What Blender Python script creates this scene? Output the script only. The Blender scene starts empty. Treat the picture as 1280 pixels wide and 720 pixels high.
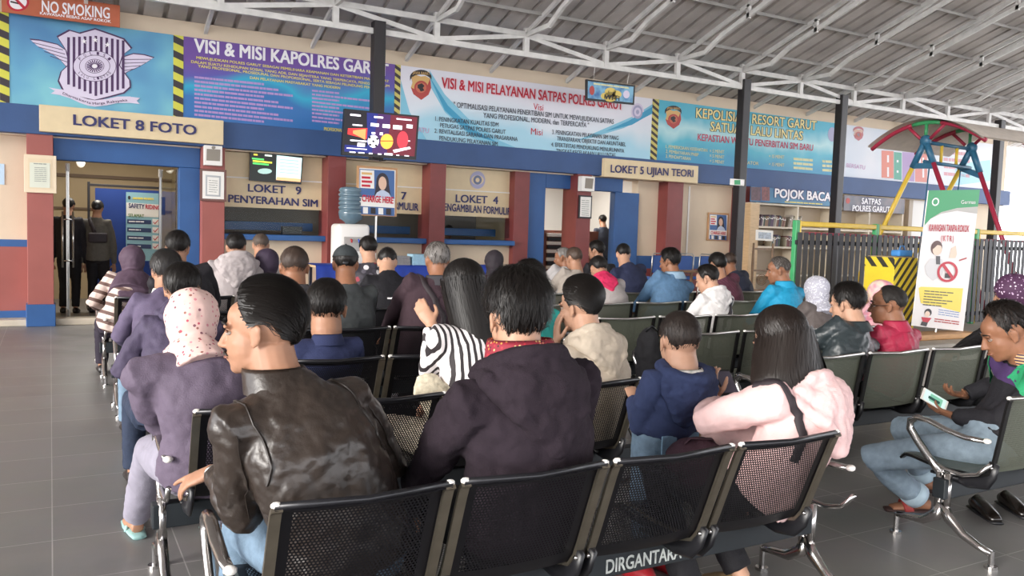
import bpy, bmesh, math, random
import numpy as np
from mathutils import Vector, Matrix, noise
from math import sin, cos, pi, radians, sqrt, atan2

random.seed(7)
SC = bpy.context.scene
COL = SC.collection

# ------------------------------------------------------------------ camera
F_PX = 1035.5
YAW, PITCH, ROLL = radians(29.19), radians(3.97), radians(1.85)
EYE = Vector((0, 0, 1.55))
FW = Vector((sin(YAW) * cos(PITCH), cos(YAW) * cos(PITCH), -sin(PITCH)))
_r0 = Vector((cos(YAW), -sin(YAW), 0))
_u0 = _r0.cross(FW)
RT = _r0 * cos(ROLL) + _u0 * sin(ROLL)
UP = -_r0 * sin(ROLL) + _u0 * cos(ROLL)
cam_data = bpy.data.cameras.new('camera')
cam_data.sensor_width = 36
cam_data.lens = F_PX / 1280 * 36
cam_data.clip_end = 200
camera = bpy.data.objects.new('camera', cam_data)
COL.objects.link(camera)
camera.matrix_world = Matrix(((RT.x, UP.x, -FW.x, EYE.x), (RT.y, UP.y, -FW.y, EYE.y), (RT.z, UP.z, -FW.z, EYE.z), (0, 0, 0, 1)))
SC.camera = camera

# ------------------------------------------------------------------ light
SC.view_settings.view_transform = 'Standard'
SC.view_settings.look = 'None'
SC.view_settings.gamma = 1
SC.view_settings.use_curve_mapping = False
SC.view_settings.exposure = 1.2
world = bpy.data.worlds.new('overcast_sky')
SC.world = world
world.use_nodes = True
_bg = world.node_tree.nodes['Background']
_bg.inputs[0].default_value = (0.95, 0.96, 1.0, 1)
_bg.inputs[1].default_value = 2.3
sun_data = bpy.data.lights.new('sun', 'SUN')
sun_data.energy = 2.2
sun_data.angle = radians(25)
sun_data.color = (1.0, 0.95, 0.88)
sun = bpy.data.objects.new('sun', sun_data)
COL.objects.link(sun)
sun.rotation_euler = Vector((0.90, 0.30, -0.26)).to_track_quat('-Z', 'Y').to_euler()   # low haze from the open left and rear sides


def ray(px, py):
    return FW + RT * ((px - 640) / F_PX) + UP * ((360 - py) / F_PX)


def PY(px, py, Y):
    d = ray(px, py)
    return EYE + d * (Y / d.y)


def PZ(px, py, z):
    d = ray(px, py)
    return EYE + d * ((z - 1.55) / d.z)


def PX(px, py, X):
    d = ray(px, py)
    return EYE + d * (X / d.x)


def depth(p):
    return (Vector(p) - EYE).dot(FW)


# ------------------------------------------------------------------ materials
def lin(h):
    h = h.lstrip('#')
    v = [int(h[i:i + 2], 16) / 255 for i in (0, 2, 4)]
    return tuple(c / 12.92 if c <= .04045 else ((c + .055) / 1.055) ** 2.4 for c in v) + (1,)


MATS = {}


def mat(name, hexcol, rough=0.6, metal=0.0, var=0.0, vscale=8.0, bump=0.0, bscale=60.0, emit=0.0, alpha=1.0, sheen=0.0, spec=0.5, trans=0.0, stretch=None):
    if name in MATS:
        return MATS[name]
    m = bpy.data.materials.new(name)
    MATS[name] = m
    m.use_nodes = True
    nt = m.node_tree
    b = nt.nodes['Principled BSDF']
    c = lin(hexcol)
    b.inputs['Base Color'].default_value = c
    b.inputs['Roughness'].default_value = rough
    b.inputs['Metallic'].default_value = metal
    b.inputs['Specular IOR Level'].default_value = spec
    if alpha < 1:
        b.inputs['Alpha'].default_value = alpha
    if trans:
        b.inputs['Transmission Weight'].default_value = trans
    if sheen:
        b.inputs['Sheen Weight'].default_value = sheen
    if emit:
        b.inputs['Emission Color'].default_value = c
        b.inputs['Emission Strength'].default_value = emit
    tc = None
    if var or bump:
        tc = nt.nodes.new('ShaderNodeTexCoord')
        src = tc.outputs['Object']
        if stretch:
            mp = nt.nodes.new('ShaderNodeMapping')
            mp.inputs['Scale'].default_value = stretch
            nt.links.new(src, mp.inputs[0])
            src = mp.outputs[0]
    if var:
        n = nt.nodes.new('ShaderNodeTexNoise')
        n.inputs['Scale'].default_value = vscale
        n.inputs['Detail'].default_value = 5
        nt.links.new(src, n.inputs['Vector'])
        r = nt.nodes.new('ShaderNodeValToRGB')
        r.color_ramp.elements[0].position = .3
        r.color_ramp.elements[1].position = .7
        r.color_ramp.elements[0].color = tuple(max(0, x * (1 - var)) for x in c[:3]) + (1,)
        r.color_ramp.elements[1].color = tuple(min(1, x * (1 + var)) for x in c[:3]) + (1,)
        nt.links.new(n.outputs['Fac'], r.inputs[0])
        nt.links.new(r.outputs[0], b.inputs['Base Color'])
    if bump:
        n2 = nt.nodes.new('ShaderNodeTexNoise')
        n2.inputs['Scale'].default_value = bscale
        n2.inputs['Detail'].default_value = 4
        nt.links.new(src, n2.inputs['Vector'])
        bp = nt.nodes.new('ShaderNodeBump')
        bp.inputs['Strength'].default_value = bump
        bp.inputs['Distance'].default_value = .01
        nt.links.new(n2.outputs['Fac'], bp.inputs['Height'])
        nt.links.new(bp.outputs[0], b.inputs['Normal'])
    return m


def ramp_mat(name, stops, scale=1.2, axis=None, rough=.45, warp=.6, seed=0.0):
    """Printed vinyl: a colour design (ramp over noise, or over an object axis warped by noise)."""
    m = bpy.data.materials.new(name)
    m.use_nodes = True
    nt = m.node_tree
    b = nt.nodes['Principled BSDF']
    b.inputs['Roughness'].default_value = rough
    tc = nt.nodes.new('ShaderNodeTexCoord')
    n = nt.nodes.new('ShaderNodeTexNoise')
    n.inputs['Scale'].default_value = scale
    n.inputs['Detail'].default_value = 2.3
    mp = nt.nodes.new('ShaderNodeMapping')
    mp.inputs['Location'].default_value = (seed, seed, seed)
    nt.links.new(tc.outputs['Object'], mp.inputs[0])
    nt.links.new(mp.outputs[0], n.inputs['Vector'])
    r = nt.nodes.new('ShaderNodeValToRGB')
    el = r.color_ramp.elements
    while len(el) < len(stops):
        el.new(.5)
    for e, (p, c) in zip(el, stops):
        e.position = p
        e.color = lin(c)
    if axis:
        g = nt.nodes.new('ShaderNodeTexCoord')
        sp = nt.nodes.new('ShaderNodeSeparateXYZ')
        nt.links.new(tc.outputs['Generated'], sp.inputs[0])
        ma = nt.nodes.new('ShaderNodeMath')
        ma.operation = 'MULTIPLY_ADD'
        nt.links.new(n.outputs['Fac'], ma.inputs[0])
        ma.inputs[1].default_value = warp
        nt.links.new(sp.outputs[axis], ma.inputs[2])
        mb = nt.nodes.new('ShaderNodeMath')
        mb.operation = 'SUBTRACT'
        nt.links.new(ma.outputs[0], mb.inputs[0])
        mb.inputs[1].default_value = warp * .5
        nt.links.new(mb.outputs[0], r.inputs[0])
    else:
        nt.links.new(n.outputs['Fac'], r.inputs[0])
    nt.links.new(r.outputs[0], b.inputs['Base Color'])
    return m


def stripe_mat(name, c1, c2, period, direction, duty=.5, rough=.6, bump=0.0):
    """Stripes across an object-space direction."""
    m = bpy.data.materials.new(name)
    m.use_nodes = True
    nt = m.node_tree
    b = nt.nodes['Principled BSDF']
    b.inputs['Roughness'].default_value = rough
    tc = nt.nodes.new('ShaderNodeTexCoord')
    d = nt.nodes.new('ShaderNodeVectorMath')
    d.operation = 'DOT_PRODUCT'
    nt.links.new(tc.outputs['Object'], d.inputs[0])
    d.inputs[1].default_value = tuple(x / period for x in direction)
    fr = nt.nodes.new('ShaderNodeMath')
    fr.operation = 'FRACT'
    nt.links.new(d.outputs['Value'], fr.inputs[0])
    lt = nt.nodes.new('ShaderNodeMath')
    lt.operation = 'LESS_THAN'
    nt.links.new(fr.outputs[0], lt.inputs[0])
    lt.inputs[1].default_value = duty
    mx = nt.nodes.new('ShaderNodeMix')
    mx.data_type = 'RGBA'
    nt.links.new(lt.outputs[0], mx.inputs[0])
    mx.inputs[6].default_value = lin(c2)
    mx.inputs[7].default_value = lin(c1)
    nt.links.new(mx.outputs[2], b.inputs['Base Color'])
    return m


def spot_mat(name, base, spots, scale=40, size=.25, rough=.7):
    """Cloth printed with scattered spots."""
    m = bpy.data.materials.new(name)
    m.use_nodes = True
    nt = m.node_tree
    b = nt.nodes['Principled BSDF']
    b.inputs['Roughness'].default_value = rough
    tc = nt.nodes.new('ShaderNodeTexCoord')
    v = nt.nodes.new('ShaderNodeTexVoronoi')
    v.inputs['Scale'].default_value = scale
    nt.links.new(tc.outputs['Object'], v.inputs['Vector'])
    lt = nt.nodes.new('ShaderNodeMath')
    lt.operation = 'LESS_THAN'
    nt.links.new(v.outputs['Distance'], lt.inputs[0])
    lt.inputs[1].default_value = size
    sp = nt.nodes.new('ShaderNodeSeparateXYZ')
    nt.links.new(v.outputs['Color'], sp.inputs[0])
    r = nt.nodes.new('ShaderNodeValToRGB')
    r.color_ramp.interpolation = 'CONSTANT'
    el = r.color_ramp.elements
    while len(el) < len(spots):
        el.new(.5)
    for i, (e, c) in enumerate(zip(el, spots)):
        e.position = i / len(spots)
        e.color = lin(c)
    nt.links.new(sp.outputs[0], r.inputs[0])
    mx = nt.nodes.new('ShaderNodeMix')
    mx.data_type = 'RGBA'
    nt.links.new(lt.outputs[0], mx.inputs[0])
    mx.inputs[6].default_value = lin(base)
    nt.links.new(r.outputs[0], mx.inputs[7])
    nt.links.new(mx.outputs[2], b.inputs['Base Color'])
    return m


# ------------------------------------------------------------------ objects
def tag(o, label=None, cat=None, group=None, kind=None):
    if label:
        o['label'] = label
    if cat:
        o['category'] = cat
    if group:
        o['group'] = group
    if kind:
        o['kind'] = kind
    return o


def empty(name, loc=(0, 0, 0), rz=0.0):
    o = bpy.data.objects.new(name, None)
    o.empty_display_size = .1
    COL.objects.link(o)
    o.location = loc
    o.rotation_euler = (0, 0, rz)
    return o


def copy_tree(o, parent=None):
    c = o.copy()
    COL.objects.link(c)
    c.parent = parent
    for ch in list(o.children):
        copy_tree(ch, c)
    return c


class MB:
    """Collects shapes, then links them as ONE mesh object."""

    def __init__(self):
        self.v = []
        self.f = []
        self.mi = []

    def add(self, vs, fs, mi=0):
        k = len(self.v)
        self.v += [tuple(v) for v in vs]
        self.f += [tuple(i + k for i in f) for f in fs]
        self.mi += [mi] * len(fs)
        return self

    def box(self, x0, x1, y0, y1, z0, z1, mi=0, M=None):
        vs = [Vector((x, y, z)) for x in (x0, x1) for y in (y0, y1) for z in (z0, z1)]
        if M:
            vs = [M @ v for v in vs]
        fs = [(0, 1, 3, 2), (4, 6, 7, 5), (0, 4, 5, 1), (2, 3, 7, 6), (0, 2, 6, 4), (1, 5, 7, 3)]
        return self.add(vs, fs, mi)

    def bbox(self, x0, x1, y0, y1, z0, z1, r=.01, mi=0, M=None, seg=2):
        bm = bmesh.new()
        bmesh.ops.create_cube(bm, size=1)
        for v in bm.verts:
            v.co = Vector(((x0 + x1) / 2 + v.co.x * (x1 - x0), (y0 + y1) / 2 + v.co.y * (y1 - y0), (z0 + z1) / 2 + v.co.z * (z1 - z0)))
        bmesh.ops.bevel(bm, geom=bm.edges[:], offset=r, segments=seg, affect='EDGES', profile=.5)
        return self.bm(bm, M, mi)

    def bm(self, bm, M=None, mi=0):
        bm.verts.index_update()
        vs = [(M @ v.co if M else v.co) for v in bm.verts]
        self.add(vs, [tuple(v.index for v in f.verts) for f in bm.faces], mi)
        bm.free()
        return self

    def bar(self, p, q, w, h, up=(0, 0, 1), mi=0):
        p, q = Vector(p), Vector(q)
        d = (q - p).normalized()
        s = d.cross(Vector(up))
        if s.length < 1e-4:
            s = d.cross(Vector((1, 0, 0)))
        s.normalize()
        u = s.cross(d)
        vs = []
        for c in (p, q):
            for a, b in ((-1, -1), (1, -1), (1, 1), (-1, 1)):
                vs.append(c + s * (a * w / 2) + u * (b * h / 2))
        return self.add(vs, [(0, 1, 2, 3), (7, 6, 5, 4), (0, 4, 5, 1), (1, 5, 6, 2), (2, 6, 7, 3), (3, 7, 4, 0)], mi)

    def tube(self, pts, r, n=10, mi=0, closed=False, side=None):
        """Tube through points; r is one radius, a list, or a list of (rx, ry)."""
        pts = [Vector(p) for p in pts]
        N = len(pts)
        if not isinstance(r, (list, tuple)):
            r = [r] * N
        rr = [(a, a) if not isinstance(a, (list, tuple)) else a for a in r]
        vs, fs = [], []
        prev = None
        for i, p in enumerate(pts):
            if closed:
                t = pts[(i + 1) % N] - pts[i - 1]
            else:
                t = pts[min(i + 1, N - 1)] - pts[max(i - 1, 0)]
            if t.length < 1e-9:
                t = Vector((0, 0, 1))
            t.normalize()
            if side is not None:
                s = Vector(side) - t * t.dot(Vector(side))
            elif prev is None:
                a = Vector((0, 0, 1)) if abs(t.z) < .9 else Vector((1, 0, 0))
                s = a.cross(t)
            else:
                s = prev - t * t.dot(prev)
            if s.length < 1e-6:
                s = Vector((1, 0, 0)) - t * t.x
            s.normalize()
            prev = s
            u = t.cross(s)
            for k in range(n):
                a = 2 * pi * k / n
                vs.append(p + s * (rr[i][0] * cos(a)) + u * (rr[i][1] * sin(a)))
        M = N if closed else N - 1
        for i in range(M):
            j = (i + 1) % N
            for k in range(n):
                k2 = (k + 1) % n
                fs.append((i * n + k, i * n + k2, j * n + k2, j * n + k))
        if not closed:
            fs.append(tuple(reversed(range(n))))
            fs.append(tuple((N - 1) * n + k for k in range(n)))
        return self.add(vs, fs, mi)

    def ell(self, c, r, M=None, n=16, mi=0):
        """Ellipsoid; M is an optional 3x3 orientation."""
        c = Vector(c)
        if not isinstance(r, (list, tuple)):
            r = (r, r, r)
        vs, fs = [], []
        m = n // 2
        for i in range(1, m):
            th = pi * i / m
            for k in range(n):
                a = 2 * pi * k / n
                v = Vector((r[0] * sin(th) * cos(a), r[1] * sin(th) * sin(a), r[2] * cos(th)))
                vs.append(c + (M @ v if M else v))
        t, b_ = Vector((0, 0, r[2])), Vector((0, 0, -r[2]))
        vs += [c + (M @ t if M else t), c + (M @ b_ if M else b_)]
        T, B = len(vs) - 2, len(vs) - 1
        for i in range(m - 2):
            for k in range(n):
                k2 = (k + 1) % n
                fs.append((i * n + k, (i + 1) * n + k, (i + 1) * n + k2, i * n + k2))
        for k in range(n):
            k2 = (k + 1) % n
            fs.append((T, k, k2))
            fs.append((B, (m - 2) * n + k2, (m - 2) * n + k))
        return self.add(vs, fs, mi)

    def prism(self, poly, o, ax, ay, h, mi=0):
        """Polygon (2-D points) in the plane o + ax*x + ay*y, thickened by vector h."""
        o, ax, ay, h = Vector(o), Vector(ax), Vector(ay), Vector(h)
        n = len(poly)
        vs = [o + ax * x + ay * y for x, y in poly] + [o + ax * x + ay * y + h for x, y in poly]
        fs = [tuple(range(n)), tuple(reversed(range(n, 2 * n)))]
        for i in range(n):
            j = (i + 1) % n
            fs.append((i, i + n, j + n, j))
        return self.add(vs, fs, mi)

    def poly3(self, pts, h, mi=0):
        """A 3-D polygon thickened by vector h."""
        pts = [Vector(p) for p in pts]
        h = Vector(h)
        n = len(pts)
        fs = [tuple(range(n)), tuple(reversed(range(n, 2 * n)))]
        for i in range(n):
            j = (i + 1) % n
            fs.append((i, i + n, j + n, j))
        return self.add(pts + [p + h for p in pts], fs, mi)

    def sheet(self, grid, mi=0, wrap=False):
        """A grid (list of rows of points) as quads."""
        n = len(grid[0])
        vs = [p for row in grid for p in row]
        fs = []
        for i in range(len(grid) - 1):
            for k in range(n if wrap else n - 1):
                k2 = (k + 1) % n
                fs.append((i * n + k, i * n + k2, (i + 1) * n + k2, (i + 1) * n + k))
        return self.add(vs, fs, mi)

    def build(self, name, m=None, parent=None, smooth=False, origin=None, fix=True):
        me = bpy.data.meshes.new(name)
        off = Vector(origin) if origin is not None else Vector((0, 0, 0))
        me.from_pydata([Vector(v) - off for v in self.v], [], self.f)
        ms = m if isinstance(m, (list, tuple)) else [m]
        for x in ms:
            if x:
                me.materials.append(x)
        if len(ms) > 1:
            me.polygons.foreach_set('material_index', self.mi)
        if fix:
            bm = bmesh.new()
            bm.from_mesh(me)
            bmesh.ops.recalc_face_normals(bm, faces=bm.faces)
            bm.to_mesh(me)
            bm.free()
        if smooth:
            me.polygons.foreach_set('use_smooth', [True] * len(me.polygons))
        me.update()
        o = bpy.data.objects.new(name, me)
        o.location = off
        COL.objects.link(o)
        if parent is not None:
            o.parent = parent
            pl = world_loc(parent)
            o.location = off - pl[0] if pl[1] == 0 else o.location
        return o


def world_loc(o):
    """World location and z-rotation of an unevaluated object chain (translations only)."""
    t = Vector((0, 0, 0))
    rz = 0
    while o is not None:
        t = t + o.location
        rz = rz or o.rotation_euler.z
        o = o.parent
    return t, rz


def auto_smooth(o, ang=35):
    me = o.data
    me.polygons.foreach_set('use_smooth', [True] * len(me.polygons))
    try:
        me.set_sharp_from_angle(angle=radians(ang))
    except Exception:
        pass
    return o


def evaluated_mesh(o):
    dg = bpy.context.evaluated_depsgraph_get()
    dg.update()
    return bpy.data.meshes.new_from_object(o.evaluated_get(dg))


_text_cache = {}


def text_mesh(body, bold):
    """Flat outline mesh of a line of text in the built-in font, with its bounds."""
    key = (body, bold)
    if key in _text_cache:
        return _text_cache[key]
    c = bpy.data.curves.new('lettering', 'FONT')
    c.body = body
    c.size = 1
    c.resolution_u = 3
    c.offset = bold
    o = bpy.data.objects.new('lettering', c)
    COL.objects.link(o)
    me = evaluated_mesh(o)
    bpy.data.objects.remove(o)
    bpy.data.curves.remove(c)
    co = [v.co.copy() for v in me.vertices]
    fs = [tuple(p.vertices) for p in me.polygons]
    bpy.data.meshes.remove(me)
    xs = [v.x for v in co] or [0, 1]
    _text_cache[key] = (co, fs, min(xs), max(xs))
    return _text_cache[key]


CAP = 0.69   # cap height of the built-in font at size 1


def lettering(body, A, B, h, m, parent, bold=.012, nrm=(0, -1, 0), thick=.003, name='lettering', origin=None, up=None):
    """Text whose baseline runs from world point A to B with cap height h (metres); faces along nrm."""
    co, fs, x0, x1 = text_mesh(body, 0.0)
    A, B = Vector(A), Vector(B)
    d = (B - A) / max(1e-6, x1 - x0)
    nrm = Vector(nrm).normalized()
    upv = Vector(up) if up is not None else nrm.cross((B - A).normalized())
    upv.normalize()
    s = h / CAP
    bm = MB()
    reps = [(0, 0)] if bold < .008 else [(-1, -1), (1, -1), (-1, 1), (1, 1), (0, 0)]
    for k, (ox, oy) in enumerate(reps):     # heavier strokes: the outline laid down again slightly aside
        bm.add([A + d * (v.x - x0 + ox * bold) + upv * ((v.y + oy * bold * .6) * s) + nrm * (thick - .0001 * k) for v in co], fs)
    o = bm.build(name, m, parent, fix=False, origin=origin if origin is not None else A)
    return o


W = 13.55      # face of the rear wall
UW = 13.40     # face of the upper wall that carries the banners
PF = 13.25     # front of the pillars


def ltr_px(body, a, b, hpx, Y, m, parent, bold=.012, thick=.003, name='lettering', level=True):
    A, B = PY(a[0], a[1], Y), PY(b[0], b[1], Y)
    h = hpx / F_PX * (depth(A) + depth(B)) / 2
    return lettering(body, A, B, h, m, parent, bold, thick=thick, name=name, up=(0, 0, 1))


def quad_px(pts, Y, name, m, parent=None, thick=.004, origin=None):
    """A thin panel whose corners are found where the camera's rays meet the plane y = Y."""
    P = [PY(x, y, Y) for x, y in pts]
    mb = MB().poly3(P, (0, thick, 0))
    o = origin if origin is not None else sum(P, Vector()) / len(P)
    return mb.build(name, m, parent, origin=o)


def rect_px(x0, y0, x1, y1, Y, square=True):
    """Upright rectangle on plane Y from an image box: X range and Z range."""
    a, b = PY(x0, (y0 + y1) / 2, Y), PY(x1, (y0 + y1) / 2, Y)
    c, d = PY((x0 + x1) / 2, y0, Y), PY((x0 + x1) / 2, y1, Y)
    return a.x, b.x, d.z, c.z


# ------------------------------------------------------------------ surfaces
M_CREAM = mat('cream_wall_paint', '#d8c5ac', .65, var=.05, vscale=1.5, bump=.15, bscale=90)
M_BLUE = mat('blue_wall_paint', '#2a5790', .5, var=.08, vscale=3, bump=.1)
M_BLUE_D = mat('dark_blue_band_paint', '#33507f', .55, var=.08, vscale=2, bump=.1)
M_MAROON = mat('maroon_pillar_paint', '#7c3a38', .5, var=.08, vscale=4, bump=.1)
M_MAROON_L = mat('terracotta_dado_paint', '#9a5750', .6, var=.06, vscale=3)
M_STEELW = mat('white_painted_steel', '#d5d2cd', .45, var=.12, vscale=6, metal=.0)
M_STEELG = mat('grey_painted_steel', '#9b9792', .5, var=.12, vscale=5)
M_BLACKST = mat('black_painted_steel', '#242022', .45, var=.1)
M_CHROME = mat('polished_chrome', '#c9c6c4', .18, 1.0, var=.06, vscale=20)
M_ALU = mat('brushed_aluminium', '#b9b6b2', .3, 1.0)
M_BLACKP = mat('black_plastic', '#16161a', .4)
M_WHITEP = mat('white_plastic', '#e6e2dc', .4)
M_PAPER = mat('white_paper', '#e9e6e0', .7)
M_GLASS = mat('clear_glass', '#eef6f4', .02, trans=1.0)
M_BEIGE = mat('beige_inner_wall', '#b3a080', .7, var=.05, vscale=2)
M_WOODL = mat('pale_wood_laminate', '#c9ab84', .5, var=.1, vscale=6, stretch=(1, 1, 6))

# floor: grey tiles laid on a 0.525 m grid
m = mat('grey_floor_tiles', '#77726e', .42)
nt = m.node_tree
bs = nt.nodes['Principled BSDF']
tc = nt.nodes.new('ShaderNodeTexCoord')
mp = nt.nodes.new('ShaderNodeMapping')
mp.inputs['Location'].default_value = (0, -.225 / .525, 0)
mp.inputs['Scale'].default_value = (1 / .525,) * 3
nt.links.new(tc.outputs['Object'], mp.inputs[0])
br = nt.nodes.new('ShaderNodeTexBrick')
br.offset = 0
br.inputs['Scale'].default_value = 1
br.inputs['Brick Width'].default_value = 1
br.inputs['Row Height'].default_value = 1
br.inputs['Mortar Size'].default_value = .0055
br.inputs['Mortar Smooth'].default_value = .2
br.inputs['Color1'].default_value = lin('#756c65')
br.inputs['Color2'].default_value = lin('#7a716a')
br.inputs['Mortar'].default_value = lin('#a2978c')
nt.links.new(mp.outputs[0], br.inputs['Vector'])
nz = nt.nodes.new('ShaderNodeTexNoise')
nz.inputs['Scale'].default_value = 2.2
nz.inputs['Detail'].default_value = 8
nz.inputs['Roughness'].default_value = .7
nt.links.new(tc.outputs['Object'], nz.inputs['Vector'])
mx = nt.nodes.new('ShaderNodeMix')
mx.data_type = 'RGBA'
mx.blend_type = 'OVERLAY'
mx.inputs[0].default_value = .45
nt.links.new(br.outputs['Color'], mx.inputs[6])
nt.links.new(nz.outputs['Color'], mx.inputs[7])
hs = nt.nodes.new('ShaderNodeHueSaturation')
hs.inputs['Saturation'].default_value = .25
nt.links.new(mx.outputs[2], hs.inputs['Color'])
nt.links.new(hs.outputs[0], bs.inputs['Base Color'])
rr = nt.nodes.new('ShaderNodeMapRange')
rr.inputs[3].default_value = .26
rr.inputs[4].default_value = .55
nt.links.new(nz.outputs['Fac'], rr.inputs[0])
nt.links.new(rr.outputs[0], bs.inputs['Roughness'])
tag(MB().box(-16, 32, -14, 20, -.2, 0).build('floor', m), kind='structure')

# raised pale step along the rear wall
tag(MB().bbox(-12, 12.9, 13.32, 13.6, 0, .09, .01).build('trim_1', mat('pale_step_tile', '#c8bca9', .4, var=.06)), kind='structure')

# ------------------------------------------------------------------ rear wall
XP = {'p1': (-.28, .04), 'p2': (2.0, 2.33), 'p3': (3.93, 4.23), 'p4': (5.72, 6.02), 'p5': (7.48, 7.80), 'p6': (8.75, 9.08), 'p7': (10.95, 11.36), 'p8': (12.98, 13.42)}
ZB0, ZB1 = 2.66, 3.05      # the blue band
wb = MB()
wb.box(-12, 22.8, UW, UW + .5, ZB0 - .02, 4.5)
o = tag(wb.build('wall_back', M_CREAM), kind='structure')
tag(MB().bbox(-12, 22.8, PF - .03, UW + .02, ZB0, ZB1, .008).build('trim_2', M_BLUE_D), kind='structure')
# left stretch of wall with painted dado
tag(MB().box(-12, -.28, W, W + .25, 0, ZB0).build('wall_left_of_door', M_CREAM), kind='structure')
tag(MB().box(-12, -.28, W - .015, W, .2, 1.1).build('trim_3', M_MAROON_L), kind='structure')
tag(MB().box(-12, -.28, W - .02, W, 1.1, 1.2).box(-12, -.28, W - .02, W, .1, .2).build('trim_4', M_BLUE), kind='structure')
for k, (a, b) in XP.items():
    z1 = ZB0 + .01
    yy = PF if k not in ('p5',) else PF + .16
    o = MB().bbox(a, b, yy, W + .2, 0 if k != 'p1' else .30, z1, .006).build('pillar', M_MAROON_L if k in ('p1', 'p2') else M_MAROON)
    tag(o, kind='structure')
tag(MB().bbox(-.30, .06, PF - .03, W, 0, .31, .008).build('pillar_base', M_BLUE), kind='structure')
tag(MB().bbox(-.30 + 2.28, 2.35, PF - .03, W, 0, .31, .008).build('pillar_base', M_BLUE), kind='structure')

# first door: blue frame around a glass door
tag(MB().bbox(.04, 2.0, W - .12, W + .1, 2.34, ZB0, .01).bbox(1.70, 2.0, W - .12, W + .1, 0, 2.34, .01).build('door_frame', M_BLUE), kind='structure')
# counter windows (9, 7, 4): front wall, ledge, blue inner rail
M_DARKIN = mat('counter_shadow_wall', '#8a8378', .8)
for i, (a, b) in enumerate(((2.33, 3.93), (4.23, 5.72), (6.02, 7.48))):
    tag(MB().box(a, b, W, W + .2, 0, 1.27).build('wall_counter', M_CREAM), kind='structure')
    tag(MB().bbox(a, b, W - .22, W + .3, 1.27, 1.36, .01).build('trim_ledge', M_BLUE), kind='structure')
    tag(MB().box(a, b, W, W + .2, ZB0 - .02, 2.75).build('wall_header', M_CREAM), kind='structure')
    tag(MB().bbox(a, b, W + .55, W + .62, 1.42, 1.56, .01).build('trim_inner_rail', M_BLUE), kind='structure')
# second door
tag(MB().bbox(7.78, 8.2, W - .06, W + .12, 0, ZB0, .01).bbox(8.2, 10.0, W - .06, W + .12, 2.38, ZB0, .01).bbox(9.82, 10.42, W - .06, W + .12, 0, 2.38, .01).build('door_frame', M_BLUE), kind='structure')
# plain wall to the right
tag(MB().box(10.42, 22.8, W, W + .2, 0, ZB0).build('wall_right_of_door', M_CREAM), kind='structure')
tag(MB().box(10.42, 13.0, W - .02, W, .86, 1.12).build('trim_5', M_BLUE), kind='structure')
tag(MB().box(11.75, 11.79, W - .012, W, 1.1, 2.6).build('trim_6', M_WHITEP), kind='structure')

tag(MB().box(10.42, 13.0, W - .015, W, 0, .86).build('trim_9', M_MAROON), kind='structure')
tag(MB().box(7.8, 11.4, 17.5, 17.6, 0, 3.0).build('wall_inner_pale', mat('pale_grey_wall', '#c4c2c0', .7)), kind='structure')
# rooms behind the openings
tag(MB().box(-1.2, 11.5, 17.6, 17.8, 0, 3.2).build('wall_inner', M_BEIGE), kind='structure')
tag(MB().box(-1.2, 11.5, 13.9, 17.8, 3.0, 3.1).build('ceiling_inner', mat('inner_ceiling', '#c8c0b2', .8)), kind='structure')
tag(MB().box(2.1, 2.2, W + .2, 17.6, 0, 3.0).build('wall_partition', M_BEIGE), kind='structure')
tag(MB().box(7.7, 7.8, W + .2, 17.6, 0, 3.0).build('wall_partition', M_BEIGE), kind='structure')
tag(MB().box(-1.2, -1.1, W + .2, 17.6, 0, 3.0).build('wall_inner_left', M_BEIGE), kind='structure')
tag(MB().box(11.4, 11.5, W + .2, 17.6, 0, 3.0).build('wall_inner_right', mat('pale_grey_wall', '#c4c2c0', .7)), kind='structure')
tag(MB().box(-1.1, 2.1, 17.56, 17.6, 2.28, 2.34).box(-1.1, 2.1, 17.56, 17.6, 1.68, 1.72).build('trim_inner', mat('brown_dado_rail', '#6b5744', .6)), kind='structure')
tag(MB().box(2.2, 7.7, 15.4, 15.5, 0, 3.0).build('wall_office', mat('office_wall', '#6f6660', .7)), kind='structure')
for x, y, e in ((.8, 15.4, 30), (4.9, 14.6, 5), (9.6, 15.6, 60)):
    ld = bpy.data.lights.new('room_light', 'AREA')
    ld.energy = e
    ld.size = 1.0
    ld.color = (1, .95, .86)
    lo = bpy.data.objects.new('room_light', ld)
    COL.objects.link(lo)
    lo.location = (x, y, 2.95)

# ------------------------------------------------------------------ roof
SL = .34


def roof_z(y):
    return 4.46 + (W - y) * SL


m = mat('grey_metal_roof_sheet', '#bdb6b0', .5, .15, var=.2, vscale=1.6, bump=.1, bscale=20)
prof = []
x = -12.0
while x < 27:
    prof += [(x, 0), (x + .25, 0), (x + .26, .055), (x + .32, .055)]
    x += .33
rows = []
for y in (W + .3, 1.0):
    rows.append([Vector((px, y, roof_z(y) + pz)) for px, pz in prof])
top = [[v + Vector((0, 0, .02)) for v in r] for r in reversed(rows)]
rf = MB().sheet(rows).sheet(top)
tag(rf.build('ceiling', m, fix=False), kind='structure')
rows2 = [[Vector((v.x, y, v.z + (0 if y > 0 else roof_z(W) - roof_z(1.0) + .0))) for v in rows[1]] for y in (1.0, -11.5)]
rf2 = MB().sheet(rows2).sheet([[v + Vector((0, 0, .02)) for v in r] for r in reversed(rows2)])
tag(rf2.build('ceiling_rear_slope', m, fix=False), kind='structure')
# purlins
for k in range(11):
    y = 12.75 - k * 1.05
    z = roof_z(y) - .05
    pm = MB()
    pm.bar((-12, y, z), (27, y, z), .05, .035)
    pm.bar((-12, y - .06, z - .035), (27, y - .06, z - .035), .016, .03)
    tag(pm.build('roof_purlin', M_STEELG), kind='structure')
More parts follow.
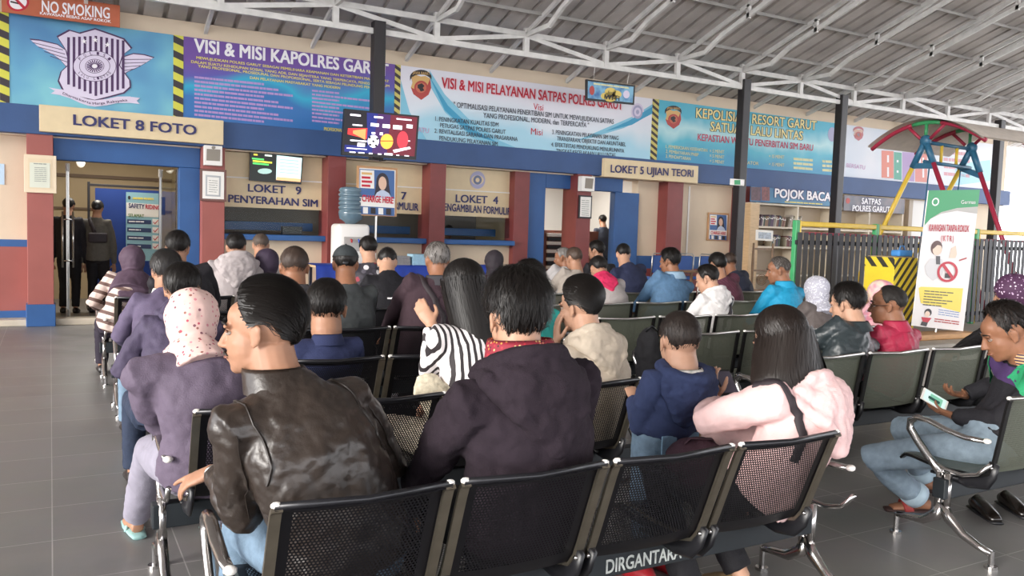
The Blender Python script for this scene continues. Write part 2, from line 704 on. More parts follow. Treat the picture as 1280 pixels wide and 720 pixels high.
# rafters, each a small truss
YT = 12.15
RX = [5.29 + 1.615 * k for k in range(-8, 14)]
for x in RX:
    rm = MB()
    ztop = lambda y: roof_z(y) - .12
    rm.bar((x, W - .02, ztop(W)), (x, 1, ztop(1)), .05, .07)
    zl = lambda y: roof_z(y) - .30
    low = [(YT, 4.78), (11.42, 4.80), (11.0, zl(11.0)), (1.0, zl(1.0))]
    for (y0, z0), (y1, z1) in zip(low, low[1:]):
        rm.bar((x, y0, z0), (x, y1, z1), .05, .075)
    rm.bar((x, YT, 4.80), (x, 10.9, ztop(10.9)), .04, .05)
    for k in range(6):
        y = 10.4 - k * 1.6
        rm.bar((x, y, zl(y) - .05), (x, y, ztop(y)), .06, .05)
        if k % 2 == 0:
            rm.bar((x, y, zl(y)), (x, y - 1.6, ztop(y - 1.6)), .03, .04)
    tag(rm.build('roof_rafter', M_STEELW), kind='structure')
# the long truss parallel to the wall
tm = MB()
tm.bar((-12, YT, 4.47), (24.5, YT, 4.47), .06, .085)
tm.bar((-12, YT, 4.79), (24.5, YT, 4.79), .06, .085)
for i, x in enumerate(RX):
    tm.bar((x, YT, 4.46), (x, YT, 4.90), .09, .07, up=(0, 1, 0))
    a, b = (4.50, 4.77) if i % 2 == 0 else (4.77, 4.50)
    tm.bar((x, YT, a), (x + 1.615, YT, b), .035, .07)
tag(tm.build('roof_truss', M_STEELW), kind='structure')
tag(MB().bar((-12, 3.0, 6.6), (24, 3.0, 6.6), .06, .08).bar((-12, 3.0, 6.95), (24, 3.0, 6.95), .06, .08).build('roof_truss', M_STEELW), kind='structure')
# posts
for px, zb, zt in ((4.34, 2.55, 4.62), (11.83, 0, 4.62), (14.62, 0, 4.62), (20.3, 0, 4.62)):
    tag(MB().bbox(px - .09, px + .09, YT - .09, YT + .09, zb, zt, .01).build('steel_post', M_BLACKST), kind='structure')
# ------------------------------------------------------------------ banners on the upper wall
M_NAVYTXT = mat('navy_lettering', '#2b2a60', .5)
M_WHITETXT = mat('white_lettering', '#f2eef0', .5)
M_REDTXT = mat('red_lettering', '#c01b34', .5)
M_DARKTXT = mat('dark_lettering', '#3a3f4c', .5)
M_YELTXT = mat('yellow_lettering', '#e2d263', .5)
M_PINKTXT = mat('pink_lettering', '#c79fc4', .5)
M_GOLD = mat('gold_print', '#d8ae6c', .5)
M_REDPRINT = mat('red_print', '#b2443e', .5)
M_BLACKPRINT = mat('black_print', '#2a2224', .5)
M_LILAC = mat('lilac_print', '#d9cfe2', .5)
M_PURPLEPRINT = mat('dark_purple_print', '#4a2c58', .5)
M_GREENPRINT = mat('green_print', '#2f9a5f', .5)
M_HAZ = stripe_mat('hazard_stripes', '#d3cf4e', '#3b3338', .2, (.35, 0, .94), .52)
M_HAZS = stripe_mat('small_hazard_stripes', '#cbbf6a', '#3b3338', .11, (.5, 0, .86), .52)
BY = UW - .03
BZ0, BZ1 = 3.06, 4.27


def banner(x0, x1, m, label, cat='banner', name='wall_banner', z0=BZ0, z1=BZ1, Y=BY):
    X0, X1 = PY(x0, 120, Y).x, PY(x1, 150, Y).x
    c = Vector(((X0 + X1) / 2, Y, (z0 + z1) / 2))
    o = MB().box(X0, X1, Y, Y + .025, z0, z1).build(name, m, None, origin=c)
    tag(o, label, cat)
    return o


def strip(x0, x1, parent, m, Y=BY):
    X0, X1 = PY(x0, 120, Y).x, PY(x1, 120, Y).x
    return MB().box(X0, X1, Y - .008, Y + .02, BZ0, BZ1).build('hazard_strip', m, parent, origin=((X0 + X1) / 2, Y, 3.6))


def shape(pts, m, parent, Y, name='emblem', thick=.003):
    P = [PY(x, y, Y) for x, y in pts]
    return MB().poly3(P, (0, thick, 0)).build(name, m, parent, origin=P[0])


def oval(cx, cy, rx, ry, a0=0, a1=360, n=40):
    return [(cx + rx * cos(radians(a0 + (a1 - a0) * i / n)), cy + ry * sin(radians(a0 + (a1 - a0) * i / n))) for i in range(n if a1 - a0 == 360 else n + 1)]


def bars(rows, m, parent, Y, name='printed_lines'):
    """Rows of unreadable small print as thin printed dashes, one mesh."""
    mb = MB()
    for (x0, y0, x1, y1, h) in rows:
        x = x0
        while x < x1 - .5:
            w = min(random.uniform(3, 9), x1 - x)
            ya = y0 + (y1 - y0) * (x - x0) / (x1 - x0)
            yb = y0 + (y1 - y0) * (x + w - x0) / (x1 - x0)
            mb.poly3([PY(x, ya, Y), PY(x + w, yb, Y), PY(x + w, yb + h, Y), PY(x, ya + h, Y)], (0, .002, 0))
            x += w + random.uniform(.3, 1.0)
    return mb.build(name, m, parent, origin=mb.v[0], fix=False)


def police_emblem(cx, cy, s, parent, Y, faded=False):
    """Shield with an arched name strip above, as printed on the banners; s is its half width in the image."""
    g, r, k, d = (M_GOLD, M_REDPRINT, M_BLACKPRINT, M_REDPRINT) if not faded else (mat('faded_gold_print', '#d9b7a6', .6), mat('faded_red_print', '#c07a80', .6), mat('faded_dark_print', '#97808a', .6), mat('faded_red_print', '#c07a80', .6))
    sh = [(-.9, -.75), (-.45, -.95), (0, -.8), (.45, -.85), (.9, -.6), (.8, -.2), (1, .3), (.75, .95), (.05, 1.45), (-.7, .9), (-.95, .25), (-.8, -.2)]
    o = shape([(cx + a * s, cy + b * s) for a, b in sh], g, parent, Y - .004)
    shape([(cx + a * s, cy + b * s) for a, b in [(1, .3), (.75, .95), (.05, 1.45), (-.7, .9), (-.95, .25), (-.2, .6), (.5, .4), (.9, -.6)]], r, parent, Y - .005)
    shape(oval(cx + .03 * s, cy + .28 * s, .66 * s, .68 * s, n=24), r, parent, Y - .007)
    shape(oval(cx + .03 * s, cy + .28 * s, .5 * s, .5 * s, n=24), mat('orange_print', '#c66a50', .5), parent, Y - .009)
    shape([(cx + a * s, cy + b * s) for a, b in [(-.3, .0), (.1, -.15), (.35, .1), (.2, .3), (.35, .55), (.0, .65), (-.15, .4), (-.3, .3)]], k, parent, Y - .011)
    arc = [(cx + 1.05 * s * sin(radians(t)), cy - .75 * s - .75 * s * cos(radians(t)) + .05 * s) for t in range(-80, 81, 16)]
    arc2 = [(x, y + .45 * s) for x, y in reversed(arc)]
    shape(arc + arc2, k if not faded else d, parent, Y - .004)
    if not faded:
        ltr_px('JAWA BARAT', (cx - .8 * s, cy - 1.02 * s), (cx + .85 * s, cy - .92 * s), .28 * s, Y - .006, M_GOLD, parent)
    return o


# --- 1: traffic police crest banner
b1 = banner(12, 216.5, ramp_mat('crest_banner_print', [(.35, '#4f86b4'), (.5, '#62a3c4'), (.62, '#7cc0cc')], .9), 'pale blue banner with the big winged traffic police crest, above the Loket 8 sign')
strip(0, 12, b1, M_HAZ)
strip(216.5, 229, b1, M_HAZ)
Y = BY
q = lambda L: [(x / 3, y / 3) for x, y in L]
for side in (q([(115, 150), (150, 153), (215, 168), (245, 188), (272, 228), (262, 250), (246, 246), (225, 222), (205, 208), (178, 192), (140, 172)]),
             q([(575, 217), (540, 207), (500, 203), (462, 215), (436, 246), (445, 272), (462, 280), (478, 268), (520, 250), (545, 236)])):
    cx = sum(x for x, _ in side) / len(side)
    cy = sum(y for _, y in side) / len(side)
    shape([(cx + (x - cx) * 1.06, cy + (y - cy) * 1.12) for x, y in side], M_PURPLEPRINT, b1, Y - .004, 'wing_outline')
    shape(side, M_LILAC, b1, Y - .007, 'wing')
for i in range(4):
    ltr = [(122 + i * 22, 158 + i * 17), (236 + i * 8, 186 + i * 16), (236 + i * 8, 188.6 + i * 16), (122 + i * 22, 160.6 + i * 17)]
    shape(q(ltr), M_PURPLEPRINT, b1, Y - .010, 'feather_line', .001)
    ltr = [(566 - i * 20, 221 + i * 12), (460, 222 + i * 14), (460, 224.5 + i * 14), (566 - i * 20, 223.4 + i * 12)]
    shape(q(ltr), M_PURPLEPRINT, b1, Y - .010, 'feather_line', .001)
shield = [(218, 140), (262, 116), (300, 127), (357, 111), (412, 130), (462, 148), (490, 182), (458, 206), (446, 245), (466, 275), (484, 300), (486, 325), (462, 346), (410, 360), (355, 374), (292, 360), (240, 338), (222, 302), (232, 268), (262, 240), (250, 190)]
scx, scy = 355, 245
shape(q([(scx + (x - scx) * 1.045, scy + (y - scy) * 1.045) for x, y in shield]), M_PURPLEPRINT, b1, Y - .010, 'shield_edge')
shape(q(shield), M_LILAC, b1, Y - .013, 'shield')
for i in range(11):
    x = 252 + i * 20.5
    ys = [(125, 170)] if False else None
    t0 = 128 + abs(i - 5) * 2.2 + i * 1.2
    t1 = 352 - abs(i - 5) * 7 + i * 1.5
    shape(q([(x, t0), (x + 10, t0 + 1), (x + 10, t1), (x, t1)]), M_PURPLEPRINT, b1, Y - .015, 'shield_stripe', .001)
for rx, ry, mm, dy in ((81, 58, M_PURPLEPRINT, .017), (79, 56, M_LILAC, .019), (58, 42, M_PURPLEPRINT, .021), (56, 40, M_LILAC, .023), (36, 27, M_PURPLEPRINT, .025), (34, 25, M_LILAC, .027), (9, 7, M_WHITETXT, .031)):
    shape(q(oval(355, 248, rx, ry)), mm, b1, Y - dy, 'ring', .001)
for i in range(20):
    a = radians(i * 18)
    c, s = cos(a), sin(a)
    shape(q([(355 + 11 * c - 1.6 * s, 248 + 8 * s + 1.6 * c), (355 + 31 * c - 2 * s, 248 + 23 * s + 2 * c), (355 + 31 * c + 2 * s, 248 + 23 * s - 2 * c), (355 + 11 * c + 1.6 * s, 248 + 8 * s - 1.6 * c)]), M_PURPLEPRINT, b1, Y - .029, 'wheel_spoke', .001)


def arc_text(body, cx, cy, rx, ry, a0, a1, h, m, parent, Y, flip=False):
    n = len(body)
    for i, ch in enumerate(body):
        if ch == ' ':
            continue
        a = radians(a0 + (a1 - a0) * i / (n - 1))
        dx, dy = -sin(a) * rx, cos(a) * ry
        L = sqrt(dx * dx + dy * dy)
        dx, dy = dx / L, dy / L
        if flip:
            dx, dy = -dx, -dy
        px, py = cx + cos(a) * rx, cy + sin(a) * ry
        A, B = PY((px - dx * h * .35) / 3, (py - dy * h * .35) / 3, Y), PY((px + dx * h * .35) / 3, (py + dy * h * .35) / 3, Y)
        lettering(ch, A, B, h / 3 / F_PX * depth(A), m, parent, .01, thick=.001)


arc_text('POLISI', 355, 250, 62, 45, 215, 325, 11, M_PURPLEPRINT, b1, Y - .024)
arc_text('LALU LINTAS', 355, 246, 73, 53, 145, 35, 9, M_PURPLEPRINT, b1, Y - .024, True)
for x, y in ((315, 155), (357, 150), (403, 168)):
    st = []
    for i in range(10):
        r = 11 if i % 2 == 0 else 4.5
        st.append((x + r * sin(i * pi / 5), y - r * cos(i * pi / 5)))
    shape(q(st), M_WHITETXT, b1, Y - .017, 'star', .001)
rib = [(228, 334), (262, 344), (300, 362), (330, 372), (356, 376), (400, 371), (440, 362), (490, 362)]
shape(q(rib + [(x, y + 24) for x, y in reversed(rib)]), M_LILAC, b1, Y - .017, 'ribbon')
shape(q([(183, 328), (230, 336), (230, 357), (190, 351), (206, 341)]), M_LILAC, b1, Y - .015, 'ribbon_tail')
shape(q([(488, 363), (525, 367), (512, 378), (524, 390), (488, 386)]), M_LILAC, b1, Y - .015, 'ribbon_tail')
for body, a, c in (('Dharma', (234, 353), (292, 375)), ('kerta', (296, 377), (340, 391)), ('Marga', (348, 393), (394, 390)), ('Raksyaka', (402, 388), (478, 379))):
    A, B = PY(a[0] / 3, a[1] / 3, Y - .019), PY(c[0] / 3, c[1] / 3, Y - .019)
    lettering(body, A, B, 9 / 3 / F_PX * depth(A), M_PURPLEPRINT, b1, .01, thick=.001)

# --- 2: purple and turquoise Kapolres banner
b2 = banner(229, 493, ramp_mat('vision_banner_print', [(.25, '#2f6fb0'), (.42, '#27a5c6'), (.6, '#5a55a8'), (.8, '#6d4a9a')], .8, 2, warp=1.0, seed=4), 'purple and turquoise banner headed VISI & MISI KAPOLRES GARUT')
ltr_px('VISI & MISI KAPOLRES GARUT', (243, 64.5), (485, 95), 15, Y - .003, M_WHITETXT, b2, .03)
for body, a, c in (('MEWUJUDKAN POLRES GARUT SEBAGAI PEMELIHARA KEAMANAN DAN KETERTIBAN MASYARAKAT', (245.5, 73.5), (486, 103)),
                   ('DALAM SUATU KEHIDUPAN SOSIAL YANG ADIL DAN SEJAHTERA YANG TERPERCAYA, PENEGAK HUKUM', (239, 78.5), (486.5, 109)),
                   ('YANG PROFESIONAL, PROSEDURAL DAN PROPORSIONAL, SERTA SEBAGAI PELINDUNG PENGAYOM', (247.5, 84), (480, 113)),
                   ('DAN PELAYANAN MASYARAKAT YANG MODERN', (312.5, 98.5), (425, 111.5))):
    ltr_px(body, a, c, 3.0, Y - .003, M_YELTXT, b2, .02)
M_PINKBLOCK = mat('pink_small_print', '#b08fc6', .6)
bars([(243, 95 + i * 5.2, 330 + (i % 3) * 18, 104 + i * 5.2 + (i % 3) * 2, 2.7) for i in range(10)], M_PINKBLOCK, b2, Y - .003)
bars([(390, 112 + i * 4.7, 424 + (i % 2) * 46, 115.5 + i * 4.7 + (i % 2) * 5.6, 2.3) for i in range(9)], M_PINKBLOCK, b2, Y - .003)
ltr_px('PROFESIONAL', (405, 163), (428, 165), 4, Y - .003, M_YELTXT, b2, .02)

# --- 3: white banner of the service
b3 = banner(500, 817, ramp_mat('service_banner_print', [(.2, '#a9d5e6'), (.42, '#dbe4ec'), (.7, '#e4e2ea')], .7, 2, warp=.8, seed=9), 'white and pale blue banner headed VISI & MISI PELAYANAN SATPAS')
strip(493, 500, b3, M_HAZS)
M_SWOOSH = mat('light_blue_swoosh_print', '#83c3da', .5)
M_SWOOSH2 = mat('mid_blue_swoosh_print', '#3f9cc2', .5)
shape([(537, 88), (556, 118), (585, 148), (625, 176), (670, 195), (640, 192), (590, 172), (556, 140), (538, 108)], M_SWOOSH, b3, Y - .003, 'swoosh')
shape([(537, 96), (560, 132), (592, 162), (622, 178), (588, 168), (556, 138)], M_SWOOSH2, b3, Y - .005, 'swoosh')
shape([(816, 130), (790, 146), (762, 158), (720, 176), (740, 172), (780, 160), (816, 142)], M_SWOOSH, b3, Y - .003, 'swoosh')
shape([(816, 133), (786, 151), (757, 164), (790, 156), (816, 141)], M_SWOOSH2, b3, Y - .005, 'swoosh')
shape([(501, 100), (512, 140), (534, 176), (560, 184), (536, 190), (501, 186)], M_SWOOSH, b3, Y - .003, 'swoosh')
M_PINKSH = mat('pale_pink_lettering', '#e8cfd6', .5)
ltr_px('VISI & MISI PELAYANAN SATPAS POLRES GARUT', (553, 110.5), (779, 138), 12.5, Y - .005, M_PINKSH, b3, .05)
ltr_px('VISI & MISI PELAYANAN SATPAS POLRES GARUT', (552, 109.5), (778, 137), 12, Y - .008, M_REDTXT, b3, .025)
ltr_px('Visi', (666.5, 137), (679, 138.5), 8, Y - .005, M_REDTXT, b3, .0)
ltr_px('Misi', (663.5, 168), (678, 169.5), 8, Y - .005, M_REDTXT, b3, .0)
for body, a, c, h in (('" OPTIMALISASI PELAYANAN PENERTIBAN SIM UNTUK MEWUJUDKAN SATPAS', (567, 134), (767, 155), 6.2),
                      ('YANG PROFESIONAL, MODERN, dan TERPERCAYA "', (604, 147), (736, 159.5), 6),
                      ('1. PENINGKATAN KUALITAS SDM', (544, 151), (623, 158.5), 5.4),
                      ('PETUGAS SATPAS POLRES GARUT', (550, 159), (632, 167.5), 5.2),
                      ('2. REVITALISASI SARANA DAN PRASARANA', (543, 166), (647, 176.5), 5.2),
                      ('PENDUKUNG PELAYANAN SIM', (549, 175), (622, 182.5), 5.2),
                      ('3. PENINGKATAN PELAYANAN SIM YANG', (690, 167.5), (773, 175), 5.2),
                      ('TRANSFARAN, OBJEKTIF DAN AKUNTABEL', (696, 175.5), (782, 183), 5),
                      ('4. EFEKTIFITAS PENDUKUNG MENURUNNYA', (689, 183), (780, 191), 5),
                      ('TINGKAT KECELAKAAN LALU LINTAS', (695, 191), (769, 196.5), 5)):
    ltr_px(body, a, c, h, Y - .009, M_DARKTXT, b3, .012)
ltr_px('BERSATU', (507, 163), (536, 166.5), 6, Y - .005, M_PINKTXT, b3, .01)
police_emblem(526, 106, 13, b3, Y)
for rr in ((8, 11, M_LILAC, .004), (6.3, 8.5, mat('grey_lilac_print', '#a7a5c4', .5), .006), (4.2, 5.6, M_LILAC, .008), (2, 2.8, mat('grey_lilac_print', '#a7a5c4', .5), .010)):
    shape(oval(797, 140, rr[0], rr[1], n=20), rr[2], b3, Y - rr[3])

# --- 4: turquoise Kepolisian banner
b4 = banner(824, 1046, ramp_mat('police_banner_print', [(.1, '#2f93b9'), (.35, '#4fb6cb'), (.55, '#b6dde0'), (.8, '#4db0c8')], 1.5, 2, warp=.5, seed=2), 'turquoise banner headed KEPOLISIAN RESORT GARUT')
strip(816, 824, b4, M_HAZS)
M_OUTL = mat('dark_outline_lettering', '#37423c', .5)
M_CRML = mat('cream_lettering', '#e9dc9a', .5)
for body, a, c, h in (('KEPOLISIAN RESORT GARUT', (870, 147), (1020, 162.5), 11.5), ('SATUAN LALU LINTAS', (888, 163.5), (1003, 175), 11)):
    ltr_px(body, a, c, h, Y - .003, M_OUTL, b4, .07)
    ltr_px(body, a, c, h, Y - .006, M_CRML, b4, .015)
ltr_px('KEPASTIAN WAKTU PENERBITAN SIM BARU', (872, 175.5), (1016, 188.5), 8, Y - .003, mat('crimson_lettering', '#c03a5a', .5), b4, .02)
M_OLIVET = mat('olive_lettering', '#d9d6a0', .5)
for body, a, c in (('1. PEMERIKSAAN KESEHATAN', (832, 185), (884, 190)), ('2. PEMBAYARAN PNBP', (832, 191), (873, 195.5)), ('3. PENDAFTARAN', (832, 197), (863, 200.5)),
                   ('= 5 MENIT', (887, 190.5), (905, 192)), ('= 5 MENIT', (887, 196.5), (905, 198.5)), ('= 5 MENIT', (887, 203), (905, 205)),
                   ('SIMULATOR', (920, 204), (948, 206.5)), ('= 15 MENIT', (961, 197), (980, 198.5)), ('= 15 MENIT', (961, 207), (980, 208.5))):
    ltr_px(body, a, c, 4, Y - .003, M_OLIVET, b4, .01)
bars([(992, 197 + i * 5.5, 1016, 199 + i * 5.5, 3) for i in range(3)] + [(1028, 200 + i * 5.5, 1042, 201 + i * 5.5, 3) for i in range(3)], M_OLIVET, b4, Y - .003)
police_emblem(841.5, 146.5, 10, b4, Y)
shape(oval(1040, 168, 5, 9, n=20), mat('grey_lilac_print', '#a7a5c4', .5), b4, Y - .004)

# --- 5: pale washed banner with coloured blocks
b5 = banner(1058, 1246, ramp_mat('pale_banner_print', [(.3, '#c8d3e0'), (.6, '#dfe0e6')], .6), 'pale faded banner with coloured upright blocks, behind the swing canopy')
strip(1050, 1058, b5, stripe_mat('faded_stripes', '#c8c6b8', '#8d9095', .11, (.5, 0, .86), .52))
police_emblem(1073, 167, 6.2, b5, Y, True)
ltr_px('BERSATU', (1058, 209), (1081, 212), 5, Y - .003, M_PINKTXT, b5, .01)
for x0, x1, y0, y1, c in ((1102, 1117, 188, 222), (1118, 1126, 190, 224), (1128, 1143, 190, 226), (1144, 1159, 192, 227)) and \
        ((1102, 1117, 188, 222, '#e08a78'), (1117.5, 1127, 190, 224, '#63ab97'), (1128, 1143, 190, 226, '#b39ac6'), (1144, 1159, 191, 227, '#df8f84')):
    shape([(x0, y0), (x1, y0 + 1), (x1, y1 + 1), (x0, y1)], mat('block_print_' + c[1:], c, .5), b5, Y - .003, 'colour_block')
for x, y0, y1 in ((1109, 194, 203), (1109, 209, 221), (1121, 200, 203), (1121, 213, 216), (1149, 197, 206), (1153, 197, 222)):
    shape([(x, y0), (x + 2.2, y0), (x + 2.2, y1), (x, y1)], M_WHITETXT, b5, Y - .006, 'white_stroke')
bars([(1180, 188 + i * 9, 1212, 191 + i * 9, 4) for i in range(4)], mat('faded_pink_lines', '#dba7ae', .6), b5, Y - .003)
shape([(1195, 205), (1238, 200), (1240, 226), (1192, 232)], mat('pale_cyan_print', '#a9d6e4', .5), b5, Y - .003, 'colour_block')

# ------------------------------------------------------------------ boards and signs
M_BOARD = mat('cream_sign_board', '#dcc7a0', .5, var=.03)


def board(x0, x1, yt, yb, Y, depth_, name, label, m=M_BOARD, cat='sign'):
    """Upright boxed sign: image box edges, front face on plane Y."""
    a, b, z0, z1 = rect_px(x0, yt, x1, yb, Y)
    o = MB().bbox(a, b, Y, Y + depth_, z0, z1, .006).build(name, m, None, origin=((a + b) / 2, Y, (z0 + z1) / 2))
    tag(o, label, cat)
    return o


s8 = board(49, 279.5, 140.5, 172.5, PF - .12, .16, 'sign_board', 'cream board reading LOKET 8 FOTO above the glass door')
ltr_px('LOKET 8 FOTO', (92, 156), (245, 168.8), 12.3, PF - .122, M_NAVYTXT, s8, .025, thick=.012)
s5 = board(755.5, 873, 202.5, 225, PF - .12, .16, 'sign_board', 'cream board reading LOKET 5 UJIAN TEORI above the blue door frame')
ltr_px('LOKET 5 UJIAN TEORI', (763, 215.3), (866, 221.3), 9, PF - .122, M_NAVYTXT, s5, .025, thick=.012)

NSY = 13.05
ns = board(2, 150, -4, 24.5, NSY, .03, 'no_smoking_sign', 'orange NO SMOKING sign hanging at the top left', mat('orange_sign_print', '#b9603f', .5, var=.05))
ltr_px('NO SMOKING', (52.5, 14.5), (137, 23.3), 13.5, NSY - .002, M_WHITETXT, ns, .02)
ltr_px('KAWASAN BEBAS ASAP ROKOK', (50, 18), (138.5, 28.5), 3.3, NSY - .002, M_WHITETXT, ns, .02)
shape(oval(22.5, 2.5, 14, 11.5), M_REDTXT, ns, NSY - .004, 'prohibition_ring')
shape(oval(22.5, 2.5, 11, 9), M_WHITETXT, ns, NSY - .006, 'ring_centre')
shape([(13, 1), (26, 4), (26, 6), (13, 3)], M_BLACKPRINT, ns, NSY - .008, 'cigarette')
shape([(14, -5), (17, -6), (32, 9), (29, 11)], M_REDTXT, ns, NSY - .010, 'slash')
MB().bar((PY(30, -20, NSY).x, NSY + .015, 4.4), (PY(30, -20, NSY).x, NSY + .015, 4.55), .01, .01).bar((PY(130, 5, NSY).x, NSY + .015, 4.3), (PY(130, 5, NSY).x, NSY + .015, 4.52), .01, .01).build('hanger', M_BLACKST, ns, origin=(0, NSY, 4.4))

M_PANE = mat('thin_counter_glass', '#eef4f2', .02, trans=1.0, spec=.1)
M_PANE.node_tree.nodes['Principled BSDF'].inputs['IOR'].default_value = 1.12
# counter boards inside the three windows
for (xa, xb, l1, a1, c1, l2, a2, c2, lab, zlow) in (
        (2.33, 3.93, 'LOKET   9', (310, 239.3), (376, 243), 'PENYERAHAN SIM', (285.5, 252.5), (396.7, 258.7), 'cream counter board reading LOKET 9 PENYERAHAN SIM under the small screen', 1.78),
        (4.23, 5.72, 'LOKET   7', (446, 246), (507.5, 249.5), 'FORMULIR', (481, 260.5), (522.5, 263.5), 'cream counter board reading 7 and FORMULIR behind the framed poster', 1.78),
        (6.02, 7.48, 'LOKET  4', (569.5, 252.6), (622, 255), 'PENGAMBILAN FORMULIR', (551, 263), (638, 268.8), 'cream counter board reading LOKET 4 PENGAMBILAN FORMULIR', 1.78)):
    yb = W + .06
    sb = MB().box(xa, xb, yb, yb + .03, zlow, ZB0 + .05).build('counter_sign_board', M_BOARD, None, origin=((xa + xb) / 2, yb, 2.2))
    tag(sb, lab, 'sign')
    ltr_px(l1, a1, c1, 9.3, yb - .002, M_NAVYTXT, sb, .025, thick=.01)
    ltr_px(l2, a2, c2, 9, yb - .002, M_NAVYTXT, sb, .025, thick=.01)
    MB().box(xa, xb, yb - .012, yb - .002, 2.235, 2.255).build('joint_strip', M_WHITEP, sb, origin=(xa, yb, 2.24))
    pane = MB().box(xa, xb, W + .02, W + .028, 1.40, 1.78).build('window_pane', M_PANE, None, origin=((xa + xb) / 2, W, 1.6))
    tag(pane, kind='structure')
    if '4' in l1:
        for rr in ((10, 11, mat('grey_lilac_print', '#a7a5c4', .5), .012), (8, 6, M_BOARD, .014), (5.5, 5.8, mat('slate_print', '#67728f', .5), .016), (2.6, 2.8, M_BOARD, .018)):
            shape(oval(597, 225, rr[0] * .95, rr[1], n=22), rr[2], sb, yb - rr[3], 'crest')

# ------------------------------------------------------------------ screens
def emis(name, h, s=1.0):
    return mat(name, h, .4, emit=s * .5)


def screen_px(corners, Y, dep, name, label, parent=None):
    P = [PY(x, y, Y) for x, y in corners]
    c = sum(P, Vector()) / 4
    o = MB().poly3([c + (p - c) * 1.0 for p in P], (0, dep, 0)).build(name, M_BLACKP, None, origin=c)
    tag(o, label, 'screen')
    return o, c


TVY = 11.80
tv, tvc = screen_px([(430.8, 135.7), (524.2, 144.8), (520.2, 199.5), (427.4, 193.2)], TVY, .07, 'television', 'large television hanging on the steel post, with red and blue sports picture')


def tvp(u, v):   # position on the screen: u to the right, v downwards, both 0..1
    x = 430.8 + 93.4 * u - 3.4 * v - .6 * u * v
    y = 135.7 + 9.1 * u + 57.5 * v - 2.8 * u * v
    return (x, y)


def tvshape(pts, m, dy, name='picture'):
    shape([tvp(u, v) for u, v in pts], m, tv, TVY - dy, name, .001)


def urect(u0, v0, u1, v1):
    return [(u0, v0), (u1, v0), (u1, v1), (u0, v1)]


def uell(u, v, ru, rv, n=20):
    return [(u + ru * cos(2 * pi * i / n), v + rv * sin(2 * pi * i / n)) for i in range(n)]


tvshape(urect(.025, .04, .975, .93), emis('screen_black', '#100a18', .3), .002)
tvshape([(.3, .04), (.45, .04), (.40, .93), (.03, .93), (.03, .78), (.33, .78)], emis('screen_blue', '#18237a', .45), .003)
tvshape([(.45, .04), (.62, .04), (.60, .93), (.40, .93)], emis('screen_purple', '#431a5c', .45), .003)
tvshape([(.62, .04), (.975, .04), (.975, .93), (.60, .93)], emis('screen_red', '#6d1628', .45), .003)
tvshape([(.06, .42), (.32, .38), (.32, .62), (.06, .55)], emis('screen_bright_red', '#d02a2a', 1.2), .004)
tvshape([(.13, .46), (.30, .40), (.30, .64), (.13, .52)], emis('screen_orange', '#f08a50', 1.3), .005)
for u0, v0, u1, v1 in ((.08, .1, .22, .14), (.4, .1, .52, .14), (.7, .1, .9, .13), (.12, .32, .25, .35), (.1, .66, .32, .69), (.2, .72, .3, .8), (.06, .84, .33, .86), (.1, .92, .18, .945), (.22, .92, .3, .945), (.36, .92, .41, .945), (.48, .92, .53, .945), (.57, .9, .68, .945), (.73, .92, .77, .94), (.84, .92, .9, .94), (.36, .26, .47, .33), (.52, .26, .62, .34), (.66, .26, .78, .35), (.84, .22, .92, .3), (.38, .46, .43, .5), (.49, .45, .53, .51), (.8, .58, .9, .6)):
    tvshape(urect(u0, v0, u1, v1), emis('screen_white', '#f4eef8', 1.5), .006)
tvshape(uell(.41, .66, .075, .14), emis('screen_white', '#f4eef8', 1.5), .007, 'football_picture')
for u, v in ((.41, .66), (.36, .58), (.46, .6), (.37, .74), (.45, .75)):
    tvshape(uell(u, v, .018, .03, 6), emis('screen_black', '#100a18', .3), .008)
tvshape(uell(.59, .64, .085, .17), emis('screen_ball_orange', '#f0a23c', 1.3), .007, 'basketball_picture')
tvshape([(.505, .63), (.675, .61), (.675, .63), (.505, .65)], emis('screen_brown', '#a04a18', 1), .008)
tvshape(uell(.8, .58, .075, .2), emis('screen_ball_red', '#c8303c', 1.2), .007, 'rugby_ball_picture')
tvshape([(.68, .82), (.9, .72), (.92, .76), (.7, .88)], emis('screen_white', '#f4eef8', 1.5), .008)
MB().bar(tvc + Vector((.02, .07, -.1)), (4.34, YT - .06, tvc.z - .1), .12, .2).build('wall_bracket', M_BLACKST, tv, origin=tvc)
MB().tube([tvc + Vector((-.02, .05, -.27)), tvc + Vector((0.02, .1, -.38)), tvc + Vector((.12, .12, -.36))], .008, 6).build('cable', M_BLACKP, tv, origin=tvc)

T2Y = W - .1
tv2, c2 = screen_px([(313, 187.5), (379, 195), (376.7, 230.5), (311.7, 225.5)], T2Y, .05, 'monitor', 'small black monitor above the LOKET 9 lettering')
sh2 = lambda pts, m, dy: shape(pts, m, tv2, T2Y - dy, 'picture', .001)
sh2([(314.5, 190), (345, 193.5), (344, 226.5), (313.2, 224)], emis('screen2_dark', '#0c1410', .5), .002)
sh2([(346, 194), (377.5, 197.5), (375.5, 227.5), (345, 225)], emis('screen2_pale', '#c3e6e4', 1.0), .002)
sh2([(346, 221), (376, 223.5), (375.5, 227.5), (345, 225)], emis('screen2_sand', '#e0a878', 1.0), .003)
for i, (x0, x1, c) in enumerate(((317, 322, '#e0c040'), (331, 340, '#d8e8d8'), (315, 330, '#50d060'), (316, 340, '#d8d840'), (316, 336, '#50d060'))):
    y = (192, 193, 197, 200, 203)[i]
    sh2([(x0, y), (x1, y + (x1 - x0) * .1), (x1, y + 2 + (x1 - x0) * .1), (x0, y + 2)], emis('screen2_' + c[1:], c, 1.2), .003)
sh2(oval(331, 214, 9, 3.5, n=14), emis('screen2_glow', '#9ab8b0', .9), .003)
